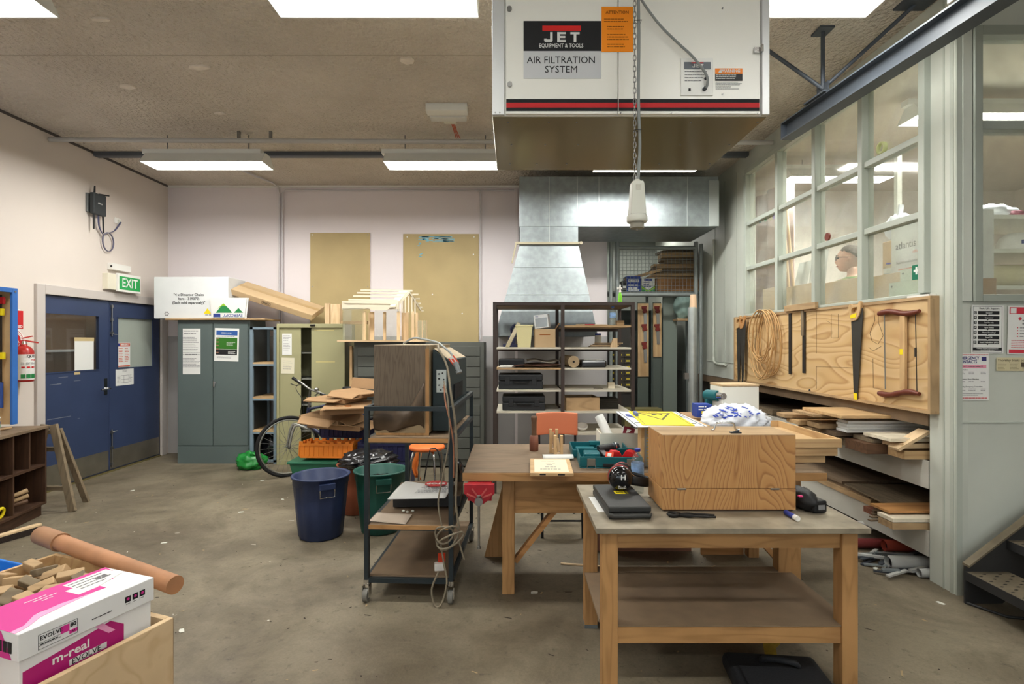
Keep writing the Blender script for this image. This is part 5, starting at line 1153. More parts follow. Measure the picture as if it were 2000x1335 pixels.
def bxat(x0, x1, y0, y1, z0, z1): return MB().box(x0, x1, y0, y1, z0, z1)
one('leaning_disc', MB(T(-.07, 5.62, ZA + .005, 0, 0, R(26))).prism([(.0 + .02, .0), (.0 + .02, .0)] and [(.1 * math.cos(a * .39) * .9, .145 + .145 * math.sin(a * .39)) for a in range(16)], .04, frame((0, 0, 0), (0, 1, 0), (0, 0, 1))), M('cream_foam', (206, 196, 166), .7), 'cream oval foam piece leaning at the left end of the rack shelf', 'foam piece', bevel=.006)
t = thing('cream_bin', 'small cream plastic waste bin on the upper rack shelf', 'bin', (.13, 5.6, ZA)); m = MB(T(.125, 5.62, ZA)); m.add(ring(.13, .13, .001) + ring(.17, .17, .225) + ring(.16, .16, .225) + ring(.122, .122, .01), [(3, 2, 1, 0), (0, 1, 5, 4), (1, 2, 6, 5), (2, 3, 7, 6), (3, 0, 4, 7), (4, 5, 9, 8), (5, 6, 10, 9), (6, 7, 11, 10), (7, 4, 8, 11), (8, 9, 13, 12), (9, 10, 14, 13), (10, 11, 15, 14), (11, 8, 12, 15), (12, 13, 14, 15)]); CB = M('cream_bin', (222, 214, 164), .5); m.build('tub', CB, t)
MB(T(.125, 5.62, ZA)).add(ring(.18, .18, .215) + ring(.18, .18, .232) + ring(.166, .166, .232) + ring(.166, .166, .215), [(0, 1, 5, 4), (1, 2, 6, 5), (2, 3, 7, 6), (3, 0, 4, 7), (4, 5, 9, 8), (5, 6, 10, 9), (6, 7, 11, 10), (7, 4, 8, 11)]).build('rim', CB, t)
t = thing('open_carton', 'small brown carton with an open flap on the upper rack shelf', 'box', (.33, 5.65, ZA)); MB().box(.235, .45, 5.56, 5.8, ZA, ZA + .19).build('carton', CARD2, t, bevel=.003)
MB().sheet(lambda u, v: (.452 + .045 * u, 5.57 + .2 * v, ZA + .187 + .065 * u), 2, 2, .005).build('flap', CARD, t); m = MB(frame((.34, 5.559, ZA + .13), (1, 0, 0), (0, 0, 1))); m.box(-.055, .055, -.004, .004, 0, .0008); m.build('print', M('brown_ink', (110, 80, 54), .8), t)
t = thing('tissue_carton', 'white carton with silver front perched on the brown carton', 'box', (.32, 5.65, ZA + .19)); MB(T(.325, 5.66, ZA + .191, R(-14), 0, R(-6))).box(-.075, .075, -.06, .06, .009, .15).build('carton', M('white_carton', (224, 226, 226), .6), t, bevel=.003)
m = MB(T(.325, 5.66, ZA + .191, R(-14), 0, R(-6)) @ frame((0, -.0612, 0), (1, 0, 0), (0, 0, 1))); m.box(-.06, .065, .02, .115, 0, .0006); m.k = 1; m.text('lkea', .02, T(-.04, .135, 0)); m.build('print', [M('silver_foil', (190, 196, 200), .2, .8), BLUE], t)
t = thing('hand_plane', 'dark blue hand plane at the back of the upper rack shelf', 'tool', (.05, 5.9, ZA)); MB(T(.02, 5.95, ZA)).box(-.12, .14, -.03, .03, 0, .03).build('sole', M('plane_blue', (52, 56, 88), .5), t, bevel=.004); MB(T(.02, 5.95, ZA)).box(-.06, .02, -.02, .02, .031, .12).tube([(.0, 0, .12), (-.03, 0, .2), (.02, 0, .25)], .014, 8, sub=3).tube([(.08, 0, .03), (.1, 0, .1)], .014, 8, sub=2).build('handle', M('plane_blue', (52, 56, 88), .5), t)
# shelf B
one('black_pouch', bxat(-.14, .13, 5.56, 5.75, ZBs, ZBs + .09), BLACK, 'plain black box at the left of the second rack shelf', 'box', bevel=.012)
one('leather_hide', MB().sheet(lambda u, v: (.0 + .5 * u, 5.53 + .3 * v, ZBs + .012 + .018 * abs(math.sin(5 * u + 2 * v)) + .012 * v), 14, 8, .008), M('brown_leather', (84, 56, 44), .6), 'brown leather pieces lying flat on the second rack shelf', 'leather')
one('grey_cloth', MB().sheet(lambda u, v: (.16 + .33 * u, 5.64 + .3 * v, ZBs + .062 + .012 * math.sin(7 * u) + .01 * v), 10, 6, .006), M('grey_felt', (150, 142, 128), .8), 'grey felt sheet folded over the leather on the rack', 'cloth')
one('white_rag', MB().blob((-.05, 5.555, ZBs + .012), (.08, .03, .014), 14, 8, crumple(2, .3)), WHITE, 'small white rag at the front of the second rack shelf', 'rag')
t = thing('kraft_roll', 'roll of kraft paper lying end-on beside the rack centre post', 'paper roll', (.63, 5.7, ZBs)); MB().cyl((.635, 5.53, ZBs + .062), (.59, 6.05, ZBs + .062), .06, n=24).build('roll', M('kraft_paper', (162, 142, 112), .8), t); MB().cyl((.6355, 5.5285, ZBs + .062), (.635, 5.531, ZBs + .062), .012, n=12).build('core_hole', BLACK, t)
t = thing('wrapped_pack', 'black plastic wrapped flat pack on the right of the second rack shelf', 'package', (.83, 5.7, ZBs)); MB(T(.84, 5.68, ZBs, .1)).box(-.135, .135, -.12, .12, 0, .075).build('pack', BLACKBAG, t, bevel=.02); MB(T(.84, 5.68, ZBs, .1)).box(-.1, .1, -.09, .09, .0752, .08).build('label', PAPER, t)
def case(label, x0, x1, y0, y1, z, h):
    t = thing('tool_case', label, 'tool case', ((x0 + x1) / 2, y0, z), 'black tool cases on the rack'); mt = M('case_black', (38, 40, 42), .5)
    MB().box(x0, x1, y0, y1, z, z + h * .55).build('base', mt, t, bevel=.01); MB().box(x0, x1, y0, y1, z + h * .57, z + h).build('lid', mt, t, bevel=.012)
    for k in (.2, .8): x = x0 + (x1 - x0) * k; MB().box(x - .025, x + .025, y0 - .008, y0, z + h * .3, z + h * .8).build('latch', mt, t, bevel=.003)
    w_ = (x1 - x0) * .17; xm_ = (x0 + x1) / 2
    MB().tube([(xm_ - w_, y0, z + h * .5), (xm_ - w_, y0 - .025, z + h * .5), (xm_ + w_, y0 - .025, z + h * .5), (xm_ + w_, y0, z + h * .5)], .009, 8).build('handle', mt, t)
case('black tool case on the middle left rack shelf', -.14, .32, 5.56, 5.9, ZCs, .155)
case('black tool case on the lowest visible left rack shelf', -.1, .345, 5.56, 5.9, ZD, .15)
one('timber_block', bxat(1.02, 1.09, 5.7, 5.77, ZCs, ZCs + .06), W('bone', 'X'), 'small pale timber block on the middle right rack shelf', 'timber')
one('dark_sheet', bxat(.86, .95, 5.6, 5.68, ZCs, ZCs + .006), M('grey_felt2', (120, 112, 100), .8), 'small grey offcut lying flat on the middle right rack shelf', 'offcut')
t = thing('wooden_box', 'loose wooden drawer box on the lower right rack shelf', 'box', (.73, 5.7, ZD)); DRM = T(.715, 5.72, ZD, R(5))
for (a, nm) in (((-.17, .18, -.16, -.145, 0, .135), 'front_board'), ((-.17, .18, .145, .16, 0, .135), 'rear_board'), ((-.17, -.155, -.145, .145, 0, .135), 'side_board'), ((.165, .18, -.145, .145, 0, .135), 'side_board'), ((-.155, .165, -.145, .145, .005, .012), 'bottom_board')): MB(DRM).box(*a).build(nm, W('raw', 'X'), t)
for k in range(5): one('felt_stack', bxat(.93, 1.13, 5.7, 5.95, ZD + k * .022, ZD + k * .022 + .02), M('dark_felt', (58, 56, 50), .9), ('lowest', 'second', 'third', 'fourth', 'topmost')[k] + ' dark felt sheet in the stack beside the loose drawer', 'felt sheet', 'stacked dark felt sheets')
# right upper shelves
def bottle(name, label, x, y, z, r, h, cap, lab, water=True):
    t = thing(name, label, 'bottle', (x, y, z)); PET = MATS.get('clear_pet') or glass_mat('clear_pet', (244, 248, 250), haze=.16, rough=.05)
    P_ = [(0, 0), (r * .9, .0), (r, .01), (r, h * .3), (r * .95, h * .36), (r, h * .42), (r, h * .72), (r * .75, h * .82), (r * .36, h * .9), (r * .36, h * .94)]
    MB(T(x, y, z)).lathe(P_, 24).build('body', PET, t)
    MB(T(x, y, z)).lathe([(0, h * .93), (r * .46, h * .93), (r * .46, h * .995), (r * .4, h), (0, h)], 18).build('cap', cap, t)
    MB(T(x, y, z)).lathe([(r * 1.01, h * .4), (r * 1.015, h * .41), (r * 1.015, h * .67), (r * 1.01, h * .68)], 24).build('label', lab, t)
    return t
LBL = M('water_label', (140, 176, 224), .4, var=.4, vs=30)
bottle('water_bottle', 'clear water bottle with blue label on the top right rack shelf', 1.05, 5.6, ZU, .033, .2, M('cap_blue', (70, 110, 190), .4), LBL)
one('pencil_tray', bxat(1.12, 1.2, 5.75, 5.87, ZU, ZU + .06), W('raw', 'X'), 'little timber box at the right end of the top rack shelf', 'box')
for k in range(5): one('dowel', MB().cyl((.66 + .05 * k, 5.55 + .02 * k, ZU + .008 + .0 * k), (.98 + .03 * k, 5.6 + .06 * k, ZU + .008), .006, n=6), W('pale', 'X'), ('first', 'second', 'third', 'fourth', 'fifth')[k] + ' thin dowel from the front on the top right rack shelf', 'dowel', 'dowels on the top rack shelf')
one('red_pencil', MB().cyl((.75, 5.52, ZU + .007), (.85, 5.535, ZU + .007), .006, n=6), RED, 'short red pencil on the top right rack shelf', 'pencil')
t = thing('glue_jar', 'small jar with blue lid at the back of the rack', 'jar', (.96, 5.9, ZA)); MB(T(.96, 6.0, ZA)).lathe([(0, 0), (.035, 0), (.037, .01), (.037, .12), (.03, .13)], 18).build('jar', GLASS_J if 'GLASS_J' in globals() else CREAM, t); MB(T(.96, 6.0, ZA)).cyl((0, 0, .13), (0, 0, .15), .034, n=16).build('lid', BLUE, t)
one('timber_wedge', MB(frame((1.02, 5.58, ZA), (1, 0, 0), (0, 0, 1))).prism([(0, 0), (.075, 0), (.075, .095), (.03, .095)], .03, None, -.03), W('pale', 'Z'), 'pale timber wedge standing on the right upper rack shelf', 'timber')
for k in range(4): one('timber_slip', MB(T(.95 + .03 * k, 5.7 + .05 * k, ZA + .012 * k + .001, .3 - .2 * k)).box(-.14, .16, -.025, .025, 0, .011), W(('grey', 'raw', 'dusty', 'pale')[k], 'X'), ('lowest', 'second', 'third', 'topmost')[k] + ' thin timber slip behind the wedge on the rack', 'timber', 'timber slips on the rack')
t = thing('spray_bottle', 'lime green spray bottle with white head standing on the rack top', 'bottle', (1.15, 5.7, rzt)); MB(T(1.13, 5.62, rzt - .021)).lathe([(0, 0), (.02, 0), (.021, .005), (.021, .09), (.012, .12), (.012, .13)], 18).build('body', M('lime_plastic', (120, 200, 50), .4), t); MB(T(1.13, 5.62, rzt - .021)).cyl((0, 0, .13), (0, 0, .15), .013, n=10).cyl((0, 0, .15), (0, 0, .21), .01, .006, n=10).box(-.03, .02, -.01, .01, .16, .18).build('spray_head', WHITE, t)
t = thing('mixing_bowl', 'small white bowl tipped on the lower right rack shelf', 'bowl', (.73, 5.7, ZE)); MB(T(.74, 5.66, ZE + .042, 0, R(25))).lathe([(0, -.035), (.03, -.03), (.055, -.005), (.06, .02), (.055, .02), (.05, 0), (.028, -.024), (0, -.03)], 20).build('shell', WHITE, t)

# ---------------------------------------------------------------- store behind the mesh gate
PG = M('galvanised_pipe', (136, 142, 140), .5, .3, var=.1, vs=12)
t = thing('mesh_gate', 'galvanised pipe frame with wire mesh closing the store', 'gate', (2.0, 7.46, 0)); gy = 7.42
def gp(px, Y=gy): return (px - CX) * Y / FP
def gz(py, Y=gy): return EYE + (CY - py) * Y / FP
for px in (1193, 1206, 1359, 1369): MB().cyl((gp(px), gy, 0), (gp(px), gy, 2.93 if px != 1369 else 2.9), .03 if px in (1206, 1359) else .026, n=12).build('upright', PG, t)
for py in (575, 484): MB().cyl((gp(1206), gy - .001, gz(py)), (gp(1359), gy - .001, gz(py)), .028, n=12).build('crossbar', PG, t)
m = MB(); x = gp(1210)
while x < gp(1356): m.cyl((x, gy + .03, gz(573)), (x, gy + .03, gz(486)), .0022, n=4, caps=False); x += .052
z = gz(572)
while z < gz(487): m.cyl((gp(1208), gy + .034, z), (gp(1358), gy + .034, z), .0022, n=4, caps=False); z += .052
m.build('wire_mesh', PG, t, kind='stuff')
MB().box(gp(1359) - .07, gp(1359) - .02, gy - .03, gy + .0, gz(733), gz(720)).build('latch', STEEL, t)
# shelf and things in the store
t = thing('store_shelf', 'steel shelf with brackets inside the store above the cupboards', 'shelf', (1.9, 8.1, gz(572))); sz_ = gz(572, 7.9)
MB().box(1.36, 2.7, 7.62, 8.3, sz_ - .02, sz_).build('shelf', M('store_shelf', (110, 116, 112), .5), t)
for x in (1.4, 2.05, 2.66): MB().box(x, x + .03, 8.2, 8.25, 0, sz_ - .02).build('post', PG, t)
def pbox(label, px0, px1, py0, py1, Y, col, pr, name='store_box', txt=None):
    x0, x1, z0, z1 = gp(px0, Y), gp(px1, Y), sz_, gz(py0, Y); t = thing(name, label, 'box', ((x0 + x1) / 2, Y, z0)); MB().box(x0, x1, Y, Y + .2, z0, z1).build('carton', col, t, bevel=.003)
    F_ = frame(((x0 + x1) / 2, Y - .001, (z0 + z1) / 2), (1, 0, 0), (0, 0, 1)); m = MB(); w = (x1 - x0) / 2; h = (z1 - z0) / 2; pr(m, F_, w, h); m.build('print', [PAPER, BLUE, GREEN, M('lime_print', (150, 190, 50), .6)], t)
def pr1(m, F, w, h): m.k = 0; m.rect(-w * .7, w * .8, h * .2, h * .6, F); m.rect(-w * .7, w * .8, -h * .9, -h * .7, F); m.k = 1; m.text('BLISTER', .04, F @ T(0, h * .4, .0006)); m.k = 0; m.lines(-w * .7, w * .7, -h * .2, 2, .04, .02, F, 1)
def pr2(m, F, w, h): m.k = 1; m.rect(-w * .6, w * .6, h * .6, h * .9, F); m.lines(-w * .7, w * .7, h * .4, 3, .03, .01, F, 2); m.k = 2; m.prism([(-w, -h), (w, -h), (w, -h * .1), (0, -h * .8), (-w, -h * .1)], .0006, F); m.k = 3; m.prism([(-w, -h * .5), (-w, -h * .2), (0, -h * .9), (w, -h * .2), (w, -h * .5), (0, -h)], .0008, F)
pbox('blue printed carton on the store shelf', 1223, 1251, 539, 572, 7.65, M('carton_blue', (40, 66, 150), .6), pr1)
pbox('white carton with a green printed base on the store shelf', 1253, 1279, 543, 572, 7.68, PAPER, pr2)
pbox('tall black can carton beside the blue carton', 1215, 1224, 548, 572, 7.62, BLACK, lambda m, F, w, h: (setattr(m, 'k', 0), m.rect(-w * .6, w * .6, -h * .4, 0, F)), 'black_canister')
rnd = random.Random(21)
for k in range(12):
    zz = sz_ + .2 + k * .038; x = 1.95 + .02 * k + .15 * rnd.random()
    one('stored_plank', MB(T(x, 8.0, zz, R(rnd.uniform(-6, 6)))).box(0, 2.66 - x, -.12 - .1 * rnd.random(), .1, 0, .034), W(('raw', 'pine', 'grey', 'dusty')[k % 4], 'X'), ('lowest', 'second', 'third', 'fourth', 'fifth', 'sixth', 'seventh', 'eighth', 'ninth', 'tenth', 'eleventh', 'topmost')[k] + ' plank of the timber pile on the store shelf', 'timber', 'planks piled in the store')
one('plank_bearer', MB().box(2.1, 2.69, 7.75, 8.2, sz_ + .001, sz_ + .19), W('orange', 'X'), 'thick orange timber bearer under the plank pile in the store', 'timber')
one('sloping_stick', MB().bar((1.62, 7.72, sz_ + .17), (2.15, 7.72, sz_ + .32), .03, .04), W('pine', 'X'), 'loose stick sloping down from the plank pile in the store', 'timber')
# tall steel cupboards with saw boards in the store
SG = M('store_cupboard_grey', (84, 92, 86), .5); SGL = M('store_cupboard_light', (128, 138, 130), .5)
t = thing('store_cupboard', 'tall dark steel cupboard with open door in the store', 'cupboard', (2.0, 8.8, 0)); MB().box(1.72, 2.2, 8.5, 8.95, 0, 2.05).build('carcass', SG, t)
MB().box(2.2, 2.24, 7.95, 8.5, .02, 2.05).build('open_door', SGL, t); MB().box(2.05, 2.19, 7.9, 7.92, .02, 2.03).build('open_door', SGL, t)
def sawboard(px0, px1, py0, py1, n, label, Y=7.8):
    t = thing('saw_board', label, 'tool board', (gp((px0 + px1) / 2, Y), Y, gz(py1, Y)), 'saw boards in the store'); MB().box(gp(px0, Y), gp(px1, Y), Y, Y + .02, gz(py1, Y), gz(py0, Y)).build('panel', W('ply', 'Z'), t)
    MB().box(gp(px0, Y), gp(px1, Y), Y + .021, Y + .04, 0, gz(py0, Y) + .02).build('door_leaf', SG, t)
    return t
def minisaw(px, py, Y, label):
    x, z = gp(px, Y), gz(py, Y); t = thing('back_saw', label, 'saw', (x, Y, z), 'small saws hung in the store')
    MB(frame((x, Y - .002, z), (1, 0, 0), (0, 0, 1))).prism([(-.04, 0), (.035, .005), (.03, -.04), (.045, -.085), (-.005, -.1), (-.03, -.08), (-.015, -.05), (-.04, -.03)], .02).build('handle', M('saw_red', (112, 34, 26), .5), t, bevel=.003)
    MB(frame((x, Y - .002, z), (1, 0, 0), (0, 0, 1))).prism([(-.01, -.1), (.035, -.1), (.04, -.29), (.0, -.29)], .006).build('blade', STEEL, t)
sawboard(1246, 1267, 592, 735, 3, 'ply board with three small saws inside the store', 7.75); sawboard(1276, 1292, 592, 697, 2, 'shorter ply board with two small saws inside the store', 7.75)
for k, py in enumerate((598, 633, 668)): minisaw(1258, py, 7.74, ('top', 'middle', 'lowest')[k] + ' red handled saw on the left store board')
for k, py in enumerate((598, 633)): minisaw(1283, py, 7.74, ('upper', 'lower')[k] + ' red handled saw on the right store board')
t = thing('parts_drawers', 'dark parts cabinet with rows of small labelled drawers in the store', 'cabinet', (1.55, 7.7, 0)); MB().box(1.36, 1.72, 7.66, 7.95, .35, 1.8).build('carcass', M('parts_dark', (52, 50, 46), .5), t)
for i in range(7):
    for j in range(3):
        d_ = MB().box(1.375 + j * .112, 1.475 + j * .112, 7.645, 7.66, .82 + i * .085, .89 + i * .085).build('drawer', M('parts_drawer', (66, 60, 50), .5), t, bevel=.002); MB().box(1.4 + j * .112, 1.45 + j * .112, 7.64, 7.645, .845 + i * .085, .868 + i * .085).build('label', M('label_gold', (200, 180, 60), .6), d_)
one('olive_box', MB().box(1.5, 2.0, 7.15, 7.37, .42, .66), M('olive_box', (118, 110, 70), .6), 'olive box standing before the dark parts cabinet', 'box', bevel=.004)
one('low_cabinet', MB().box(1.5, 2.0, 7.15, 7.37, 0, .419), M('parts_dark', (52, 50, 46), .5), 'dark low cabinet under the olive box', 'cabinet')
one('tall_grey_locker', MB().box(2.26, 2.62, 8.6, 9.1, 0, 2.0), M('locker_charcoal', (50, 54, 50), .5), 'tall charcoal locker at the back of the store', 'locker', bevel=.004)
one('light_grey_door', MB().box(gp(1295, 7.85), gp(1322, 7.85), 7.85, 7.89, 0, sz_ - .03), SGL, 'pale grey tall door panel standing open in the store', 'door panel')
one('stuffed_bag', MB().blob((gp(1335, 7.7), 7.72, gz(598, 7.7)), (.12, .1, .17), 22, 16, crumple(7, .15)), M('pale_teal_bag', (150, 176, 168), .7), 'pale teal stuffed bag hanging by the mesh gate', 'bag')
one('bag_ledge', MB().box(gp(1320, 7.7), gp(1352, 7.7), 7.62, 7.85, gz(622, 7.7) - .03, gz(622, 7.7)), W('raw', 'X'), 'small timber ledge under the teal bag', 'shelf')
# dust pipe with taped timber top
t = thing('dust_pipe', 'galvanised dust pipe standing upright with a tan wrapped top', 'pipe', (2.2, 6.6, 0)); dY = 6.6; dxp = gp(1352, dY)
MB().cyl((dxp, dY, 0), (dxp, dY, gz(600, dY)), .052, n=18).build('pipe', M('dust_pipe_zinc', (168, 174, 172), .35, .5, var=.12, vs=9), t); MB().cyl((dxp + .012, dY, gz(602, dY)), (dxp + .012, dY, gz(575, dY)), .045, .036, 16).build('wrapped_top', M('tan_wrap', (206, 176, 146), .7), t)
MB().box(dxp - .1, dxp - .05, dY - .03, dY + .03, gz(740, dY), gz(728, dY)).build('clamp', STEEL, t)
one('wall_conduit', MB().tube([(XW - .02, 7.2, 1.35), (XW - .02, 7.2, 2.92)], .016, 8).tube([(XW - .02, 7.2, 1.35), (XW - .03, 7.12, 1.27), (XW - .02, 6.8, 1.26)], .016, 8, sub=3), GGLIGHT, 'painted conduit running up the grey panelled wall', 'conduit')
# ---------------------------------------------------------------- woodworking bench
BZ = .78
t = thing('woodwork_bench', 'heavy beech woodworking bench with a worn dark top', 'workbench', (.8, 3.6, 0))
MB().box(-.29, 1.86, 3.18, 4.06, BZ - .05, BZ).build('top', [W('dusty', 'X')], t, bevel=.006)
MB().box(-.292, 1.862, 3.176, 3.1805, BZ - .052, BZ - .004).build('front_edge', W('beech', 'X'), t)
for x in (-.06, 1.7):
    for y in (3.3, 3.86): MB().box(x, x + .075, y, y + .075, 0, BZ - .05).build('leg', W('beech', 'Z'), t, bevel=.004)
MB().box(.016, 1.7, 3.335, 3.36, .49, BZ - .05).build('front_apron', W('beech', 'X'), t, bevel=.002)
MB().box(.016, 1.7, 3.88, 3.905, .5, BZ - .05).build('rear_apron', W('beech', 'X'), t)
MB().box(.02, 1.7, 3.336, 3.36, BZ - .068, BZ - .052).build('dark_strip', W('teak', 'X'), t)  # dark teak strip along the top of the front apron
MB().bar((.02, 3.4, .17), (.27, 3.4, .49), .03, .06, (0, 1, 0)).build('brace', W('orange', 'X'), t)
MB(frame((0, 3.9, 0), (1, 0, 0), (0, 0, 1))).prism([(-.2, .0), (.02, .0), (.02, BZ - .06), (-.02, BZ - .06), (-.06, .55)], .02).build('end_board', W('beech', 'Z'), t)
MB().bar((1.68, 3.4, .17), (1.4, 3.4, .49), .03, .06, (0, 1, 0)).build('brace', W('orange', 'X'), t)
# vice
t = thing('bench_vice', 'red cast iron woodworking vice under the bench corner', 'vice', (-.2, 3.15, .6)); VR = M('vice_red', (166, 34, 44), .45, var=.15, vs=30)
vf = frame((-.19, 3.135, BZ - .056), (1, 0, 0), (0, 0, 1))
MB(vf).prism([(-.088, 0), (.088, 0), (.088, -.055), (.05, -.095), (.025, -.115), (-.025, -.115), (-.05, -.095), (-.088, -.055)], .03, None, -.018).build('jaw', VR, t, bevel=.003)
m = MB(vf)
for a in (25, 58, 122, 155): m.bar((.02 * math.cos(R(a)), -.085 + .02 * math.sin(R(a)), .014), (.08 * math.cos(R(a)), -.085 + .07 * math.sin(R(a)), .014), .008, .009, (0, 0, 1))
m.build('rib', M('vice_red_worn', (190, 90, 84), .5), t)
MB().box(-.26, -.12, 3.15, 3.34, BZ - .16, BZ - .056).build('rear_jaw', VR, t)
MB(vf).cyl((0, -.085, -.04), (0, -.085, .05), .017, n=12).cyl((0, -.085, .05), (0, -.085, .075), .024, n=12).build('screw', STEEL, t)
MB(vf).cyl((-.0, -.06, .062), (-.0, -.34, .062), .007, n=10).cyl((0, -.34, .062), (0, -.355, .062), .012, n=10).cyl((0, -.06, .062), (0, -.05, .062), .012, n=10).build('handle', STEEL, t)
# framed notice with folded paper
t = thing('framed_notice', 'shallow timber frame holding a printed page on the bench', 'notice', (.23, 3.3, BZ)); nm = frame((.235, 3.26, BZ + .022), (1, -.035, 0), (.0, 1, .03))
MB(nm).box(-.125, .125, -.17, .17, -.018, 0).build('frame', W('pine', 'X'), t, bevel=.002); MB(nm).box(-.1, .1, -.15, .14, 0, .0015).build('page', M('cream_paper2', (222, 212, 186), .8), t)
m = MB(nm @ T(0, 0, .002)); 
for k, (y, w_) in enumerate(((.1, .11), (.05, .06), (.01, .05), (-.04, .07), (-.09, .13))): m.lines(-w_ / 2, w_ / 2, y, 1, .02, .008, Matrix(), k)
m.build('print', GINK, t)
MB(nm).box(-.07, -.035, -.171, -.1695, -.013, -.005).box(.035, .075, -.171, -.1695, -.013, -.005).build('slot', BLACK, t)
one('folded_paper', MB(T(.3, 3.52, BZ + .001, .03)).sheet(lambda u, v: (-.1 + .2 * u, -.035 + .07 * v, .012 + .02 * math.sin(math.pi * v)), 8, 8, .003), PAPER, 'folded white sheet of paper behind the framed notice', 'paper')
t = thing('mallet', 'turned wooden carving mallet standing on its head on the bench', 'mallet', (.16, 3.81, BZ)); MB(T(.156, 3.81, BZ)).lathe([(0, 0), (.028, 0), (.031, .005), (.032, .05), (.03, .105), (.02, .11)], 20).build('head', W('red', 'Z'), t); MB(T(.156, 3.81, BZ)).lathe([(.018, .11), (.017, .13), (.018, .2), (.021, .23), (.019, .245), (0, .247)], 16).build('handle', W('teak', 'Z'), t)
for k, (x, y, h) in enumerate(((.29, 3.72, .165), (.31, 3.58, .145))):
    c = thing('timber_clamp', ('taller notched timber clamp block behind the framed notice', 'shorter notched timber clamp block behind the framed notice')[k], 'clamp', (x, y, BZ)); MB().box(x - .03, x - .012, y, y + .035, BZ, BZ + h).box(x + .012, x + .03, y, y + .035, BZ, BZ + h).build('cheek', W('pine', 'Z'), c)
    MB().box(x - .0115, x + .0115, y + .004, y + .03, BZ, BZ + .03).bar((x - .008, y + .017, BZ + h - .02), (x + .006, y + .017, BZ + .04), .02, .006, (0, 1, 0)).build('tongue', W('pale', 'Z'), c)
# open teal drill case
TE = M('teal_plastic', (18, 96, 104), .4, var=.05, vs=8)
t = thing('drill_case', 'open teal plastic drill case with red batteries on the bench', 'tool case', (.6, 3.5, BZ)); cm = T(.61, 3.41, BZ + .001, R(-3))
def tray(mm, w, d, h, th=.008):
    return MB(mm).box(-w / 2, w / 2, -d / 2, d / 2, 0, th).box(-w / 2, w / 2, -d / 2, -d / 2 + th, th, h).box(-w / 2, w / 2, d / 2 - th, d / 2, th, h).box(-w / 2, -w / 2 + th, -d / 2 + th, d / 2 - th, th, h).box(w / 2 - th, w / 2, -d / 2 + th, d / 2 - th, th, h)
tray(cm, .38, .28, .07).build('base', TE, t, bevel=.006)
lm_ = cm @ T(-.03, .3, .0, R(1)); tray(lm_, .38, .29, .055).build('lid', TE, t, bevel=.006)
MB(lm_).box(-.15, -.02, -.1, .1, .008, .03).box(.0, .16, -.02, .11, .008, .04).box(-.05, .05, .125, .16, .03, .06).build('lid_rib', TE, t, bevel=.006)
MB(cm).box(-.16, -.06, -.11, -.0, .008, .085).box(-.05, .02, .05, .12, .008, .06).build('moulding', TE, t, bevel=.01)
for x in (-.12, .12):
    l_ = MB(cm).box(x - .025, x + .025, -.15, -.1405, .015, .06).build('latch', M('latch_grey', (112, 108, 98), .5), t, bevel=.003); MB(cm).tube([(x - .024, -.149, .02), (x - .026, -.152, .002), (x + .026, -.152, .002), (x + .024, -.149, .02)], .003, 5).build('wire', CHROME, l_)
MB(cm).box(-.05, .05, -.15, -.1405, .01, .03).build('handle', BLACK, t, bevel=.004)
for (k, x, y) in ((0, .03, -.07), (1, .13, -.06)):
    b_ = thing('battery', ('red battery pack in the middle of the open drill case', 'red battery pack at the right end of the open drill case')[k], 'battery', tuple(cm @ Vector((x, y, .01)))); q_ = cm @ T(x, y, .009, .3 - .9 * k)
    MB(q_ @ frame((0, .025, 0), (1, 0, 0), (0, 0, 1))).prism([(-.045, 0), (.045, 0), (.045, .05), (.025, .085), (-.02, .09), (-.045, .05)], .05).build('shell', M('battery_red', (196, 30, 34), .4), b_, bevel=.006); MB(q_).box(-.03, .03, -.027, -.0255, .015, .03).build('contact_slot', BLACK, b_)
t = thing('cordless_drill', 'black cordless drill lying in the open teal case', 'drill', tuple(cm @ Vector((-.0, .02, .05)))); MB(cm).cyl((-.06, .0, .085), (.03, .03, .1), .028, .026, 14).build('motor_body', BLACK, t); MB(cm).cyl((.03, .03, .1), (.07, .043, .106), .024, .018, 14).build('chuck', DARKSTEEL, t)
MB(cm).cyl((.045, .035, .1025), (.05, .0367, .103), .0255, n=14).build('ring', CHROME, t); MB(cm).bar((-.05, .0, .08), (-.02, -.08, .05), .04, .035).build('handle', BLACK, t, bevel=.006); m = MB(cm @ T(-.005, -.105, .075, -.4, R(60))); m.box(-.025, .025, -.018, .018, 0, .002); m.k = 1; m.box(-.012, .012, -.01, .01, .002, .0026); m.build('test_tag', [M('tag_red', (220, 70, 40), .5), PAPER], t)
# white cardboard tray with rolls and book
t = thing('white_tray', 'shallow white cardboard tray at the back edge of the bench', 'box', (.8, 3.95, BZ)); tray(T(.82, 3.93, BZ + .001, R(-2)), .38, .22, .12, .006).build('carton', M('white_card_worn', (214, 208, 194), .7), t)
t = thing('paper_tube', 'white paper roll leaning in the cardboard tray', 'paper roll', (.72, 3.95, BZ)); MB().cyl((.73, 3.86, BZ + .02), (.64, 3.96, BZ + .225), .033, n=20).build('roll', PAPER, t)
t = thing('maroon_book', 'maroon covered booklet standing in the cardboard tray', 'book', (.83, 3.95, BZ)); q_ = T(.82, 3.9, BZ + .03, R(-10), R(-12), R(14)); MB(q_).box(-.035, .045, -.004, .004, 0, .125).build('cover', M('maroon_cover', (120, 24, 44), .5), t); MB(q_).box(-.041, -.035, -.004, .004, 0, .125).build('pages', PAPER, t); MB(q_ @ frame((0, -.0045, 0), (1, 0, 0), (0, 0, 1))).prism([(-.012, .08), (.01, .09), (.02, .11), (-.01, .11)], .0008).build('emblem', PAPER, t)
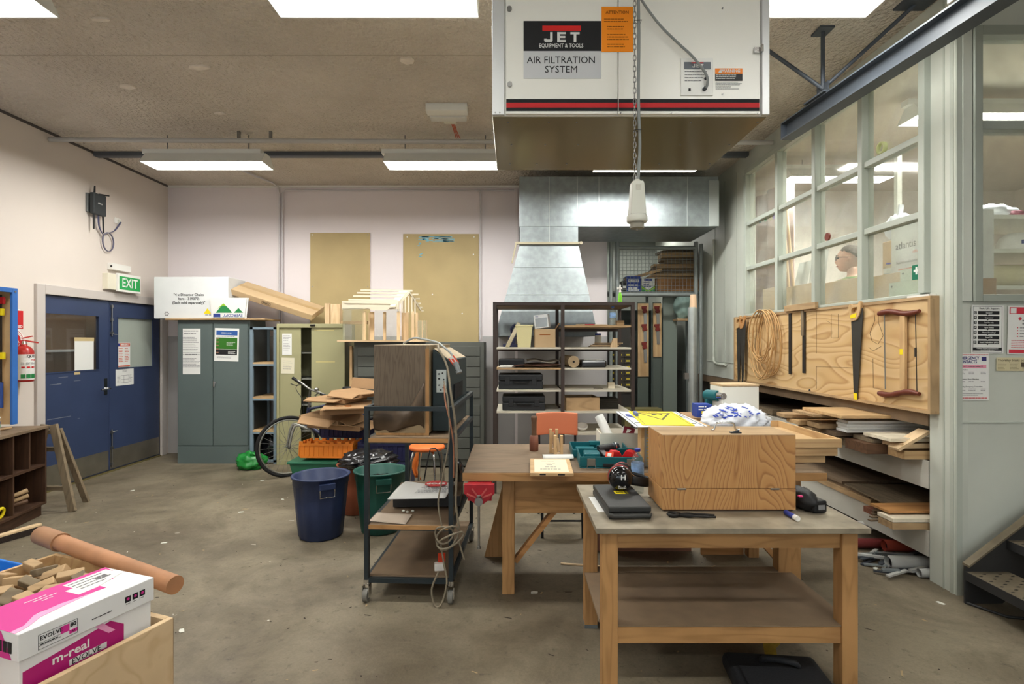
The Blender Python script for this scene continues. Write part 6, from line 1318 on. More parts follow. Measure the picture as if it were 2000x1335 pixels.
# MDF box with metal strip, and the signs on it
t = thing('mdf_box', 'MDF box with a perforated metal strip standing on the bench', 'box', (1.1, 3.5, BZ)); MB().box(.795, 1.22, 3.31, 3.4, BZ + .001, 1.035).build('front_case', M('mdf', (190, 158, 112), .7, var=.04), t, bevel=.002); MB().box(.99, 1.22, 3.4005, 3.85, BZ + .001, 1.035).build('rear_case', M('mdf', (190, 158, 112), .7), t)
one('support_carton', MB().box(1.225, 1.415, 3.64, 3.95, BZ + .001, 1.0355), CARD, 'brown carton on the bench under the blue box and drill', 'box')
MB().box(.815, .855, 3.3065, 3.31, BZ + .002, 1.03).build('metal_strip', GALV, t); m = MB()
for k in range(13): m.cyl((.835, 3.3064, BZ + .02 + k * .019), (.835, 3.3058, BZ + .02 + k * .019), .005, n=8)
m.build('strip_holes', M('hole_brass', (180, 150, 70), .5), t)
sg = frame((.98, 3.58, 1.042), (1, -.03, 0), (.12, 1, 0))
t = thing('white_sign', 'white sign panel with blue marks lying under the yellow sign', 'sign', (.98, 3.58, 1.04)); MB(sg).box(-.23, .21, -.36, .36, -.005, 0).build('panel', M('sign_white', (222, 226, 230), .4), t)
m = MB(sg @ T(0, 0, .0006)); m.rect(-.215, .195, .335, .34, Matrix()).rect(-.215, -.21, -.34, .34, Matrix()).rect(.19, .195, -.34, .34, Matrix()); m.k = 1; m.prism([(-.2, .1), (-.15, -.02), (-.165, .18), (-.19, .2)], .0006).prism([(.13, .1), (.18, .02), (.17, .2), (.14, .2)], .0006); m.k = 0; m.lines(-.2, -.12, -.2, 1, .03, .02, Matrix(), 2).lines(.1, .18, -.22, 1, .03, .02, Matrix(), 4)
m.build('print', [INK, BLUE], t)
ysg = sg @ T(-.0, -.01, .006, R(-3)); t = thing('yellow_sign', 'yellow warning sign with black triangle lying on the white sign', 'sign', (.98, 3.58, 1.05)); MB(ysg).box(-.16, .15, -.31, .33, -.0055, 0).build('panel', YEL, t)
m = MB(ysg @ T(0, 0, .0006)); tri = [(-.12, .24), (.12, .24), (0, -.12)]
for k in range(3): a, b = tri[k], tri[(k + 1) % 3]; m.bar((*a, 0), (*b, 0), .0012, .022, (0, 0, 1)) if False else m.add([(a[0], a[1], 0), (b[0], b[1], 0), (b[0] * .78, .12 + (b[1] - .12) * .78, 0), (a[0] * .78, .12 + (a[1] - .12) * .78, 0)], [(3, 2, 1, 0)])
m.prism([(-.05, .2), (.05, .18), (.04, .1), (.02, .17), (-.01, .12), (-.04, .1), (-.02, .17)], .0004); m.rect(-.145, -.142, -.29, .31, Matrix()).rect(.13, .133, -.29, .31, Matrix()).rect(-.142, .13, .305, .31, Matrix()); m.lines(-.1, .1, .27, 1, .02, .01, Matrix(), 2)
m.build('print', M('sign_ink', (80, 76, 40), .6), t)
MB(ysg).box(-.15, -.13, .05, .17, 0, .022).build('hook_tape', M('blue_tape', (96, 110, 160), .6), t)
# timber trays stacked at the right end
def otray(label, x0, x1, y0, y1, z, h, base=True):
    t = thing('timber_tray', label, 'tray', ((x0 + x1) / 2, y0, z), 'stacked timber trays'); th = .014
    for (a, nm, ax_) in (((x0, x1, y0, y0 + th), 'front_board', 'X'), ((x0, x1, y1 - th, y1), 'rear_board', 'X'), ((x0, x0 + th, y0 + th, y1 - th), 'side_board', 'Y'), ((x1 - th, x1, y0 + th, y1 - th), 'side_board', 'Y')): MB().box(*a, z, z + h).build(nm, W('pine', ax_), t, bevel=.002)
    MB().box(x0 + th, x1 - th, y0 + th, y1 - th, z + .002, z + .01).build('bottom_board', W('ply', 'X'), t)
otray('lowest timber tray on the right end of the bench', 1.42, 2.0, 3.43, 4.05, BZ + .001, .048); otray('middle timber tray on the right end of the bench', 1.42, 2.06, 3.4, 4.1, BZ + .05, .055); otray('topmost open timber tray on the right end of the bench', 1.42, 2.075, 3.38, 4.18, BZ + .106, .055)
one('foam_box', MB(T(1.55, 3.75, BZ + .117, R(3))).box(-.13, .125, -.1, .1, 0, .35), M('polystyrene', (226, 224, 214), .8), 'white polystyrene box standing in the timber tray', 'box', bevel=.004)
one('card_cover', MB(T(1.55, 3.75, BZ + .469, R(3))).box(-.131, .126, -.101, .101, 0, .012), CARD2, 'tan card cover on the white polystyrene box', 'cover')
t = thing('plastic_bag', 'crumpled white plastic bag with blue print on the bench', 'bag', (1.45, 3.45, .95)); fn_ = crumple(14, .16, 4.2); MB().blob((1.45, 3.5, 1.02), (.2, .12, .115), 56, 34, fn_).build('bag', WBAG, t)
m = MB(); rnd = random.Random(8)
for k in range(34):
    a = rnd.uniform(-2.6, -1.0); e = rnd.uniform(.45, 1.15); u = Vector((math.cos(e) * math.cos(a), math.cos(e) * math.sin(a), math.sin(e))); k_ = fn_(u) * 1.03; p = Vector((1.45 + u.x * .2 * k_, 3.5 + u.y * .12 * k_, 1.02 + u.z * .115 * k_)); nn = Vector((u.x / .2, u.y / .12, u.z / .12)).normalized(); rgt = Vector((0, 0, 1)).cross(nn).normalized()
    m.add([(-.014, -.003, 0), (.012, -.005, 0), (.015, .002, 0), (-.011, .005, 0), (-.014, -.003, .002), (.012, -.005, .002), (.015, .002, .002), (-.011, .005, .002)], [(3, 2, 1, 0), (4, 5, 6, 7), (0, 1, 5, 4), (1, 2, 6, 5), (2, 3, 7, 6), (3, 0, 4, 7)], False, frame(p, rgt, nn.cross(rgt)) @ T(0, 0, 0, rnd.uniform(-.6, .6)))
m.build('print', M('bag_blue', (40, 70, 180), .5), t)
t = thing('cordless_drill', 'teal cordless drill pointing at the viewer beside the foam box', 'drill', (1.4, 3.75, 1.0)); MB().cyl((1.4, 3.85, 1.17), (1.425, 3.7, 1.18), .04, .036, 16).build('motor_body', TE, t); MB().cyl((1.425, 3.7, 1.18), (1.433, 3.64, 1.183), .03, .022, 14).cyl((1.433, 3.64, 1.183), (1.4335, 3.637, 1.183), .01, n=10).build('chuck', CHROME, t); MB().bar((1.4, 3.82, 1.15), (1.385, 3.83, .9), .05, .045).build('handle', TE, t, bevel=.008)
one('drill_stand', MB().box(1.3, 1.419, 3.78, 3.9, 1.036, 1.04), DARKSTEEL, 'dark sheet under the teal cordless drill', 'sheet')
t = thing('blue_box', 'small blue printed box beside the plastic bag', 'box', (1.29, 3.7, 1.036)); MB().box(1.26, 1.36, 3.66, 3.76, 1.0365, 1.125).build('carton', M('carton_blue', (40, 66, 150), .6), t); m = MB(frame((1.31, 3.659, 1.08), (1, 0, 0), (0, 0, 1))); m.lines(-.04, .04, .03, 2, .02, .008, Matrix(), 2); m.k = 1; m.rect(-.02, .03, -.02, 0, Matrix()); m.build('print', [PAPER, YEL], t)
# orange chair behind the bench
t = thing('orange_chair', 'steel chair with orange vinyl backrest behind the bench', 'chair', (.38, 4.6, 0)); OV = M('orange_vinyl_chair', (200, 118, 84), .5)
def bk(u, v): return (.215 + .365 * u, 4.76 + .035 * math.sin(math.pi * u), .725 + .195 * v + .006 * math.sin(math.pi * u))
MB().sheet(bk, 14, 8, .03).build('backrest', OV, t, bevel=.006); MB().box(.22, .58, 4.34, 4.72, .44, .475).build('seat', OV, t, bevel=.012)
BT = M('black_tube', (36, 36, 38), .4, .3)
for x in (.24, .56):
    MB().tube([(x, 4.25, 0), (x, 4.32, .43)], .011, 8).build('front_leg', BT, t); MB().tube([(x, 4.86, 0), (x, 4.74, .43), (x, 4.77, .75)], .011, 8).build('rear_leg', BT, t)
MB().cyl((.24, 4.27, .13), (.56, 4.27, .13), .008, n=8).build('stretcher', BT, t); MB().box(.24, .56, 4.33, 4.73, .43, .44).build('seat_frame', BT, t)
one('floor_stick', MB().bar((.34, 3.75, .006), (.62, 3.7, .006), .012, .01), W('pale', 'X'), 'thin stick lying on the floor under the bench', 'stick')
# leaning boards under bench
t = thing('leaning_board', 'pinkish board with two square holes standing under the bench', 'board', (.95, 3.98, 0)); MB().box(.6, 1.33, 3.985, 4.003, 0, .46).build('panel', M('pink_board', (150, 106, 88), .7, var=.08), t); m = MB()
for x in (1.08, 1.15): m.box(x, x + .035, 3.9835, 3.985, .1, .13)
m.build('hole', BLACK, t)
one('brown_board', MB().box(1.38, 1.69, 3.92, 3.94, 0, .47), W('orange', 'X'), 'brown timber panel standing under the right end of the bench', 'board')

# ---------------------------------------------------------------- front table
TZ = .75; x0, x1, y0, y1 = .362, 1.543, 2.308, 3.02
t = thing('work_table', 'square legged beech table with a grey metal covered top', 'table', (.95, 2.7, 0))
ZN = M('zinc_top', (142, 132, 114), .55, .15, var=.34, vs=8, det=7)
MB().box(x0, x1, y0, y1, TZ - .024, TZ).build('top', ZN, t, bevel=.002)
for x in (x0 + .032, x1 - .1):
    for y in (y0 + .04, y1 - .11): MB().box(x, x + .069, y, y + .069, 0, TZ - .024).build('leg', W('beech', 'Z'), t, bevel=.003)
MB().box(x0 + .102, x1 - .101, y0 + .055, y0 + .08, TZ - .105, TZ - .024).build('front_rail', W('beech', 'X'), t); MB().box(x0 + .102, x1 - .101, y1 - .085, y1 - .06, TZ - .105, TZ - .024).build('rear_rail', W('beech', 'X'), t)
for x in (x0 + .05, x1 - .075): MB().box(x, x + .025, y0 + .11, y1 - .111, TZ - .105, TZ - .024).build('side_rail', W('beech', 'Y'), t)
MB().box(x0 + .102, x1 - .101, y0 + .05, y0 + .075, .23, .304).build('shelf_rail', W('beech', 'X'), t); MB().box(x0 + .102, x1 - .101, y1 - .08, y1 - .055, .23, .304).build('shelf_rail', W('beech', 'X'), t)
MB().box(x0 + .03, x1 - .03, y0 + .11, y1 - .112, .29, .304).box(x0 + .102, x1 - .101, y0 + .046, y0 + .11, .3042, .31).box(x0 + .102, x1 - .101, y1 - .112, y1 - .05, .3042, .31).build('shelf', DUST, t)
m = MB()
for x in (x0 + .0315, x1 - .1005):
    for y in (y0 + .0395, y1 - .1105): m.box(x, x + .07, y, y + .07, 0, .02)
m.build('foot_cap', M('zinc_cap', (120, 126, 128), .5, .4), t)
# pine tool chest
t = thing('tool_chest', 'orange pine ply tool chest with a chrome top handle', 'chest', (1.02, 2.67, TZ)); cx0, cx1, cy0, cy1, cz = .708, 1.34, 2.538, 2.795, TZ + .008
def rotary(name, cols, scl, mult, off=(3.1, 1.7, .4)):
    m = bpy.data.materials.new(name); m.use_nodes = True; nt = m.node_tree; b = nt.nodes['Principled BSDF']; b.inputs['Roughness'].default_value = .5
    tc = nt.nodes.new('ShaderNodeTexCoord'); mp = nt.nodes.new('ShaderNodeMapping'); mp.inputs['Scale'].default_value = scl; mp.inputs['Location'].default_value = off; nt.links.new(tc.outputs['Object'], mp.inputs[0])
    n = nt.nodes.new('ShaderNodeTexNoise'); n.inputs['Detail'].default_value = 1.2; n.inputs['Scale'].default_value = 1; nt.links.new(mp.outputs[0], n.inputs['Vector'])
    mu = nt.nodes.new('ShaderNodeMath'); mu.operation = 'MULTIPLY'; mu.inputs[1].default_value = mult; nt.links.new(n.outputs['Fac'], mu.inputs[0])
    fr = nt.nodes.new('ShaderNodeMath'); fr.operation = 'FRACT'; nt.links.new(mu.outputs[0], fr.inputs[0])
    r = nt.nodes.new('ShaderNodeValToRGB'); e = r.color_ramp.elements; e[0].position = 0; e[0].color = (*lin(cols[0]), 1); e[1].position = 1; e[1].color = (*lin(cols[0]), 1)
    q = e.new(.62); q.color = (*lin(cols[1]), 1); q = e.new(.86); q.color = (*lin(cols[2]), 1)
    nt.links.new(fr.outputs[0], r.inputs[0]); nt.links.new(r.outputs[0], b.inputs['Base Color']); return m
CHM = rotary('rotary_cut_pine', ((192, 146, 92), (184, 134, 80), (156, 106, 60)), (5, 5, 1.3), 36)
MB().box(cx0, cx1, cy0, cy1, cz, cz + .098).build('base', CHM, t, bevel=.002); MB().box(cx0, cx1, cy0, cy1, cz + .1, cz + .352).build('lid', CHM, t, bevel=.003)
MB().box(cx0 + .001, cx1 - .001, cy0 + .001, cy1 - .001, cz + .352, cz + .354).build('dusty_top', W('raw', 'X'), t)
MB().box(cx0 + .01, cx1 - .01, cy0 + .01, cy1 - .01, cz - .0075, cz).build('runner', W('teak', 'X'), t)
for x in (.8, 1.24): MB().cyl((x - .02, cy0 - .003, cz + .099), (x + .02, cy0 - .003, cz + .099), .004, n=8).build('hinge', STEEL, t)
m = MB(); hz_ = cz + .354; m.tube([(.985, 2.66, hz_ + .004), (1.0, 2.66, hz_ + .006), (1.008, 2.66, hz_ + .034), (1.03, 2.66, hz_ + .04), (1.075, 2.66, hz_ + .04), (1.098, 2.66, hz_ + .034), (1.106, 2.66, hz_ + .006), (1.125, 2.66, hz_ + .004)], .005, 8, sub=3); m.build('handle', CHROME, t)
MB().box(1.05, 1.1, 2.575, 2.6, hz_, hz_ + .006).cyl((1.06, 2.59, hz_), (1.09, 2.58, hz_ + .012), .006, n=8).build('catch', DARKSTEEL, t)
# black flat case, paper, ear muffs
t = thing('flat_case', 'flat black plastic tool case with yellow label on the table', 'tool case', (.53, 2.6, TZ)); fm = T(.528, 2.615, TZ + .001, R(2)); CB_ = M('case_charcoal', (52, 52, 50), .5, bump=.15, bs=300)
MB(fm).box(-.098, .098, -.185, .205, 0, .026).build('base', CB_, t, bevel=.005); MB(fm).box(-.098, .098, -.185, .205, .028, .055).build('lid', CB_, t, bevel=.007)
MB(fm).tube([(-.092, -.185, .02), (-.08, -.212, .02), (.08, -.212, .02), (.092, -.185, .02)], .009, 8).build('handle', CB_, t)
m = MB(fm @ T(0, 0, .0555)); m.box(-.02, .03, .02, .07, 0, .0008); m.k = 1; m.box(-.013, .023, .034, .056, .0008, .0012).box(.035, .045, .02, .07, 0, .0008); m.build('label', [YEL, M('label_dark_yellow', (150, 140, 30), .5)], t)
one('paper_sheet', MB(T(.44, 2.65, TZ + .0003, R(2))).box(-.04, .06, -.12, .13, 0, .0006), PAPER, 'white sheet of paper under the flat black case', 'paper')
t = thing('ear_muffs', 'black and red ear muffs resting on the flat black case', 'ear muffs', (.53, 2.7, TZ + .056)); em = T(.545, 2.70, TZ + .056 + .062)
MB(em @ frame((0, 0, 0), (1, 0, 0), (0, 0, 1))).lathe([(0, .048), (.03, .046), (.05, .034), (.06, .012), (.061, -.002), (.055, -.012)], 28).build('ear_cup', M('gloss_black', (18, 18, 20), .15, coat=.5), t)
MB(em @ frame((0, 0, 0), (1, 0, 0), (0, 0, 1))).lathe([(.058, -.011), (.0615, -.014), (.0615, -.022), (.057, -.025)], 28).build('red_ring', M('muff_red', (150, 40, 40), .4), t); MB(em @ frame((0, 0, 0), (1, 0, 0), (0, 0, 1))).lathe([(.03, -.024), (.056, -.026), (.058, -.044), (.03, -.048), (0, -.04)], 28).build('cushion', BLACK, t)
m = MB(em @ frame((0, -.0, 0), (1, 0, 0), (0, 0, 1))); m.text('H', .036, T(.004, .012, .0482), bold=.001).lines(-.02, .02, -.03, 2, .009, .003, T(0, 0, .0445), 3); m.build('print', PAPER, t)
e2 = em @ T(.04, .1, .0) ; MB(em @ T(.02, .09, .002) @ frame((0, 0, 0), (.9, .3, 0), (0, 0, 1))).lathe([(0, -.03), (.03, -.03), (.05, -.02), (.056, .0), (.054, .02), (.03, .026), (0, .022)], 24).build('ear_cup', BLACK, t); MB(em @ T(.02, .09, .002) @ frame((0, 0, 0), (.9, .3, 0), (0, 0, 1))).lathe([(.0565, -.004), (.0585, 0), (.0585, .006), (.0565, .01)], 24).build('red_ring', M('muff_red', (150, 40, 40), .4), t)
def band(u, v):
    a = math.pi * u; return tuple(em @ Vector((.05 + .1 * math.sin(a), .045 - .055 * math.cos(a), -.012 - .02 * math.sin(a) + (-.02 + .045 * v))))
MB().sheet(band, 18, 3, .006).build('headband', BLACK, t)
m = MB(em); m.tube([(.03, -.01, .04), (.07, -.005, .01), (.1, .0, -.008), (.13, .02, -.012)], .0022, 5, sub=3); m.build('wire', CHROME, t)
bottle('water_bottle', 'clear water bottle with dark blue cap on the table by the chest', .668, 2.86, TZ, .033, .235, M('cap_navy', (40, 50, 150), .4), LBL)
# pincers, glue, pouch
t = thing('pincers', 'black iron pincers lying on the table before the chest', 'pliers', (.8, 2.46, TZ)); pm = T(.735, 2.47, TZ + .009, R(-8)); IR = M('black_iron', (38, 36, 34), .5, .5)
for s_ in (-1, 1):
    MB(pm).tube([(.03, .0, 0), (.06, -.012 * s_, 0), (.12, -.016 * s_, 0), (.19, -.013 * s_, 0)], [.008, .008, .006, .005], 8, sub=3).build('handle', IR, t); MB(pm).tube([(.03, 0, 0), (.015, .018 * s_, 0), (-.005, .02 * s_, 0), (-.02, .004 * s_, 0)], [.009, .009, .009, .005], 8, sub=3).build('jaw', IR, t)
MB(pm).cyl((.03, 0, -.008), (.03, 0, .01), .009, n=12).build('pivot', IR, t)
t = thing('glue_stick', 'blue and white glue stick lying at the chest corner', 'glue stick', (1.27, 2.43, TZ)); MB().cyl((1.272, 2.42, TZ + .0125), (1.268, 2.49, TZ + .0125), .0115, n=16).build('tube', M('glue_blue', (50, 66, 150), .4), t); MB().cyl((1.274, 2.395, TZ + .0125), (1.272, 2.42, TZ + .0125), .012, n=16).build('cap', WHITE, t)
t = thing('black_pouch', 'black zipped pouch lying beside the tool chest', 'pouch', (1.41, 2.58, TZ)); MB().blob((1.405, 2.6, TZ + .045), (.05, .1, .05), 24, 16, crumple(6, .12)).build('body', M('black_nylon', (24, 24, 26), .5), t); MB(T(1.43, 2.54, TZ + .002, .2)).box(-.035, .035, -.04, .04, 0, .06).build('pocket', M('black_nylon', (24, 24, 26), .5), t, bevel=.01); MB(T(1.43, 2.54, TZ + .02, .2)).box(-.015, .02, -.0415, -.0405, 0, .022).build('label', GINK, t); MB().box(1.352, 1.37, 2.53, 2.545, TZ + .07, TZ + .076).build('pull_tab', M('pink_tab', (230, 60, 130), .5), t)
# black bag under the table
t = thing('black_laptop_bag', 'black padded bag lying on the floor under the table', 'bag', (1.35, 2.5, 0)); gm = T(1.2, 2.36, .002, R(-6)); BN = M('bag_nylon', (34, 35, 38), .7, bump=.2, bs=250)
MB(gm).box(-.22, .2, -.2, .2, 0, .075).build('body', BN, t, bevel=.03, seg=4); MB(gm).box(-.18, .17, -.19, .06, .074, .085).build('flap', BN, t, bevel=.005); MB(gm).tube([(-.06, .12, .076), (-.04, .1, .1), (.06, .08, .1), (.09, .09, .076)], .014, 8, sub=3).build('handle', BN, t)
# floor marks
m = MB(); rnd = random.Random(77)
for k in range(420):
    x, y = rnd.uniform(-4, 2.5), rnd.uniform(1.9, 6.2); s_ = rnd.uniform(.002, .008); m.k = rnd.choice((0, 0, 0, 1, 1, 2))
    q_ = T(x, y, .0008, rnd.uniform(0, 6.3)); L_ = rnd.choice((1, 1.4, 2, 3.5))
    m.add([(-s_ * L_, -s_ * .5, 0), (s_ * L_, -s_ * .7, 0), (s_ * L_ * .8, s_ * .6, 0), (-s_ * .6 * L_, s_ * .7, 0), (0, 0, .002)], [(0, 1, 4), (1, 2, 4), (2, 3, 4), (3, 0, 4)], False, q_)
o = one('floor_debris', m, [M('dark_crumb', (58, 50, 42), .9), M('wood_crumb', (168, 146, 112), .9), M('pale_crumb', (206, 200, 188), .9)], 'fine crumbs, chips and splinters strewn over the concrete floor', 'debris'); o['kind'] = 'stuff'
one('yellow_floor_paint', MB(T(1.36, 2.82, 0, R(-25))).prism([(-.03, -.2), (.025, -.21), (.02, -.1), (.04, -.05), (.015, .05), (.03, .16), (-.01, .2), (-.03, .1), (-.015, 0), (-.04, -.08)], .0015), M('worn_yellow_paint', (150, 126, 40), .8, var=.2, vs=30), 'worn yellow paint streak on the concrete under the table', 'floor marking')
rnd = random.Random(31)
for k, (px, py) in enumerate(((1043, 1157), (512, 938), (258, 958), (1838, 1178), (1925, 1170), (320, 1060), (1710, 1110), (552, 975), (470, 1000), (355, 1232))):
    Y_ = FP * EYE / (py - CY); X = (px - CX) * Y_ / FP
    one('paper_scrap', MB(T(X, Y_, .001, rnd.random() * 3)).prism([(-.02, -.01), (.02, -.012), (.024, .008), (0, .014), (-.018, .008)], .003), CREAM, 'small pale paper scrap lying on the concrete floor', 'scrap', 'paper scraps on the floor')
# ---------------------------------------------------------------- tool board on the glazed wall
BX = XW - .06; by0_, by1_, bz0, bz1 = 3.42, 6.45, 1.09, 1.845
t = thing('tool_board', 'long plywood tool board framed in timber under the windows', 'tool board', (BX, 5, bz0))
MB().box(BX + .012, XW - .001, by0_ + .02, by1_ - .02, bz0 + .02, bz1 - .02).build('ply_panel', rotary('rotary_cut_ply', ((212, 182, 136), (204, 170, 120), (180, 140, 92)), (2, .9, 3.2), 15, (1, 2.2, 5)), t)
MB().box(BX, XW - .001, by0_, by1_, bz1 - .02, bz1).build('top_frame', W('raw', 'Y'), t); MB().box(BX, XW - .001, by0_, by1_, bz0, bz0 + .02).build('bottom_frame', W('raw', 'Y'), t)
MB().box(BX, XW - .001, by0_, by0_ + .02, bz0 + .02, bz1 - .02).build('end_frame', W('raw', 'Z'), t); MB().box(BX, XW - .001, by1_ - .02, by1_, bz0 + .02, bz1 - .02).build('end_frame', W('raw', 'Z'), t)
def yr(px, X=XW): return FP * X / (px - CX)           # depth of a pixel column on the board
def zr(px, py, X=XW): return EYE + (CY - py) * yr(px, X) / FP
BF = frame((BX + .0115, 0, 0), (0, -1, 0), (0, 0, 1)) # local x = -y
def Q(px, py): return (-yr(px, BX), zr(px, py, BX))
m = MB(BF)                                            # pencil outlines of missing tools
def outline(pts):
    pp = [Q(*p) for p in pts]
    for a, b in zip(pp, pp[1:]): m.bar((*a, .0), (*b, .0), .0008, .004, (0, 0, 1))
outline([(1621, 613), (1635, 613), (1635, 659), (1621, 659), (1621, 613)]); outline([(1612, 626), (1622, 632)]); outline([(1704, 607), (1706, 625), (1696, 650), (1700, 665), (1712, 672), (1722, 655), (1713, 630), (1712, 607)]); outline([(1694, 678), (1702, 685), (1718, 676)]); outline([(1592, 715), (1592, 760)]); outline([(1592, 715), (1664, 718)]); outline([(1702, 700), (1703, 757), (1722, 760)]); outline([(1592, 600), (1592, 690)])
m.build('pencil_outlines', M('pencil', (92, 76, 58), .8), t)
m = MB(BF); x_, z_ = Q(1579, 763); m.cyl((x_, z_, 0), (x_, z_, .002), .016, n=14); m.build('knot_hole', BLACK, t)
def handsaw(label, pxh, pyt, pyb, w, wood, yellow=False, tip=True, dx=0):
    # handle on top, blade hanging; local coordinates on the board plane
    t = thing('hand_saw', label, 'saw', tuple(BF @ Vector((Q(pxh, pyt)[0], Q(pxh, pyb)[1], .01))), 'hand saws on the tool board')
    X, zt = Q(pxh, pyt); zb_ = zr(pxh, pyb, BX); h = zt - zb_; hh = .13
    S = BF @ T(X, zt, .004 + dx)
    outer = [(-.075, -.02), (-.055, .0), (-.03, -.012), (.035, -.012), (.06, .012), (.075, -.0), (.07, -.06), (.05, -.1), (.02, -.13), (-.045, -.14), (-.06, -.11)]
    inner = [(-.035, -.05), (-.02, -.035), (.03, -.032), (.038, -.05), (.02, -.068), (-.02, -.085), (-.035, -.075)]
    mh = MB(S)
    n1, n2 = len(outer), len(inner)                   # handle with a grip hole: walls plus bridged faces
    V = [(x, y, 0) for x, y in outer] + [(x, y, .022) for x, y in outer] + [(x, y, 0) for x, y in inner] + [(x, y, .022) for x, y in inner]
    F = [(i, (i + 1) % n1, (i + 1) % n1 + n1, i + n1) for i in range(n1)] + [(2 * n1 + i, 2 * n1 + n2 + i, 2 * n1 + n2 + (i + 1) % n2, 2 * n1 + (i + 1) % n2) for i in range(n2)]
    br = [(0, 0), (1, 0), (2, 1), (3, 2), (4, 2), (5, 3), (6, 3), (7, 4), (8, 4), (9, 5), (10, 6)]
    for i in range(n1):
        a, b = br[i], br[(i + 1) % n1]
        i0, i1, j0, j1 = a[0], b[0], a[1], b[1]
        f = [n1 + i0, n1 + i1, 2 * n1 + n2 + j1] + ([2 * n1 + n2 + j0] if j0 != j1 else []); F.append(tuple(f)); F.append(tuple(reversed([v - n1 if v < 2 * n1 else v - n2 for v in f])))
    mh.add(V, F); mh.build('handle', wood, t, bevel=.002)
    MB(S).prism([(-.055, -.1), (.085, -.04), (.088, -.06), (.02 + .0, -h + .0), (-.02, -h)], .003, None, .009).build('blade', M('saw_steel', (84, 82, 78), .4, .6, var=.1, vs=8), t)
    if yellow:
        MB(S).prism([(-.05, -.09), (.03, -.075), (.02, -.11), (-.045, -.115)], .0245).build('handle_plate', YEL, t); MB(S).prism([(-.018, -h), (.018, -h), (.02, -h + .05), (-.0245, -h + .05)], .005, None, .008).build('blade_guard', YEL, t)
    return t
handsaw('hand saw at the far end of the tool board', 1443, 618, 745, .1, W('pine', 'Z')); handsaw('second hand saw beside the coil, overlapping the cane', 1456, 618, 748, .1, W('orange', 'Z'), dx=.03)
handsaw('large hand saw with yellow handle plate and yellow tip', 1672, 592, 780, .14, W('pine', 'Z'), True)
t = thing('cane_coil', 'coil of pale cane hung on the tool board', 'coil', tuple(BF @ Vector((*Q(1495, 650), .03)))); m = MB(BF @ T(0, 0, .02)); X, Z = Q(1500, 660); rnd = random.Random(5)
for k in range(11):
    rx, rz = .17 + .1 * rnd.random(), .24 + .13 * rnd.random(); ox, oz = rnd.uniform(-.09, .07), .0; top = zr(1500, 606, BX) - Z
    m.tube([(X + ox + rx * math.cos(a), Z + top - rz + rz * math.sin(a) + .01 * math.sin(3 * a + k), .006 * k + .01 * math.sin(2 * a + k)) for a in [i * math.pi / 12 for i in range(24)]], .0055, 6, closed=True)
m.build('strands', M('cane', (196, 156, 104), .5), t)
X, Z = Q(1500, 606); MB(BF).cyl((X, Z + .0, -.0), (X, Z + .0, .09), .006, n=8).build('nail', STEEL, t)
def square(px, py0, py1, label, dark, stock):
    X, zt = Q(px, py0); zb_ = zr(px, py1, BX); t = thing('try_square', label, 'square', tuple(BF @ Vector((X, zb_, .01))), 'squares on the tool board')
    MB(BF).box(X - .012, X + .035, zb_, zt, .006, .01).build('blade', dark, t); return t, X, zt
DKB = M('dark_blade', (58, 54, 50), .5, .4)
t_, X, zt_ = square(1541, 606, 730, 'dark steel blade hanging below the timber T bar', DKB, None); t2_, X2, zt2 = square(1568, 606, 728, 'angle gauge with timber upper half and steel lower half on the tool board', DKB, None)
MB(BF).box(X2 - .016, X2 + .02, zr(1568, 655, BX), zt2, .0105, .02).build('timber_stock', W('grey', 'Z'), t2_)
one('square_stock', MB(BF).box(Q(1536, 600)[0], Q(1597, 600)[0], zr(1560, 606, BX), zr(1560, 594, BX), .004, .035), W('raw', 'Y'), 'horizontal timber stock bar across the top of the tool board', 'timber bar', bevel=.002)
# bow saw
t = thing('bow_saw', 'wooden frame saw with red brown arms on the tool board', 'saw', tuple(BF @ Vector((*Q(1763, 770), .02)))); RWd = W('red', 'X')
for (py, s_) in ((609, 1), (763, -1)):
    a, b = Q(1719, py + 4), Q(1799, py - 2 if s_ > 0 else py + 6); zc_ = zr(1760, py, BX); w_ = b[0] - a[0]
    pts = [(a[0] + w_ * k / 8, a[1] + (b[1] - a[1]) * k / 8 + .012 * s_ * math.sin(k / 8 * math.pi * 2), .022) for k in range(9)]
    MB(BF).tube(pts, [.014, .02, .02, .018, .02, .018, .02, .019, .013], 8, sub=2).build('arm', M('saw_red_wood', (104, 50, 36), .45), t)
a, b = Q(1766, 612), Q(1766, 760); MB(BF).box(a[0] - .018, a[0] + .03, b[1], a[1], .012, .03).build('stretcher', W('pine', 'Z'), t)
MB(BF).box(a[0] - .017, a[0] + .012, zr(1763, 692, BX), zr(1763, 681, BX), .0305, .0312).build('label', YEL, t)
a, b = Q(1730, 612), Q(1732, 760); MB(BF).cyl((*a, .022), (*b, .022), .004, n=6).build('tension_rod', STEEL, t)
a, b = Q(1791, 610), Q(1794, 765); MB(BF).cyl((*a, .022), (*b, .022), .003, n=6).cyl((a[0] + .002, (a[1] + b[1]) / 2 - .03, .022), (a[0] + .002, (a[1] + b[1]) / 2 + .03, .022), .007, n=8).build('blade_wire', DKB, t)
one('white_strip', MB().box(BX, XW - .01, 3.43, 3.62, bz1, bz1 + .012), WHITE, 'short white strip lying on the tool board end', 'strip')

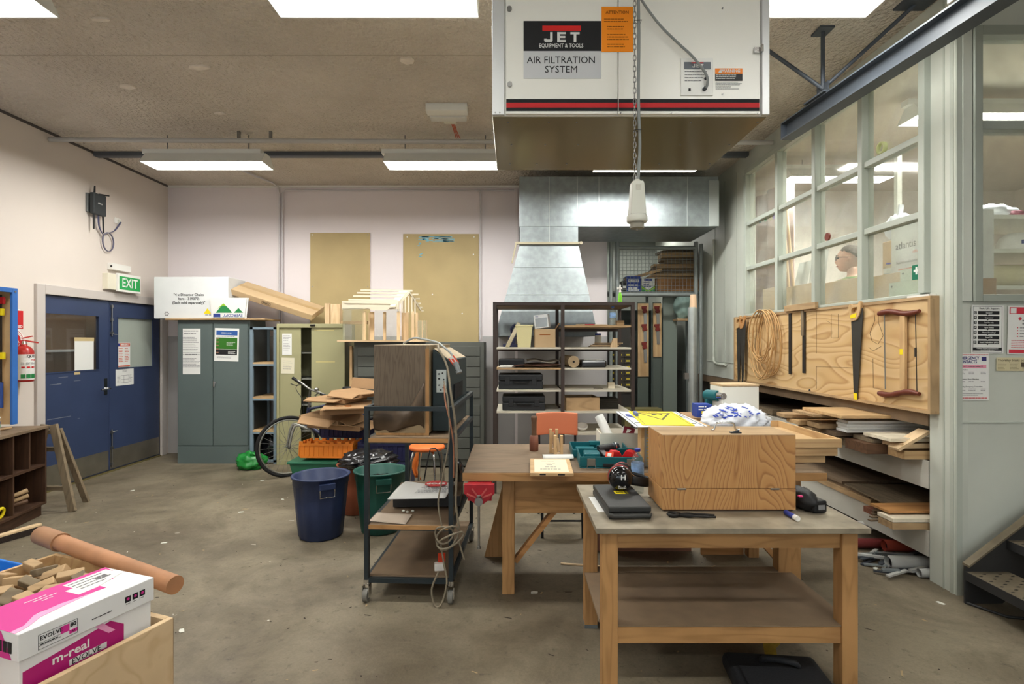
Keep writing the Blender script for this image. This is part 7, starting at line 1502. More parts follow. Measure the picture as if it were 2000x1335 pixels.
# ---------------------------------------------------------------- timber rack under the mezzanine
FAS = M('fascia_paint', (190, 188, 178), .55, var=.06, vs=4)
t = thing('timber_rack', 'painted timber storage rack built in under the mezzanine', 'rack', (3.2, 5, 0))
for (za, zc) in ((.59, .77), (.148, .314)):
    MB().box(XW + .0, XW + .02, Y0 - .01, 7.5, za, zc).build('fascia', FAS, t); MB().box(XW + .02, 4.19, Y0 - .01, 7.5, zc - .03, zc - .005).build('shelf', M('rack_shelf', (120, 110, 96), .8), t)
def plank(label, x0, x1, y0, y1, z0, z1, wood, rz=0, ax='X', mat=None):
    return one('plank', MB(T(x0, (y0 + y1) / 2, z0, rz)).box(0, x1 - x0, -(y1 - y0) / 2, (y1 - y0) / 2, 0, z1 - z0), mat or W(wood, ax), label, 'plank', 'planks on the rack', bevel=.0015)
WP = M('white_painted_timber', (240, 240, 236), .5); zz = .772
dat = [(2.6, 3.56, 3.72, .055, 'pine', 'pale block end beside the column'), (2.46, 3.73, 3.97, .07, 'teak', 'thick dark hardwood block'), (2.5, 3.99, 4.2, .06, 'grey', 'grey weathered plank'), (2.44, 4.22, 4.4, .06, 'red', 'red brown plank end')]
for k, (x, ya, yb_, h, wd, lb) in enumerate(dat): plank(lb + ' on the lowest row of the upper rack shelf', x, 3.8, ya, yb_, zz, zz + h, wd)
dat = [(2.58, 3.56, 3.74, .03, 'pale', 'short pale board'), (2.52, 3.76, 3.98, .025, 'grey', 'thin grey board'), (2.42, 4.02, 4.2, .035, 'dusty', 'dusty plank'), (2.36, 4.22, 4.45, .03, 'raw', 'raw plank')]
for k, (x, ya, yb_, h, wd, lb) in enumerate(dat): plank(lb + ' in the second row of the upper rack shelf', x, 3.8, ya, yb_, zz + .072, zz + .072 + h, wd, R((3, -2, 1, -3)[k]))
dat = [(2.54, 3.6, 3.8, .025, 'pale', 'pale grey-green edged board'), (2.45, 3.9, 4.1, .0, 'w', 'w')]
plank('sage edged board resting on the upper rack stack', 2.52, 3.8, 3.58, 3.85, zz + .112, zz + .135, 'bone', R(2))
for k in range(4): plank(('lowest', 'second', 'third', 'topmost')[k] + ' of the white painted boards on the rack', 2.46 + .01 * (k % 2), 3.7, 3.95, 4.08, zz + .112 + k * .022, zz + .131 + k * .022, None, 0, 'X', WP)
plank('green edged plank under the long top boards', 2.36, 3.8, 4.13, 4.3, zz + .112, zz + .15, 'raw'); plank('stepped plank at the far end of the stack', 2.3, 3.8, 4.32, 4.5, zz + .112, zz + .145, 'pine', R(2))
plank('lower of the two long boards crowning the stack', 2.3, 3.8, 4.1, 4.42, zz + .205, zz + .225, 'raw', R(-2)); plank('topmost long board crowning the stack', 2.36, 3.8, 3.86, 4.36, zz + .227, zz + .25, 'pine', R(1))
plank('stepped offcut at the back of the crowning boards', 2.26, 3.0, 4.45, 4.6, zz + .15, zz + .18, 'raw', R(-3))
one('timber_wedge', MB(T(2.56, 3.6, zz + .056, 0, 0, R(-30))).box(0, .24, -.05, .05, 0, .02), W('pale', 'X'), 'pale board offcut tilted on the block beside the column', 'timber')
plank('long dark plank lying far back on the upper rack shelf', 2.78, 4.0, 4.8, 5.1, zz, zz + .05, 'dusty'); plank('second dark plank far back on the upper rack shelf', 2.8, 4.0, 5.2, 5.6, zz, zz + .08, 'dusty'); plank('third dark plank far back on the upper rack shelf', 2.76, 4.0, 5.7, 6.2, zz, zz + .06, 'grey')
zz = .316
one('long_board', MB().box(XW - .02, XW + .25, 4.05, 6.4, zz, zz + .045), W('raw', 'Y'), 'long board lying along the front of the lower rack shelf', 'plank'); one('long_board', MB().box(XW - .0, XW + .7, 4.1, 6.3, zz + .047, zz + .07), W('dusty', 'Y'), 'wide dusty sheet lying on the long lower board', 'plank')
one('long_board', MB(T(XW - .06, 3.75, zz + .074, R(-4))).box(0, .5, 0, .62, 0, .012), W('grey', 'Y'), 'grey sheet offcut on the lower rack shelf', 'plank'); one('long_board', MB(T(XW - .02, 4.4, zz + .075, R(2))).box(0, .7, 0, 1.2, 0, .02), W('dusty', 'Y'), 'upper dusty sheet set back on the lower rack shelf', 'plank')
one('red_plank', MB(T(2.56, 3.86, zz + .002, R(-2))).box(0, .9, -.06, .06, 0, .04), W('red', 'X'), 'red brown plank end on the lower rack shelf', 'plank'); one('lower_plank', MB(T(2.52, 3.7, zz + .088, R(2))).box(0, .9, -.1, .08, 0, .014), W('orange', 'X'), 'orange edged thin board on the lower rack shelf', 'plank')
plank('pale grey board beside the column on the lower rack shelf', 2.5, 3.6, 3.53, 3.68, zz + .05, zz + .075, 'bone', 0); plank('raw plank under the pale grey board on the lower rack', 2.5, 3.6, 3.53, 3.67, zz + .002, zz + .045, 'raw', 0)
for k in range(5): plank(('first', 'second', 'third', 'fourth', 'fifth')[k] + ' thin splintered strip from the left on the lower rack shelf', 2.46 + .03 * k, 3.4, 3.69 + .03 * k, 3.72 + .03 * k, zz + .002 + .012 * k, zz + .012 + .012 * k, 'dusty', R(4 - 2 * k))
# pipes and scrap on the floor under the rack
PV = M('pvc_grey', (170, 170, 166), .45)
def pipe(label, p0, p1, r, mt):
    t = thing('plastic_pipe', label, 'pipe', p0, 'pipes under the rack'); a, b = Vector(p0), Vector(p1); d = (b - a).normalized()
    MB().cyl(a, b, r, n=20, caps=False).cyl(a, b, r * .88, n=20, caps=False).build('wall', mt, t); MB().cyl(a + d * .03, a + d * .031, r * .87, n=20).build('bore', BLACK, t)
pipe('large grey plastic pipe end under the rack', (2.56, 3.66, .052), (3.4, 3.62, .052), .045, PV); pipe('white plastic pipe lying behind the large grey one', (2.45, 4.2, .13), (3.4, 4.1, .13), .03, WHITE); pipe('maroon pipe lying under the rack', (2.45, 4.05, .04), (3.4, 4.0, .04), .035, M('maroon_pipe', (120, 50, 48), .5)); pipe('orange red drain pipe under the rack', (2.7, 3.9, .075), (3.4, 3.85, .075), .04, M('drain_red', (150, 62, 46), .5)); pipe('small grey pipe end beside the column', (2.68, 3.54, .03), (3.3, 3.53, .03), .028, PV)
rnd = random.Random(17)
for k in range(26):
    x, y = 2.36 + .32 * rnd.random(), 3.5 + .42 * rnd.random(); a = rnd.uniform(-.7, .7); L = .1 + .24 * rnd.random()
    one('metal_offcut', MB(T(x, y, .002 + .006 * (k % 5), a, 0, R(-3))).box(0, L, -.012, .012, 0, .006 + .012 * rnd.random()), (GALV, PV, DARKSTEEL)[k % 3], 'short metal offcut in the scrap pile under the rack', 'offcut', 'metal scrap under the rack')
one('orange_lead', MB().tube([(2.1, 4.6, .01), (2.2, 4.5, .012), (2.32, 4.45, .01), (2.36, 4.3, .012), (2.44, 4.2, .01)], .006, 6, sub=4), M('orange_lead', (206, 70, 50), .5), 'orange cord lying on the floor by the rack', 'cord')

# ---------------------------------------------------------------- posters on the return wall
def rp(px, py): return ((px - CX) * YR / FP, EYE + (CY - py) * YR / FP)
def poster(px0, px1, py0, py1, name, label, fn, mats, rz=0, paper=None):
    x0, z1 = rp(px0, py0); x1, z0 = rp(px1, py1); F = frame(((x0 + x1) / 2, YR - .007, (z0 + z1) / 2), (1, 0, 0), (0, 0, 1)) @ T(0, 0, 0, rz)
    return sheet_on(F, x1 - x0, z1 - z0, name, label, 'notice', lambda m, F_: fn(m, F_, (x1 - x0) / 2, (z1 - z0) / 2), mats, paper=paper)
def f_bls(m, F, w, h):
    m.k = 0; m.text('Basic Life Support', .017, F @ T(.01, h * .87, 0)); b = .0015
    for (a0, a1, c0, c1) in ((-w * .9, w * .9, h * .94, h * .95), (-w * .9, w * .9, -h * .95, -h * .94), (-w * .9, -w * .885, -h * .95, h * .95), (w * .885, w * .9, -h * .95, h * .95)): m.rect(a0, a1, c0, c1, F)
    for k, (c, s_) in enumerate((('D', 'Dangers?'), ('R', 'Responsive?'), ('S', 'Send for help'), ('A', 'Open Airway'), ('B', 'Normal Breathing?'), ('C', 'Start CPR'), ('D', 'Attach Defibrillator (AED)'))):
        z = h * (.69 - k * .205); m.k = 0; m.rect(-w * .86, -w * .68, z - .009, z + .009, F); m.rect(-w * .6, w * .72, z - .0105, z + .0105, F); m.prism([(-.006, z - .0105), (.006, z - .0105), (0, z - .017)], .0004, F)
        m.k = 1; m.text(c, .015, F @ T(-w * .77, z, .0008)); m.text(s_, .0125, F @ T(.008, z, .0008), sx=.85)
    m.k = 0; m.rect(-w * .88, w * .88, -h * .88, -h * .75, F); m.k = 1; m.text('Continue CPR until responsiveness or', .0095, F @ T(0, -h * .79, .0008), sx=.9).text('normal breathing return', .0095, F @ T(0, -h * .845, .0008), sx=.9)
poster(1895, 1958, 596, 690, 'life_support_poster', 'white Basic Life Support chart with black boxes on the wall', f_bls, [INK, PAPER], R(-.6))
def f_em(m, F, w, h):
    m.k = 0; m.text('EMERGENCY', .027, F @ T(-w * .22, h * .8, 0), sx=.8, bold=.0006).text('CONTACTS', .027, F @ T(-w * .32, h * .64, 0), sx=.8, bold=.0006)
    m.rect(w * .55, w * .85, h * .68, h * .86, F); m.k = 1; m.rect(-w * .82, w * .84, h * .38, h * .52, F)
    m.k = 3; m.text('Level 5, Architecture Building 133', .0105, F @ T(0, h * .45, .0008), sx=.85)
    for k, (s_, z) in enumerate((('First Aiders', .3), ('Emergency Floor Wardens', -.1), ('Building Emergency Controllers', -.42))): m.k = 3; m.text(s_, .011, F @ T(-w * .82, h * z, 0), 'LEFT'); m.k = 2; m.lines(-w * .82, -w * .45, h * (z - .1), 2 if k != 1 else 1, .009, .004, F, k).lines(-w * .25, w * .25, h * (z - .1), 2 if k != 1 else 1, .009, .004, F, k + 5).lines(w * .5, w * .85, h * (z - .1), 2 if k != 1 else 1, .009, .004, F, k + 9)
    m.k = 2; m.lines(-w * .82, w * .8, -h * .72, 2, .009, .003, F, 4); m.k = 4; m.lines(-w * .95, w * .95, h * .95, 1, .01, .004, F, 1, 0).lines(-w * .95, w * .95, -h * .9, 1, .01, .005, F, 2, 0)
poster(1866, 1929, 690, 781, 'emergency_contacts', 'white EMERGENCY CONTACTS sheet with a pink bar on the wall', f_em, [M('navy_print', (56, 52, 110), .6), M('pink_print', (226, 150, 170), .6), GINK, INK, RED])
def f_red(m, F, w, h):
    m.k = 0; m.rect(-w * .94, w * .94, h * .68, h * .95, F); m.rect(-w * .94, w * .94, -h * .95, -h * .8, F); m.k = 1; m.rect(-w * .9, -w * .66, h * .7, h * .92, F @ T(0, 0, .0004)); m.text('EMERGENCY', .02, F @ T(w * .15, h * .83, .0008), bold=.0006)
    m.k = 2; m.lines(-w * .4, w * .8, h * .4, 2, .02, .008, F, 2); m.k = 0
    for k in range(4): m.cyl(F @ Vector((-w * .6, h * (.1 - .12 * k), 0)), F @ Vector((-w * .6, h * (.1 - .12 * k), .0006)), .004, n=8)
    m.cyl(F @ Vector((-w * .5, h * .48, 0)), F @ Vector((-w * .5, h * .48, .0006)), .01, n=14); m.k = 2; m.lines(-w * .5, w * .8, h * .1, 4, h * .12, .005, F, 3); m.k = 0; m.lines(-w * .85, w * .85, -h * .42, 5, .011, .004, F, 6)
poster(1966, 2060, 598, 692, 'red_emergency_poster', 'white poster with red bands cut by the picture edge', f_red, [M('poster_red', (200, 50, 66), .6), PAPER, GINK], R(-1))
def f_news(m, F, w, h): m.k = 0; m.text('Thornley blasts powers', .022, F @ T(-w * .96, h * .6, 0), 'LEFT'); m.k = 1; [m.lines(-w * .95 + w * .5 * c, -w * .55 + w * .5 * c, h * .2, 5, .009, .003, F, c) for c in range(4)]; m.k = 0; m.rect(w * .0, w * .2, -h * .4, h * .3, F @ T(0, 0, .0004))
poster(1944, 2040, 698, 724, 'newspaper_clipping', 'yellowed newspaper clipping pinned below the posters', f_news, [M('news_ink', (90, 80, 64), .8), M('news_grey', (150, 140, 112), .8)], 0, M('newsprint', (206, 196, 160), .8))

# ---------------------------------------------------------------- steel stairs
SM = M('stair_charcoal', (52, 52, 52), .5, .2, var=.1, vs=6); TRD = M('tread_dusty', (112, 102, 84), .6, .2, var=.2, vs=10)
t = thing('steel_stairs', 'charcoal steel stairs with pressed tread plates rising to the right', 'stairs', (2.7, 2.8, 0))
for y in (3.19, 2.26):
    f = frame((0, y, 0), (1, 0, 0), (0, 0, 1)); MB(f).prism([(2.68, 0.005), (2.68, .227), (4.9, .227 + 2.22 * .765), (4.9, 1.6), (2.9, .005)], .012).build('stringer', SM, t); MB(f).prism([(2.68, .227), (4.9, .227 + 2.22 * .765), (4.9, .24 + 2.22 * .765), (2.68, .24)], .05, None, -.01).build('stringer_flange', TRD, t)
rnd = random.Random(2)
for k in range(9):
    x0, z = 2.685 + k * .242, .193 + k * .185
    tr = MB().box(x0, x0 + .25, 2.275, 3.178, z - .006, z).box(x0, x0 + .005, 2.275, 3.178, z - .05, z - .006).build('tread', TRD, t)
    MB().box(x0 - .004, x0, 2.275, 3.178, z - .05, z + .001).build('nosing', SM, tr)
    if k < 4:
        m = MB()
        for i in range(5):
            for j in range(13):
                a = .8 if (i + j) % 2 else -.8; m.add([(-.016, 0, 0), (0, -.008, .0), (.016, 0, 0), (0, .008, 0), (0, 0, .003)], [(0, 1, 4), (1, 2, 4), (2, 3, 4), (3, 0, 4)], False, T(x0 + .03 + .046 * i, 2.32 + j * .066 + .03 * (i % 2), z + .0004, .2 + (.0 if a > 0 else .0)))
        m.build('tread_studs', M('stud_dark', (58, 54, 48), .5, .3), tr, kind='stuff')
MB().tube([(2.69, 3.18, .008), (2.78, 3.02, .008), (2.95, 2.98, .008)], .008, 6).build('floor_cleat', SM, t)
# ---------------------------------------------------------------- inside the mezzanine room
MF = 1.085
def mz(px, py, X): Y = FP * X / (px - CX); return Vector((X, Y, EYE + (CY - py) * Y / FP))
for k, (ya, yb_, h) in enumerate(((3.62, 4.3, .98), (4.32, 5.0, 1.0), (5.02, 5.7, 1.03), (5.72, 6.1, 1.06))):
    t = thing('window_carton', ('brown carton against the window nearest the column', 'brown carton against the window below the seated man', 'brown carton against the window beside the papers', 'brown carton against the farthest window bay')[k], 'box', (2.9, ya, MF), 'brown cartons along the window')
    MB().box(2.845, 2.9, ya, yb_, MF + .001, MF + h).build('carton', CARD2, t, bevel=.004); MB().box(2.8435, 2.845, ya, yb_, MF + h - .24, MF + h - .235).build('fold_line', M('fold_brown', (120, 92, 62), .8), t)
t = thing('printed_carton', 'big grey white atlantis carton standing behind the window', 'box', (3.15, 3.95, MF)); MB().box(3.04, 3.3, 3.68, 4.31, 1.985, 2.46).build('carton', M('grey_carton', (206, 206, 200), .6), t, bevel=.003)
F_ = frame((3.0388, 3.95, 2.2), (0, -1, 0), (0, 0, 1)); m = MB(); m.text('atlantis', .08, F_ @ T(-.31, .1, 0), 'LEFT', sx=.95); m.k = 1; m.text('office solutions', .034, F_ @ T(-.13, .035, 0), 'LEFT'); m.k = 0; m.text('business relocation specialists', .03, F_ @ T(-.3, -.03, 0), 'LEFT'); m.k = 1; m.lines(-.28, .1, -.085, 1, .02, .012, F_, 2, .1); m.k = 2; m.lines(-.25, -.15, -.17, 2, .02, .01, F_, 3).lines(-.1, .14, -.15, 3, .02, .01, F_, 4)
m.build('print', [M('carton_ink', (84, 84, 84), .7), M('carton_orange', (206, 120, 90), .7), GINK], t)
F_ = frame((3.17, 3.6788, 2.2), (1, 0, 0), (0, 0, 1)); m = MB(); m.k = 1; m.rect(-.1, -.03, .05, .06, F_); m.k = 0; m.text('specialists', .03, F_ @ T(-.11, .02, 0), 'LEFT'); m.lines(-.1, -.05, -.08, 5, .025, .01, F_, 2); m.text('location', .03, F_ @ T(-.1, -.2, 0), 'LEFT'); m.build('side_print', [M('carton_ink', (84, 84, 84), .7), M('carton_orange', (206, 120, 90), .7)], t)
one('carton_plinth', MB().box(3.04, 3.3, 3.66, 4.315, MF + .001, 1.984), CARD, 'plain brown carton under the atlantis carton', 'box', bevel=.004)
for k, (ya, yb_, z1, xx) in enumerate(((3.57, 3.93, 2.075, 2.836), (3.57, 4.03, 1.99, 2.826))):
    t = thing('steel_plate', ('upper pale green sheet leaning inside the window', 'lower pale green sheet leaning inside the window')[k], 'sheet', (xx, ya, 1.83), 'pale green sheets in the window'); MB().box(xx, xx + .006, ya, yb_, MF + .001, z1).build('sheet', M('pale_sage', (186, 194, 172), .5), t, bevel=.002); m = MB()
    for y in (ya + .03, yb_ - .03): m.cyl((xx - .001, y, z1 - .03), (xx, y, z1 - .03), .008, n=8)
    m.build('hole', BLACK, t)
t = thing('first_aid_sticker', 'green sticker with a white cross in the window corner', 'sticker', (2.73, 3.6, 2.0)); F_ = frame((XW + .004, 3.62, 2.02), (0, -1, 0), (0, 0, 1)); MB(F_).box(-.04, .04, -.05, .05, 0, .0008).build('sheet', M('sticker_green', (20, 110, 80), .5), t); MB(F_).box(-.008, .008, -.015, .035, .0008, .0014).box(-.025, -.0081, .002, .018, .0008, .0014).box(.0081, .025, .002, .018, .0008, .0014).build('cross', PAPER, t)
t = thing('hanging_bag', 'white plastic bag hanging beside the atlantis carton', 'bag', (3.3, 4.4, 2.4)); p = mz(1756, 445, 3.32); MB().blob(tuple(p), (.09, .1, .1), 20, 14, crumple(19, .25)).build('bag', WBAG, t); MB().bar(p + Vector((0, 0, .04)), p + Vector((.02, 0, .2)), .04, .015, (0, 1, 0)).build('handle', WBAG, t)
one('tall_carton', MB().box(3.55, 3.9, 4.75, 5.15, MF + .001, 2.5), CARD2, 'tall plain carton standing behind the hanging bag', 'box', bevel=.004)
one('green_folder', MB().box(3.06, 3.28, 4.33, 4.64, MF + .001, 2.06), M('folder_green', (112, 128, 96), .7), 'dull green box behind the water bottle in the mezzanine', 'box')
bottle('water_bottle', 'clear bottle with purple blue cap inside the mezzanine window', 3.15, 4.5, 2.061, .035, .15, M('cap_violet', (90, 86, 190), .4), PAPER)
t = thing('white_papers', 'white papers propped inside the second window bay', 'paper', (2.97, 5.2, 2.1)); MB(T(2.905, 5.15, MF + 1.0, 0, 0, R(6))).box(0, .003, -.16, .12, 0, .33).build('sheet', PAPER, t); MB(T(2.905, 5.45, MF + 1.0, 0, 0, R(12))).box(0, .003, -.14, .1, 0, .28).build('sheet', PAPER, t)
one('papers_base', MB().box(2.905, 2.945, 5.02, 5.6, MF + .001, MF + 1.0), CARD, 'brown carton behind the window row holding the white papers', 'box')
for k in range(4): one('timber_pole', MB().cyl((3.05 + .05 * k, 6.02 - .03 * k, MF), (2.98 + .08 * k, 6.06 + .1 * k, 3.0 + .15 * k), .014, n=8), W('pale', 'Z'), ('first', 'second', 'third', 'fourth')[k] + ' pale pole from the left standing in the far window bay', 'pole', 'poles in the mezzanine')
one('pink_curtain', MB().sheet(lambda u, v: (3.3 + .04 * math.sin(18 * u), 6.3 + .9 * u, MF + 2.4 * v), 20, 4, .006), M('pink_drape', (206, 180, 170), .8), 'pale pink hanging sheet at the far end of the mezzanine', 'sheet')
for k, (px, c) in enumerate(((1484, (60, 110, 160)), (1495, (60, 150, 90)), (1505, (190, 180, 120)), (1512, (150, 120, 190)))): p = mz(px, 430 - k * 3, XW + .015); one('coloured_tag', MB(T(*p)).box(-.001, .003, -.022, .022, -.03, .03), M('tag_%d' % k, c, .4), ('blue', 'green', 'cream', 'violet')[k] + ' small tag stuck in the far window bay', 'tag', 'tags in the window')
p = mz(1609, 470, XW - .06); one('brown_disc', MB().cyl((XW - .035, p.y, 2.39 + .022 + .035), (XW - .02, p.y, 2.39 + .022 + .035), .034, n=20), M('brown_disc', (120, 56, 44), .5), 'round brown disc standing on the lower window rail', 'disc')
p = mz(1718, 297, XW - .03); t = thing('tape_roll', 'pale green tape roll standing on the upper window rail', 'tape', (XW - .02, p.y, 2.922)); MB(frame((XW - .015, p.y, 2.922 + .046), (0, -1, 0), (0, 0, 1))).lathe([(.045, -.012), (.045, .012), (.03, .012), (.03, -.012), (.045, -.012)], 24).build('roll', M('pale_lime', (190, 196, 140), .5), t)
# shelves behind the return window
t = thing('store_shelving', 'cream shelving inside the mezzanine behind the return window', 'shelf unit', (4.2, 4.9, MF))
for z in (1.98, 2.26, 2.52): MB().box(3.35, 5.6, 4.1, 4.7, z - .03, z).build('shelf', CREAM, t)
for x in (3.34, 5.6):
    for y in (4.1, 4.66): MB().box(x, x + .04, y, y + .04, MF, 3.2).build('post', CREAM, t)
t = thing('white_sack', 'white plastic sack on the top mezzanine shelf', 'bag', (3.75, 4.3, 2.52)); MB().blob((3.82, 4.3, 2.57), (.18, .1, .065), 24, 14, crumple(23, .3)).build('sack', WBAG, t)
t = thing('hard_hat', 'white hard hat on the middle mezzanine shelf', 'helmet', (4.0, 4.3, 2.26)); MB(T(3.98, 4.25, 2.262)).lathe([(.0, .15), (.06, .142), (.1, .11), (.118, .06), (.122, .012)], 28).build('shell', WHITE, t); MB(T(3.98, 4.25, 2.262)).lathe([(.12, .012), (.15, .004), (.15, .0), (.118, .006)], 28).build('brim', WHITE, t); MB(T(3.98, 4.25, 2.262) @ frame((-.04, -.112, .06), (1, -.3, 0), (0, 0, 1))).box(-.015, .015, -.015, .015, 0, .004).build('badge', BLUE, t)
one('magenta_cloth', MB().blob((3.93, 4.2, 2.545), (.06, .05, .024), 14, 10, crumple(2, .3)), M('magenta_cloth', (130, 40, 70), .7), 'dark pink cloth beside the white sack on the shelf', 'cloth')
one('dark_cloth', MB().blob((4.1, 4.2, 2.545), (.09, .05, .024), 14, 10, crumple(5, .3)), BLACK, 'black cloth at the right of the shelf in the mezzanine', 'cloth')
t = thing('cloth_roll', 'fat cream roll lying on the lowest mezzanine shelf', 'roll', (3.8, 4.3, 1.98)); MB().cyl((3.42, 4.25, 2.07), (4.7, 4.3, 2.08), .088, n=24).build('roll', M('cream_roll', (206, 196, 158), .7), t)
t = thing('yellow_pack', 'yellow labelled pack on the cream roll shelf', 'package', (3.5, 4.4, 2.17)); MB(T(3.52, 4.42, 1.981)).box(-.03, .05, -.03, .03, 0, .2).build('carton', YEL, t); MB(T(3.62, 4.42, 1.981)).box(-.04, .12, -.03, .03, 0, .2).build('red_carton', RED, t)
# seated man
fx, fy = .0, 1.0
HB = Vector((3.24, FP * 3.24 / 668, .115)); fd = Vector((fx, fy, 0)); sdv = Vector((-fy, fx, 0))     # body axis, facing, left-hand side
def bp(f, s, z): return HB + fd * f + sdv * s + Vector((0, 0, z))
J = {'pel': (bp(-.04, 0, 1.58), .14), 'wai': (bp(-.04, 0, 1.72), .14), 'che': (bp(-.03, 0, 1.88), .14), 'nec': (bp(-.005, 0.01, 2.045), .05), 'hed': (bp(.015, .015, 2.16), .045),
     'shl': (bp(-.03, .17, 1.955), .07), 'ell': (bp(.0, .24, 1.72), .05), 'wrl': (bp(.2, .18, 1.66), .034), 'hal': (bp(.27, .15, 1.66), .035), 'shr': (bp(-.03, -.17, 1.955), .07), 'elr': (bp(.0, -.24, 1.72), .05), 'wrr': (bp(.2, -.18, 1.66), .034), 'har': (bp(.27, -.15, 1.66), .035),
     'hil': (bp(.02, .1, 1.57), .095), 'knl': (bp(.4, .12, 1.57), .065), 'anl': (bp(.4, .12, 1.17), .045), 'fol': (bp(.55, .13, 1.125), .035), 'hir': (bp(.02, -.1, 1.57), .095), 'knr': (bp(.4, -.12, 1.57), .065), 'anr': (bp(.4, -.12, 1.17), .045), 'for': (bp(.55, -.13, 1.125), .035)}
E = [('pel', 'wai'), ('wai', 'che'), ('che', 'nec'), ('nec', 'hed'), ('che', 'shl'), ('shl', 'ell'), ('ell', 'wrl'), ('wrl', 'hal'), ('che', 'shr'), ('shr', 'elr'), ('elr', 'wrr'), ('wrr', 'har'), ('pel', 'hil'), ('hil', 'knl'), ('knl', 'anl'), ('anl', 'fol'), ('pel', 'hir'), ('hir', 'knr'), ('knr', 'anr'), ('anr', 'for')]
for s_, h_ in (('l', 'hal'), ('r', 'har')):           # five fingers on each hand
    c = J[h_][0]; sg = 1 if s_ == 'l' else -1
    for i in range(4):
        a = c + fd * .045 + sdv * (.024 - .016 * i) ; k1, k2 = 'f%s%da' % (s_, i), 'f%s%db' % (s_, i); L = (.05, .06, .055, .042)[i]
        J[k1] = (a, .011); J[k2] = (a + fd * L * .8 - Vector((0, 0, .03)), .008); E += [(h_, k1), (k1, k2)]
    a = c + fd * .0 - sdv * sg * .04; J['t%sa' % s_] = (a, .012); J['t%sb' % s_] = (a + fd * .045 - sdv * sg * .01, .009); E += [(h_, 't%sa' % s_), ('t%sa' % s_, 't%sb' % s_)]
keys = list(J); me = bpy.data.meshes.new('skin'); me.from_pydata([tuple(J[k][0]) for k in keys], [(keys.index(a), keys.index(b)) for a, b in E], [])
so = bpy.data.objects.new('skin', me); COL.objects.link(so); so.modifiers.new('s', 'SKIN'); sm2 = so.modifiers.new('u', 'SUBSURF'); sm2.levels = 2; sm2.render_levels = 2
for i, k in enumerate(keys):
    v = me.skin_vertices[0].data[i]; v.radius = (J[k][1], J[k][1]); v.use_root = (k == 'pel')
dg = bpy.context.evaluated_depsgraph_get(); sk = bpy.data.meshes.new_from_object(so.evaluated_get(dg))
t = thing('person', 'man with grey hair, glasses and green top seated behind the window', 'person', (HB.x, HB.y, MF)); m = MB()
polys = [(tuple(p.vertices), p.center.copy()) for p in sk.polygons]; vs_ = [v.co.copy() for v in sk.vertices]
hands = (J['hal'][0], J['har'][0])
def region(c):
    if min((c - h).length for h in hands) < .13: return 0
    if c.z > 2.165: return 0
    return 1 if c.z > 1.715 and not (c - HB).dot(fd) > .26 else 2
o = len(m.v); m.v += vs_
for f, c in polys: m.f.append([i for i in f]); m.mi.append(region(c)); m.sm.append(True)
bpy.data.objects.remove(so)
HD = Vector((-.86, .5, 0)); HM = frame(bp(.035, .035, 2.222), HD, (0, 0, 1)) @ Matrix.Rotation(R(0), 4, 'Z')   # local x forward, y up, z to one side
def headf(u):
    k = 1.0; f, up_, sd_ = u.x, u.y, u.z
    g = lambda a, b, c, w: math.exp(-((f - a) ** 2 + (up_ - b) ** 2 + (sd_ - c) ** 2) / w)
    k += .17 * g(.97, -.2, 0, .022) + .12 * g(.97, -.02, 0, .02) - .06 * g(.9, .12, .3, .03) - .06 * g(.9, .12, -.3, .03) + .05 * g(.9, .3, 0, .06)
    k += .06 * g(.85, -.5, 0, .02) + .14 * g(.66, -.75, 0, .06) - .03 * g(.85, -.42, 0, .01) + .16 * g(0, -.02, 1, .02) + .16 * g(0, -.02, -1, .02) - .1 * g(-.5, -.85, 0, .2)
    return k
m.k = 0; m.blob((0, 0, 0), (.093, .122, .075), 40, 30, lambda u: headf(u), HM)
m.build('body', [M('skin', (196, 150, 126), .5), M('olive_green_shirt', (126, 132, 78), .8), M('dark_trousers', (50, 52, 58), .8)], t)
hr = MB(HM)
hr.blob((-.018, .026, 0), (.096, .111, .082), 32, 24, lambda u: (1.03 + .04 * math.sin(17 * u.x + 9 * u.z)) if u.y > .25 - .75 * max(0, -u.x) + .25 * max(0, u.x) else .55)
hr.build('hair', M('grey_hair', (96, 88, 80), .8, bump=.5, bs=120), t)
gl = MB(HM)
for s_ in (-1, 1):
    gl.tube([(.1 + .004 * math.cos(a), .012 + .019 * math.sin(a), s_ * .033 + .024 * math.cos(a)) for a in [i * math.pi / 7 for i in range(14)]], .0025, 5, closed=True); gl.tube([(.1, .016, s_ * .057), (.05, .016, s_ * .078), (.0, .012, s_ * .083)], .0025, 5)
gl.tube([(.102, .016, -.01), (.106, .02, 0), (.102, .016, .01)], .0025, 5); gl.build('glasses', BLACK, t)
eb = MB(HM)
for s_ in (-1, 1): eb.blob((.083, .012, s_ * .032), (.012, .009, .013), 10, 8); eb.k = 1; eb.tube([(.092, .036, s_ * .012), (.096, .042, s_ * .03), (.086, .036, s_ * .05)], .005, 5); eb.k = 0
eb.k = 2; eb.blob((.088, -.062, 0), (.012, .006, .024), 10, 8)
eb.build('facial_features', [M('eye_dark', (60, 50, 46), .3), M('grey_hair', (96, 88, 80), .8), M('lips', (160, 96, 88), .5)], t)
MB().tube([bp(-.03 + .08 * math.cos(a), .085 * math.sin(a), 2.03 + .01 * math.cos(a)) for a in [i * math.pi / 8 for i in range(16)]], .016, 8, closed=True).build('collar', M('shirt_green', (60, 130, 60), .8), t)
MB().tube([bp(-.1, .12, 1.99), bp(.03, .12, 2.02), bp(.1, .11, 1.93)], .012, 8, sub=3).build('red_strap', RED, t)
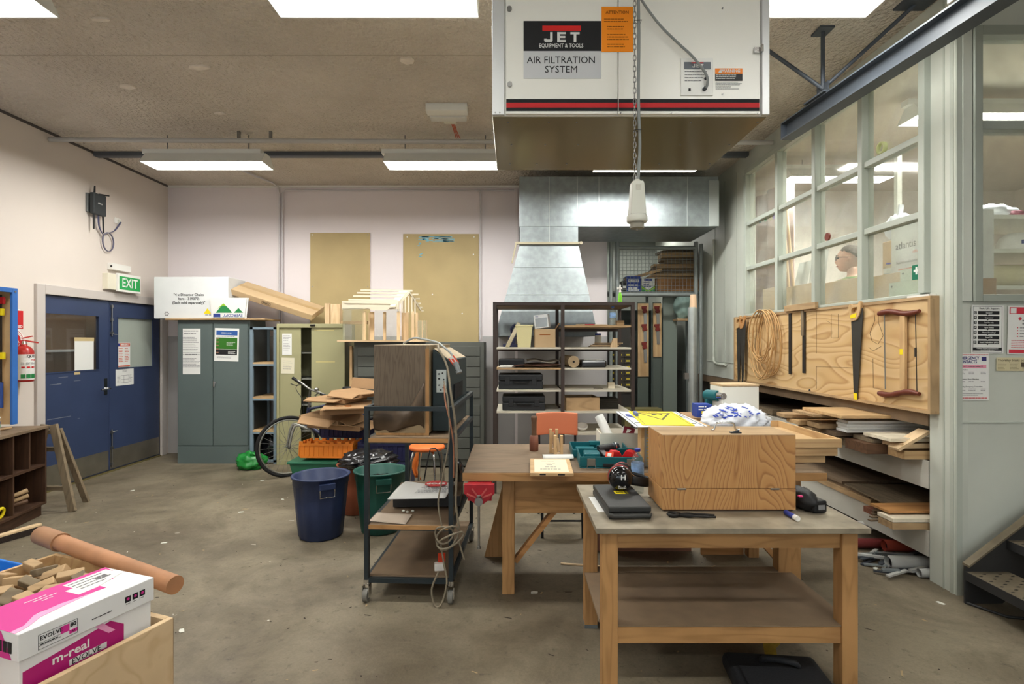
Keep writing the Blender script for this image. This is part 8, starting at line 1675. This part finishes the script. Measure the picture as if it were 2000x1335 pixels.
t = thing('office_stool', 'dark swivel stool under the seated man', 'stool', (HB.x, HB.y, MF)); c = bp(0, 0, 0); MB(T(c.x, c.y, MF)).lathe([(0, .44), (.19, .44), (.2, .455), (.2, .48), (.18, .49), (0, .49)], 24).build('seat', BLACK, t); MB(T(c.x, c.y, MF)).cyl((0, 0, .03), (0, 0, .44), .03, n=12).build('column', STEEL, t); MB(T(c.x, c.y, MF)).lathe([(0, .03), (.2, .02), (.22, 0), (0, 0)], 24).build('base', BLACK, t)
# ---------------------------------------------------------------- boxes in the lower left foreground
A2, B2 = Vector((-1.147, 1.248, 0)), Vector((-1.036, 1.556, 0)); dA = (B2 - A2).normalized(); nB = Vector((-dA.y, dA.x, 0))   # long edge, towards the far left
PX = Matrix((dA, nB, Vector((0, 0, 1)))).transposed().to_4x4(); PX.translation = A2; Lb, Wb, zt, zl_ = (B2 - A2).length, .205, .87, .805
TBZ = .5
t = thing('paper_carton', 'white and magenta copy paper carton with a lid in the corner', 'box', tuple(A2)); MAG = M('magenta_print', (206, 44, 140), .5); MAGD = M('dark_magenta_print', (176, 28, 112), .5); PCW = M('carton_white', (228, 228, 228), .5)
MB(PX).box(.006, Lb - .006, .006, Wb - .006, .575, zl_ + .03).build('carton', PCW, t); MB(PX).box(0, Lb, 0, Wb, zl_, zt).build('lid', PCW, t, bevel=.002)
FT = PX @ T(0, 0, zt + .0004); m = MB(FT)            # lid top: local x along edge, y across
m.prism([(.0, Wb - .002), (.0, .03), (.03, .035), (.08, .075), (.16, .07), (.235, .06), (.235, .1), (.28, .1), (.315, .15), (.325, .2), (.325, Wb - .002)], .0005); m.k = 1
m.prism([(.0, .03), (.03, .035), (.07, .07), (.13, .075), (.2, .062), (.13, .055), (.07, .045), (.03, .02), (0, .012)], .0006); m.k = 2; m.prism([(.18, .085), (.225, .085), (.315, .115), (.315, .185), (.2, .185), (.2, .14), (.18, .14)], .0008); m.k = 3; m.lines(.205, .3, .17, 4, .018, .004, T(0, 0, .0012), 3).lines(.26, .29, .15, 4, .006, .004, T(0, 0, .0012), 5, 0); m.k = 2
for k in range(3): m.lines(.1 + .012 * k, .17, .165 - .014 * k, 1, .01, .003, T(0, 0, .0008), k)
m.build('lid_print', [MAG, M('pale_magenta', (234, 160, 200), .5), PAPER, GINK], t)
FS = PX @ frame((0, -.0006, 0), (1, 0, 0), (0, 0, 1)); m = MB(FS)      # side facing the viewer
m.k = 0; m.text('EVOLVE', .014, T(.068, .838, 0), bold=.0002); m.k = 1; m.rect(.088, .107, .827, .845, Matrix()); m.rect(.107, .125, .818, .827, Matrix()); m.k = 0; m.text('80', .014, T(.116, .839, 0), bold=.0004); m.text('A4', .007, T(.116, .8225, .0006))
for (a, b, c, d) in ((.04, .126, .848, .8486), (.04, .126, .813, .8136), (.04, .0406, .813, .848), (.1254, .126, .813, .848), (.04, .088, .828, .8284), (.04, .088, .821, .8214)): m.rect(a, b, c, d, Matrix())
m.lines(.045, .085, .824, 1, .01, .002, Matrix(), 1).lines(.16, .21, .828, 1, .01, .002, Matrix(), 2, 0)
for k in range(3): x = .245 + .02 * k; m.k = 0; m.rect(x, x + .015, .832, .848, Matrix()); m.k = 1; m.cyl((x + .0075, .841, .0004), (x + .0075, .841, .0008), .004, n=10); m.k = 3; m.rect(x, x + .015, .824, .831, Matrix()); m.k = 2; m.lines(x + .002, x + .013, .8275, 1, .01, .002, T(0, 0, .0005), k, 0)
m.build('lid_side_print', [INK, MAG, GINK, M('white2', (235, 235, 235), .5)], t)
FS2 = PX @ frame((0, .0054, 0), (1, 0, 0), (0, 0, 1)); m = MB(FS2); m.rect(.012, .245, .6, .775, Matrix()); m.prism([(.012, .775), (.18, .795), (.21, .8), (.245, .775), (.19, .765)], .0005); m.k = 1; m.prism([(.17, .803), (.19, .803), (.222, .77), (.205, .77)], .0008); m.k = 2; m.text('m-real', .03, T(.115, .768, .0006), sx=1.1, bold=.0006).rect(.11, .2, .735, .75, T(0, 0, .0004)); m.k = 3; m.text('EVOLVE', .02, T(.15, .742, .001)); m.build('carton_print', [MAGD, M('pale_magenta', (234, 160, 200), .5), PAPER, INK], t)
FE_ = PX @ frame((-.0006, Wb / 2, 0), (0, -1, 0), (0, 0, 1)); m = MB(FE_); m.prism([(-Wb / 2 + .001, .807), (.08, .807), (.04, .868), (-Wb / 2 + .001, .868)], .0005); m.k = 1
for k in range(3): m.rect(.03 + .018 * k, .044 + .018 * k, .822, .848, T(0, 0, .0006))
m.build('lid_end_print', [MAG, INK], t)
# plywood box round it
t = thing('plywood_box', 'open plywood box holding the paper carton', 'box', tuple(A2)); PLY = W('pale', 'X'); pw, ph = .018, .742
x0, x1, y0, y1 = -.25, Lb + .035, -.032, Wb + .03
MB(PX).box(x0, x1, y0, y0 + pw, TBZ + .001, ph).build('side_panel', PLY, t, bevel=.002); MB(PX).box(x0, x1, y1 - pw, y1, TBZ + .001, ph).build('side_panel', PLY, t); MB(PX).box(x1 - pw, x1, y0 + pw, y1 - pw, TBZ + .001, ph).build('end_panel', PLY, t); MB(PX).box(x0, x0 + pw, y0 + pw, y1 - pw, TBZ + .001, ph).build('end_panel', PLY, t); MB(PX).box(x0 + pw, x1 - pw, y0 + pw, y1 - pw, TBZ + .001, TBZ + .012).build('bottom_panel', PLY, t)
m = MB(PX); 
for k in range(4): m.box(x1, x1 + .0004, y0, y0 + .002 + .0, TBZ + .01, ph - .002) if k == 0 else m.box(x1 - .0, x1 + .0004, y0 + .0045 * k, y0 + .0045 * k + .0016, TBZ + .01, ph - .002)
m.build('ply_edge', W('raw', 'Z'), t)
one('carton_riser', MB(PX).box(.02, Lb - .02, .02, Wb - .02, TBZ + .013, .574), CARD, 'brown carton hidden under the copy paper carton', 'box')
# tray of wooden blocks behind it
t = thing('block_tray', 'timber tray full of small wooden blocks', 'tray', (-1.8, 1.8, TBZ)); tm_ = Matrix.Translation((-1.62, 1.91, 0)) @ Matrix.Rotation(math.atan2(dA.y, dA.x), 4, 'Z'); TL, TW_, tz0, tz1 = .6, .55, TBZ + .001, .8
TW = W('pine', 'X')
e1 = Vector((-1.62, 1.91, 0)) - A2; lx, ly = e1.dot(dA), e1.dot(nB)
bx0, bx1, by0_, by1_ = lx - .5, lx, Wb + .036, ly + .0
MB(PX).box(bx0, bx1, by1_ - .014, by1_, tz0, tz1).build('side_board', TW, t); MB(PX).box(bx0, bx1, by0_, by0_ + .014, tz0, tz1).build('side_board', TW, t); MB(PX).box(bx1 - .014, bx1, by0_ + .014, by1_ - .014, tz0, tz1).build('end_board', W('pine', 'Y'), t); MB(PX).box(bx0, bx0 + .014, by0_ + .014, by1_ - .014, tz0, tz1).build('end_board', W('pine', 'Y'), t); MB(PX).box(bx0 + .014, bx1 - .014, by0_ + .014, by1_ - .014, tz0, tz0 + .2).build('bottom_board', TW, t)
rnd = random.Random(40); bm_ = []
for k in range(3): bm_.append(None)
nb = 0; cells = []
for lay in range(2):
    yy = by0_ + .055
    while yy < by1_ - .045:
        xx = bx0 + .05 + (lay % 2) * .03
        while xx < bx1 - .05: cells.append((xx, yy, lay)); xx += .078
        yy += .06
for (xx, yy, lay) in cells:
    s = (rnd.uniform(.05, .075), rnd.uniform(.028, .042), rnd.uniform(.022, .034)); z = tz0 + .225 + lay * .05 + rnd.uniform(0, .01)
    q = PX @ T(xx + rnd.uniform(-.006, .006), yy + rnd.uniform(-.006, .006), z + .02, rnd.uniform(0, 3.1), R(rnd.uniform(-28, 28)), R(rnd.uniform(-22, 22)))
    nb += 1; one('wooden_block', MB(q).cbox((0, 0, 0), s), W(('raw', 'grey', 'raw')[nb % 3], 'X'), 'small rough wooden block in the timber tray', 'block', 'wooden blocks in the tray', bevel=.003)
# turned timber rod across the tray end
t = thing('timber_rod', 'thick turned timber rod lying across the tray corner', 'rod', (-1.4, 1.8, .8)); p0, p1 = Vector((-1.745, 2.0, .83)), Vector((-1.04, 1.66, .80)); 
MB().cyl(p0, p1, .027, .028, 20).build('shaft', W('red', 'X') if False else M('rod_wood', (176, 126, 90), .6, var=.14, vs=12), t); MB().cyl(p0.lerp(p1, -.02), p0.lerp(p1, .16), .032, .033, 20).build('handle', M('rod_handle', (160, 118, 86), .6, var=.1, vs=12), t)
# blue tub at the edge
t = thing('blue_tub', 'bright blue plastic tub at the picture edge', 'tub', (-2.0, 2.0, TBZ)); bm2 = PX @ T(.25, .88, TBZ + .001); m = MB(bm2)
m.add(ring(.3, .3, 0) + ring(.36, .36, .26) + ring(.34, .34, .26) + ring(.28, .28, .012), [(3, 2, 1, 0), (0, 1, 5, 4), (1, 2, 6, 5), (2, 3, 7, 6), (3, 0, 4, 7), (4, 5, 9, 8), (5, 6, 10, 9), (6, 7, 11, 10), (7, 4, 8, 11), (8, 9, 13, 12), (9, 10, 14, 13), (10, 11, 15, 14), (11, 8, 12, 15), (12, 13, 14, 15)]); BT_ = M('tub_blue', (40, 120, 206), .4); m.build('tub', BT_, t, bevel=.01)
MB(bm2).box(-.03, .03, -.186, -.18, .2, .225).build('hand_slot', BLACK, t)
# low bench that carries them
t = thing('low_bench', 'low timber bench carrying the boxes in the corner', 'bench', (-1.5, 1.5, 0)); MB(PX).box(-.5, Lb + .02, -.02, .45, TBZ - .04, TBZ).box(-.5, .62, .45, 1.4, TBZ - .04, TBZ).build('top', W('dusty', 'X'), t)
for x in (-.48, .25):
    for y in (.0, 1.3): MB(PX).box(x, x + .07, y, y + .07, 0, TBZ - .04).build('leg', W('beech', 'Z'), t)
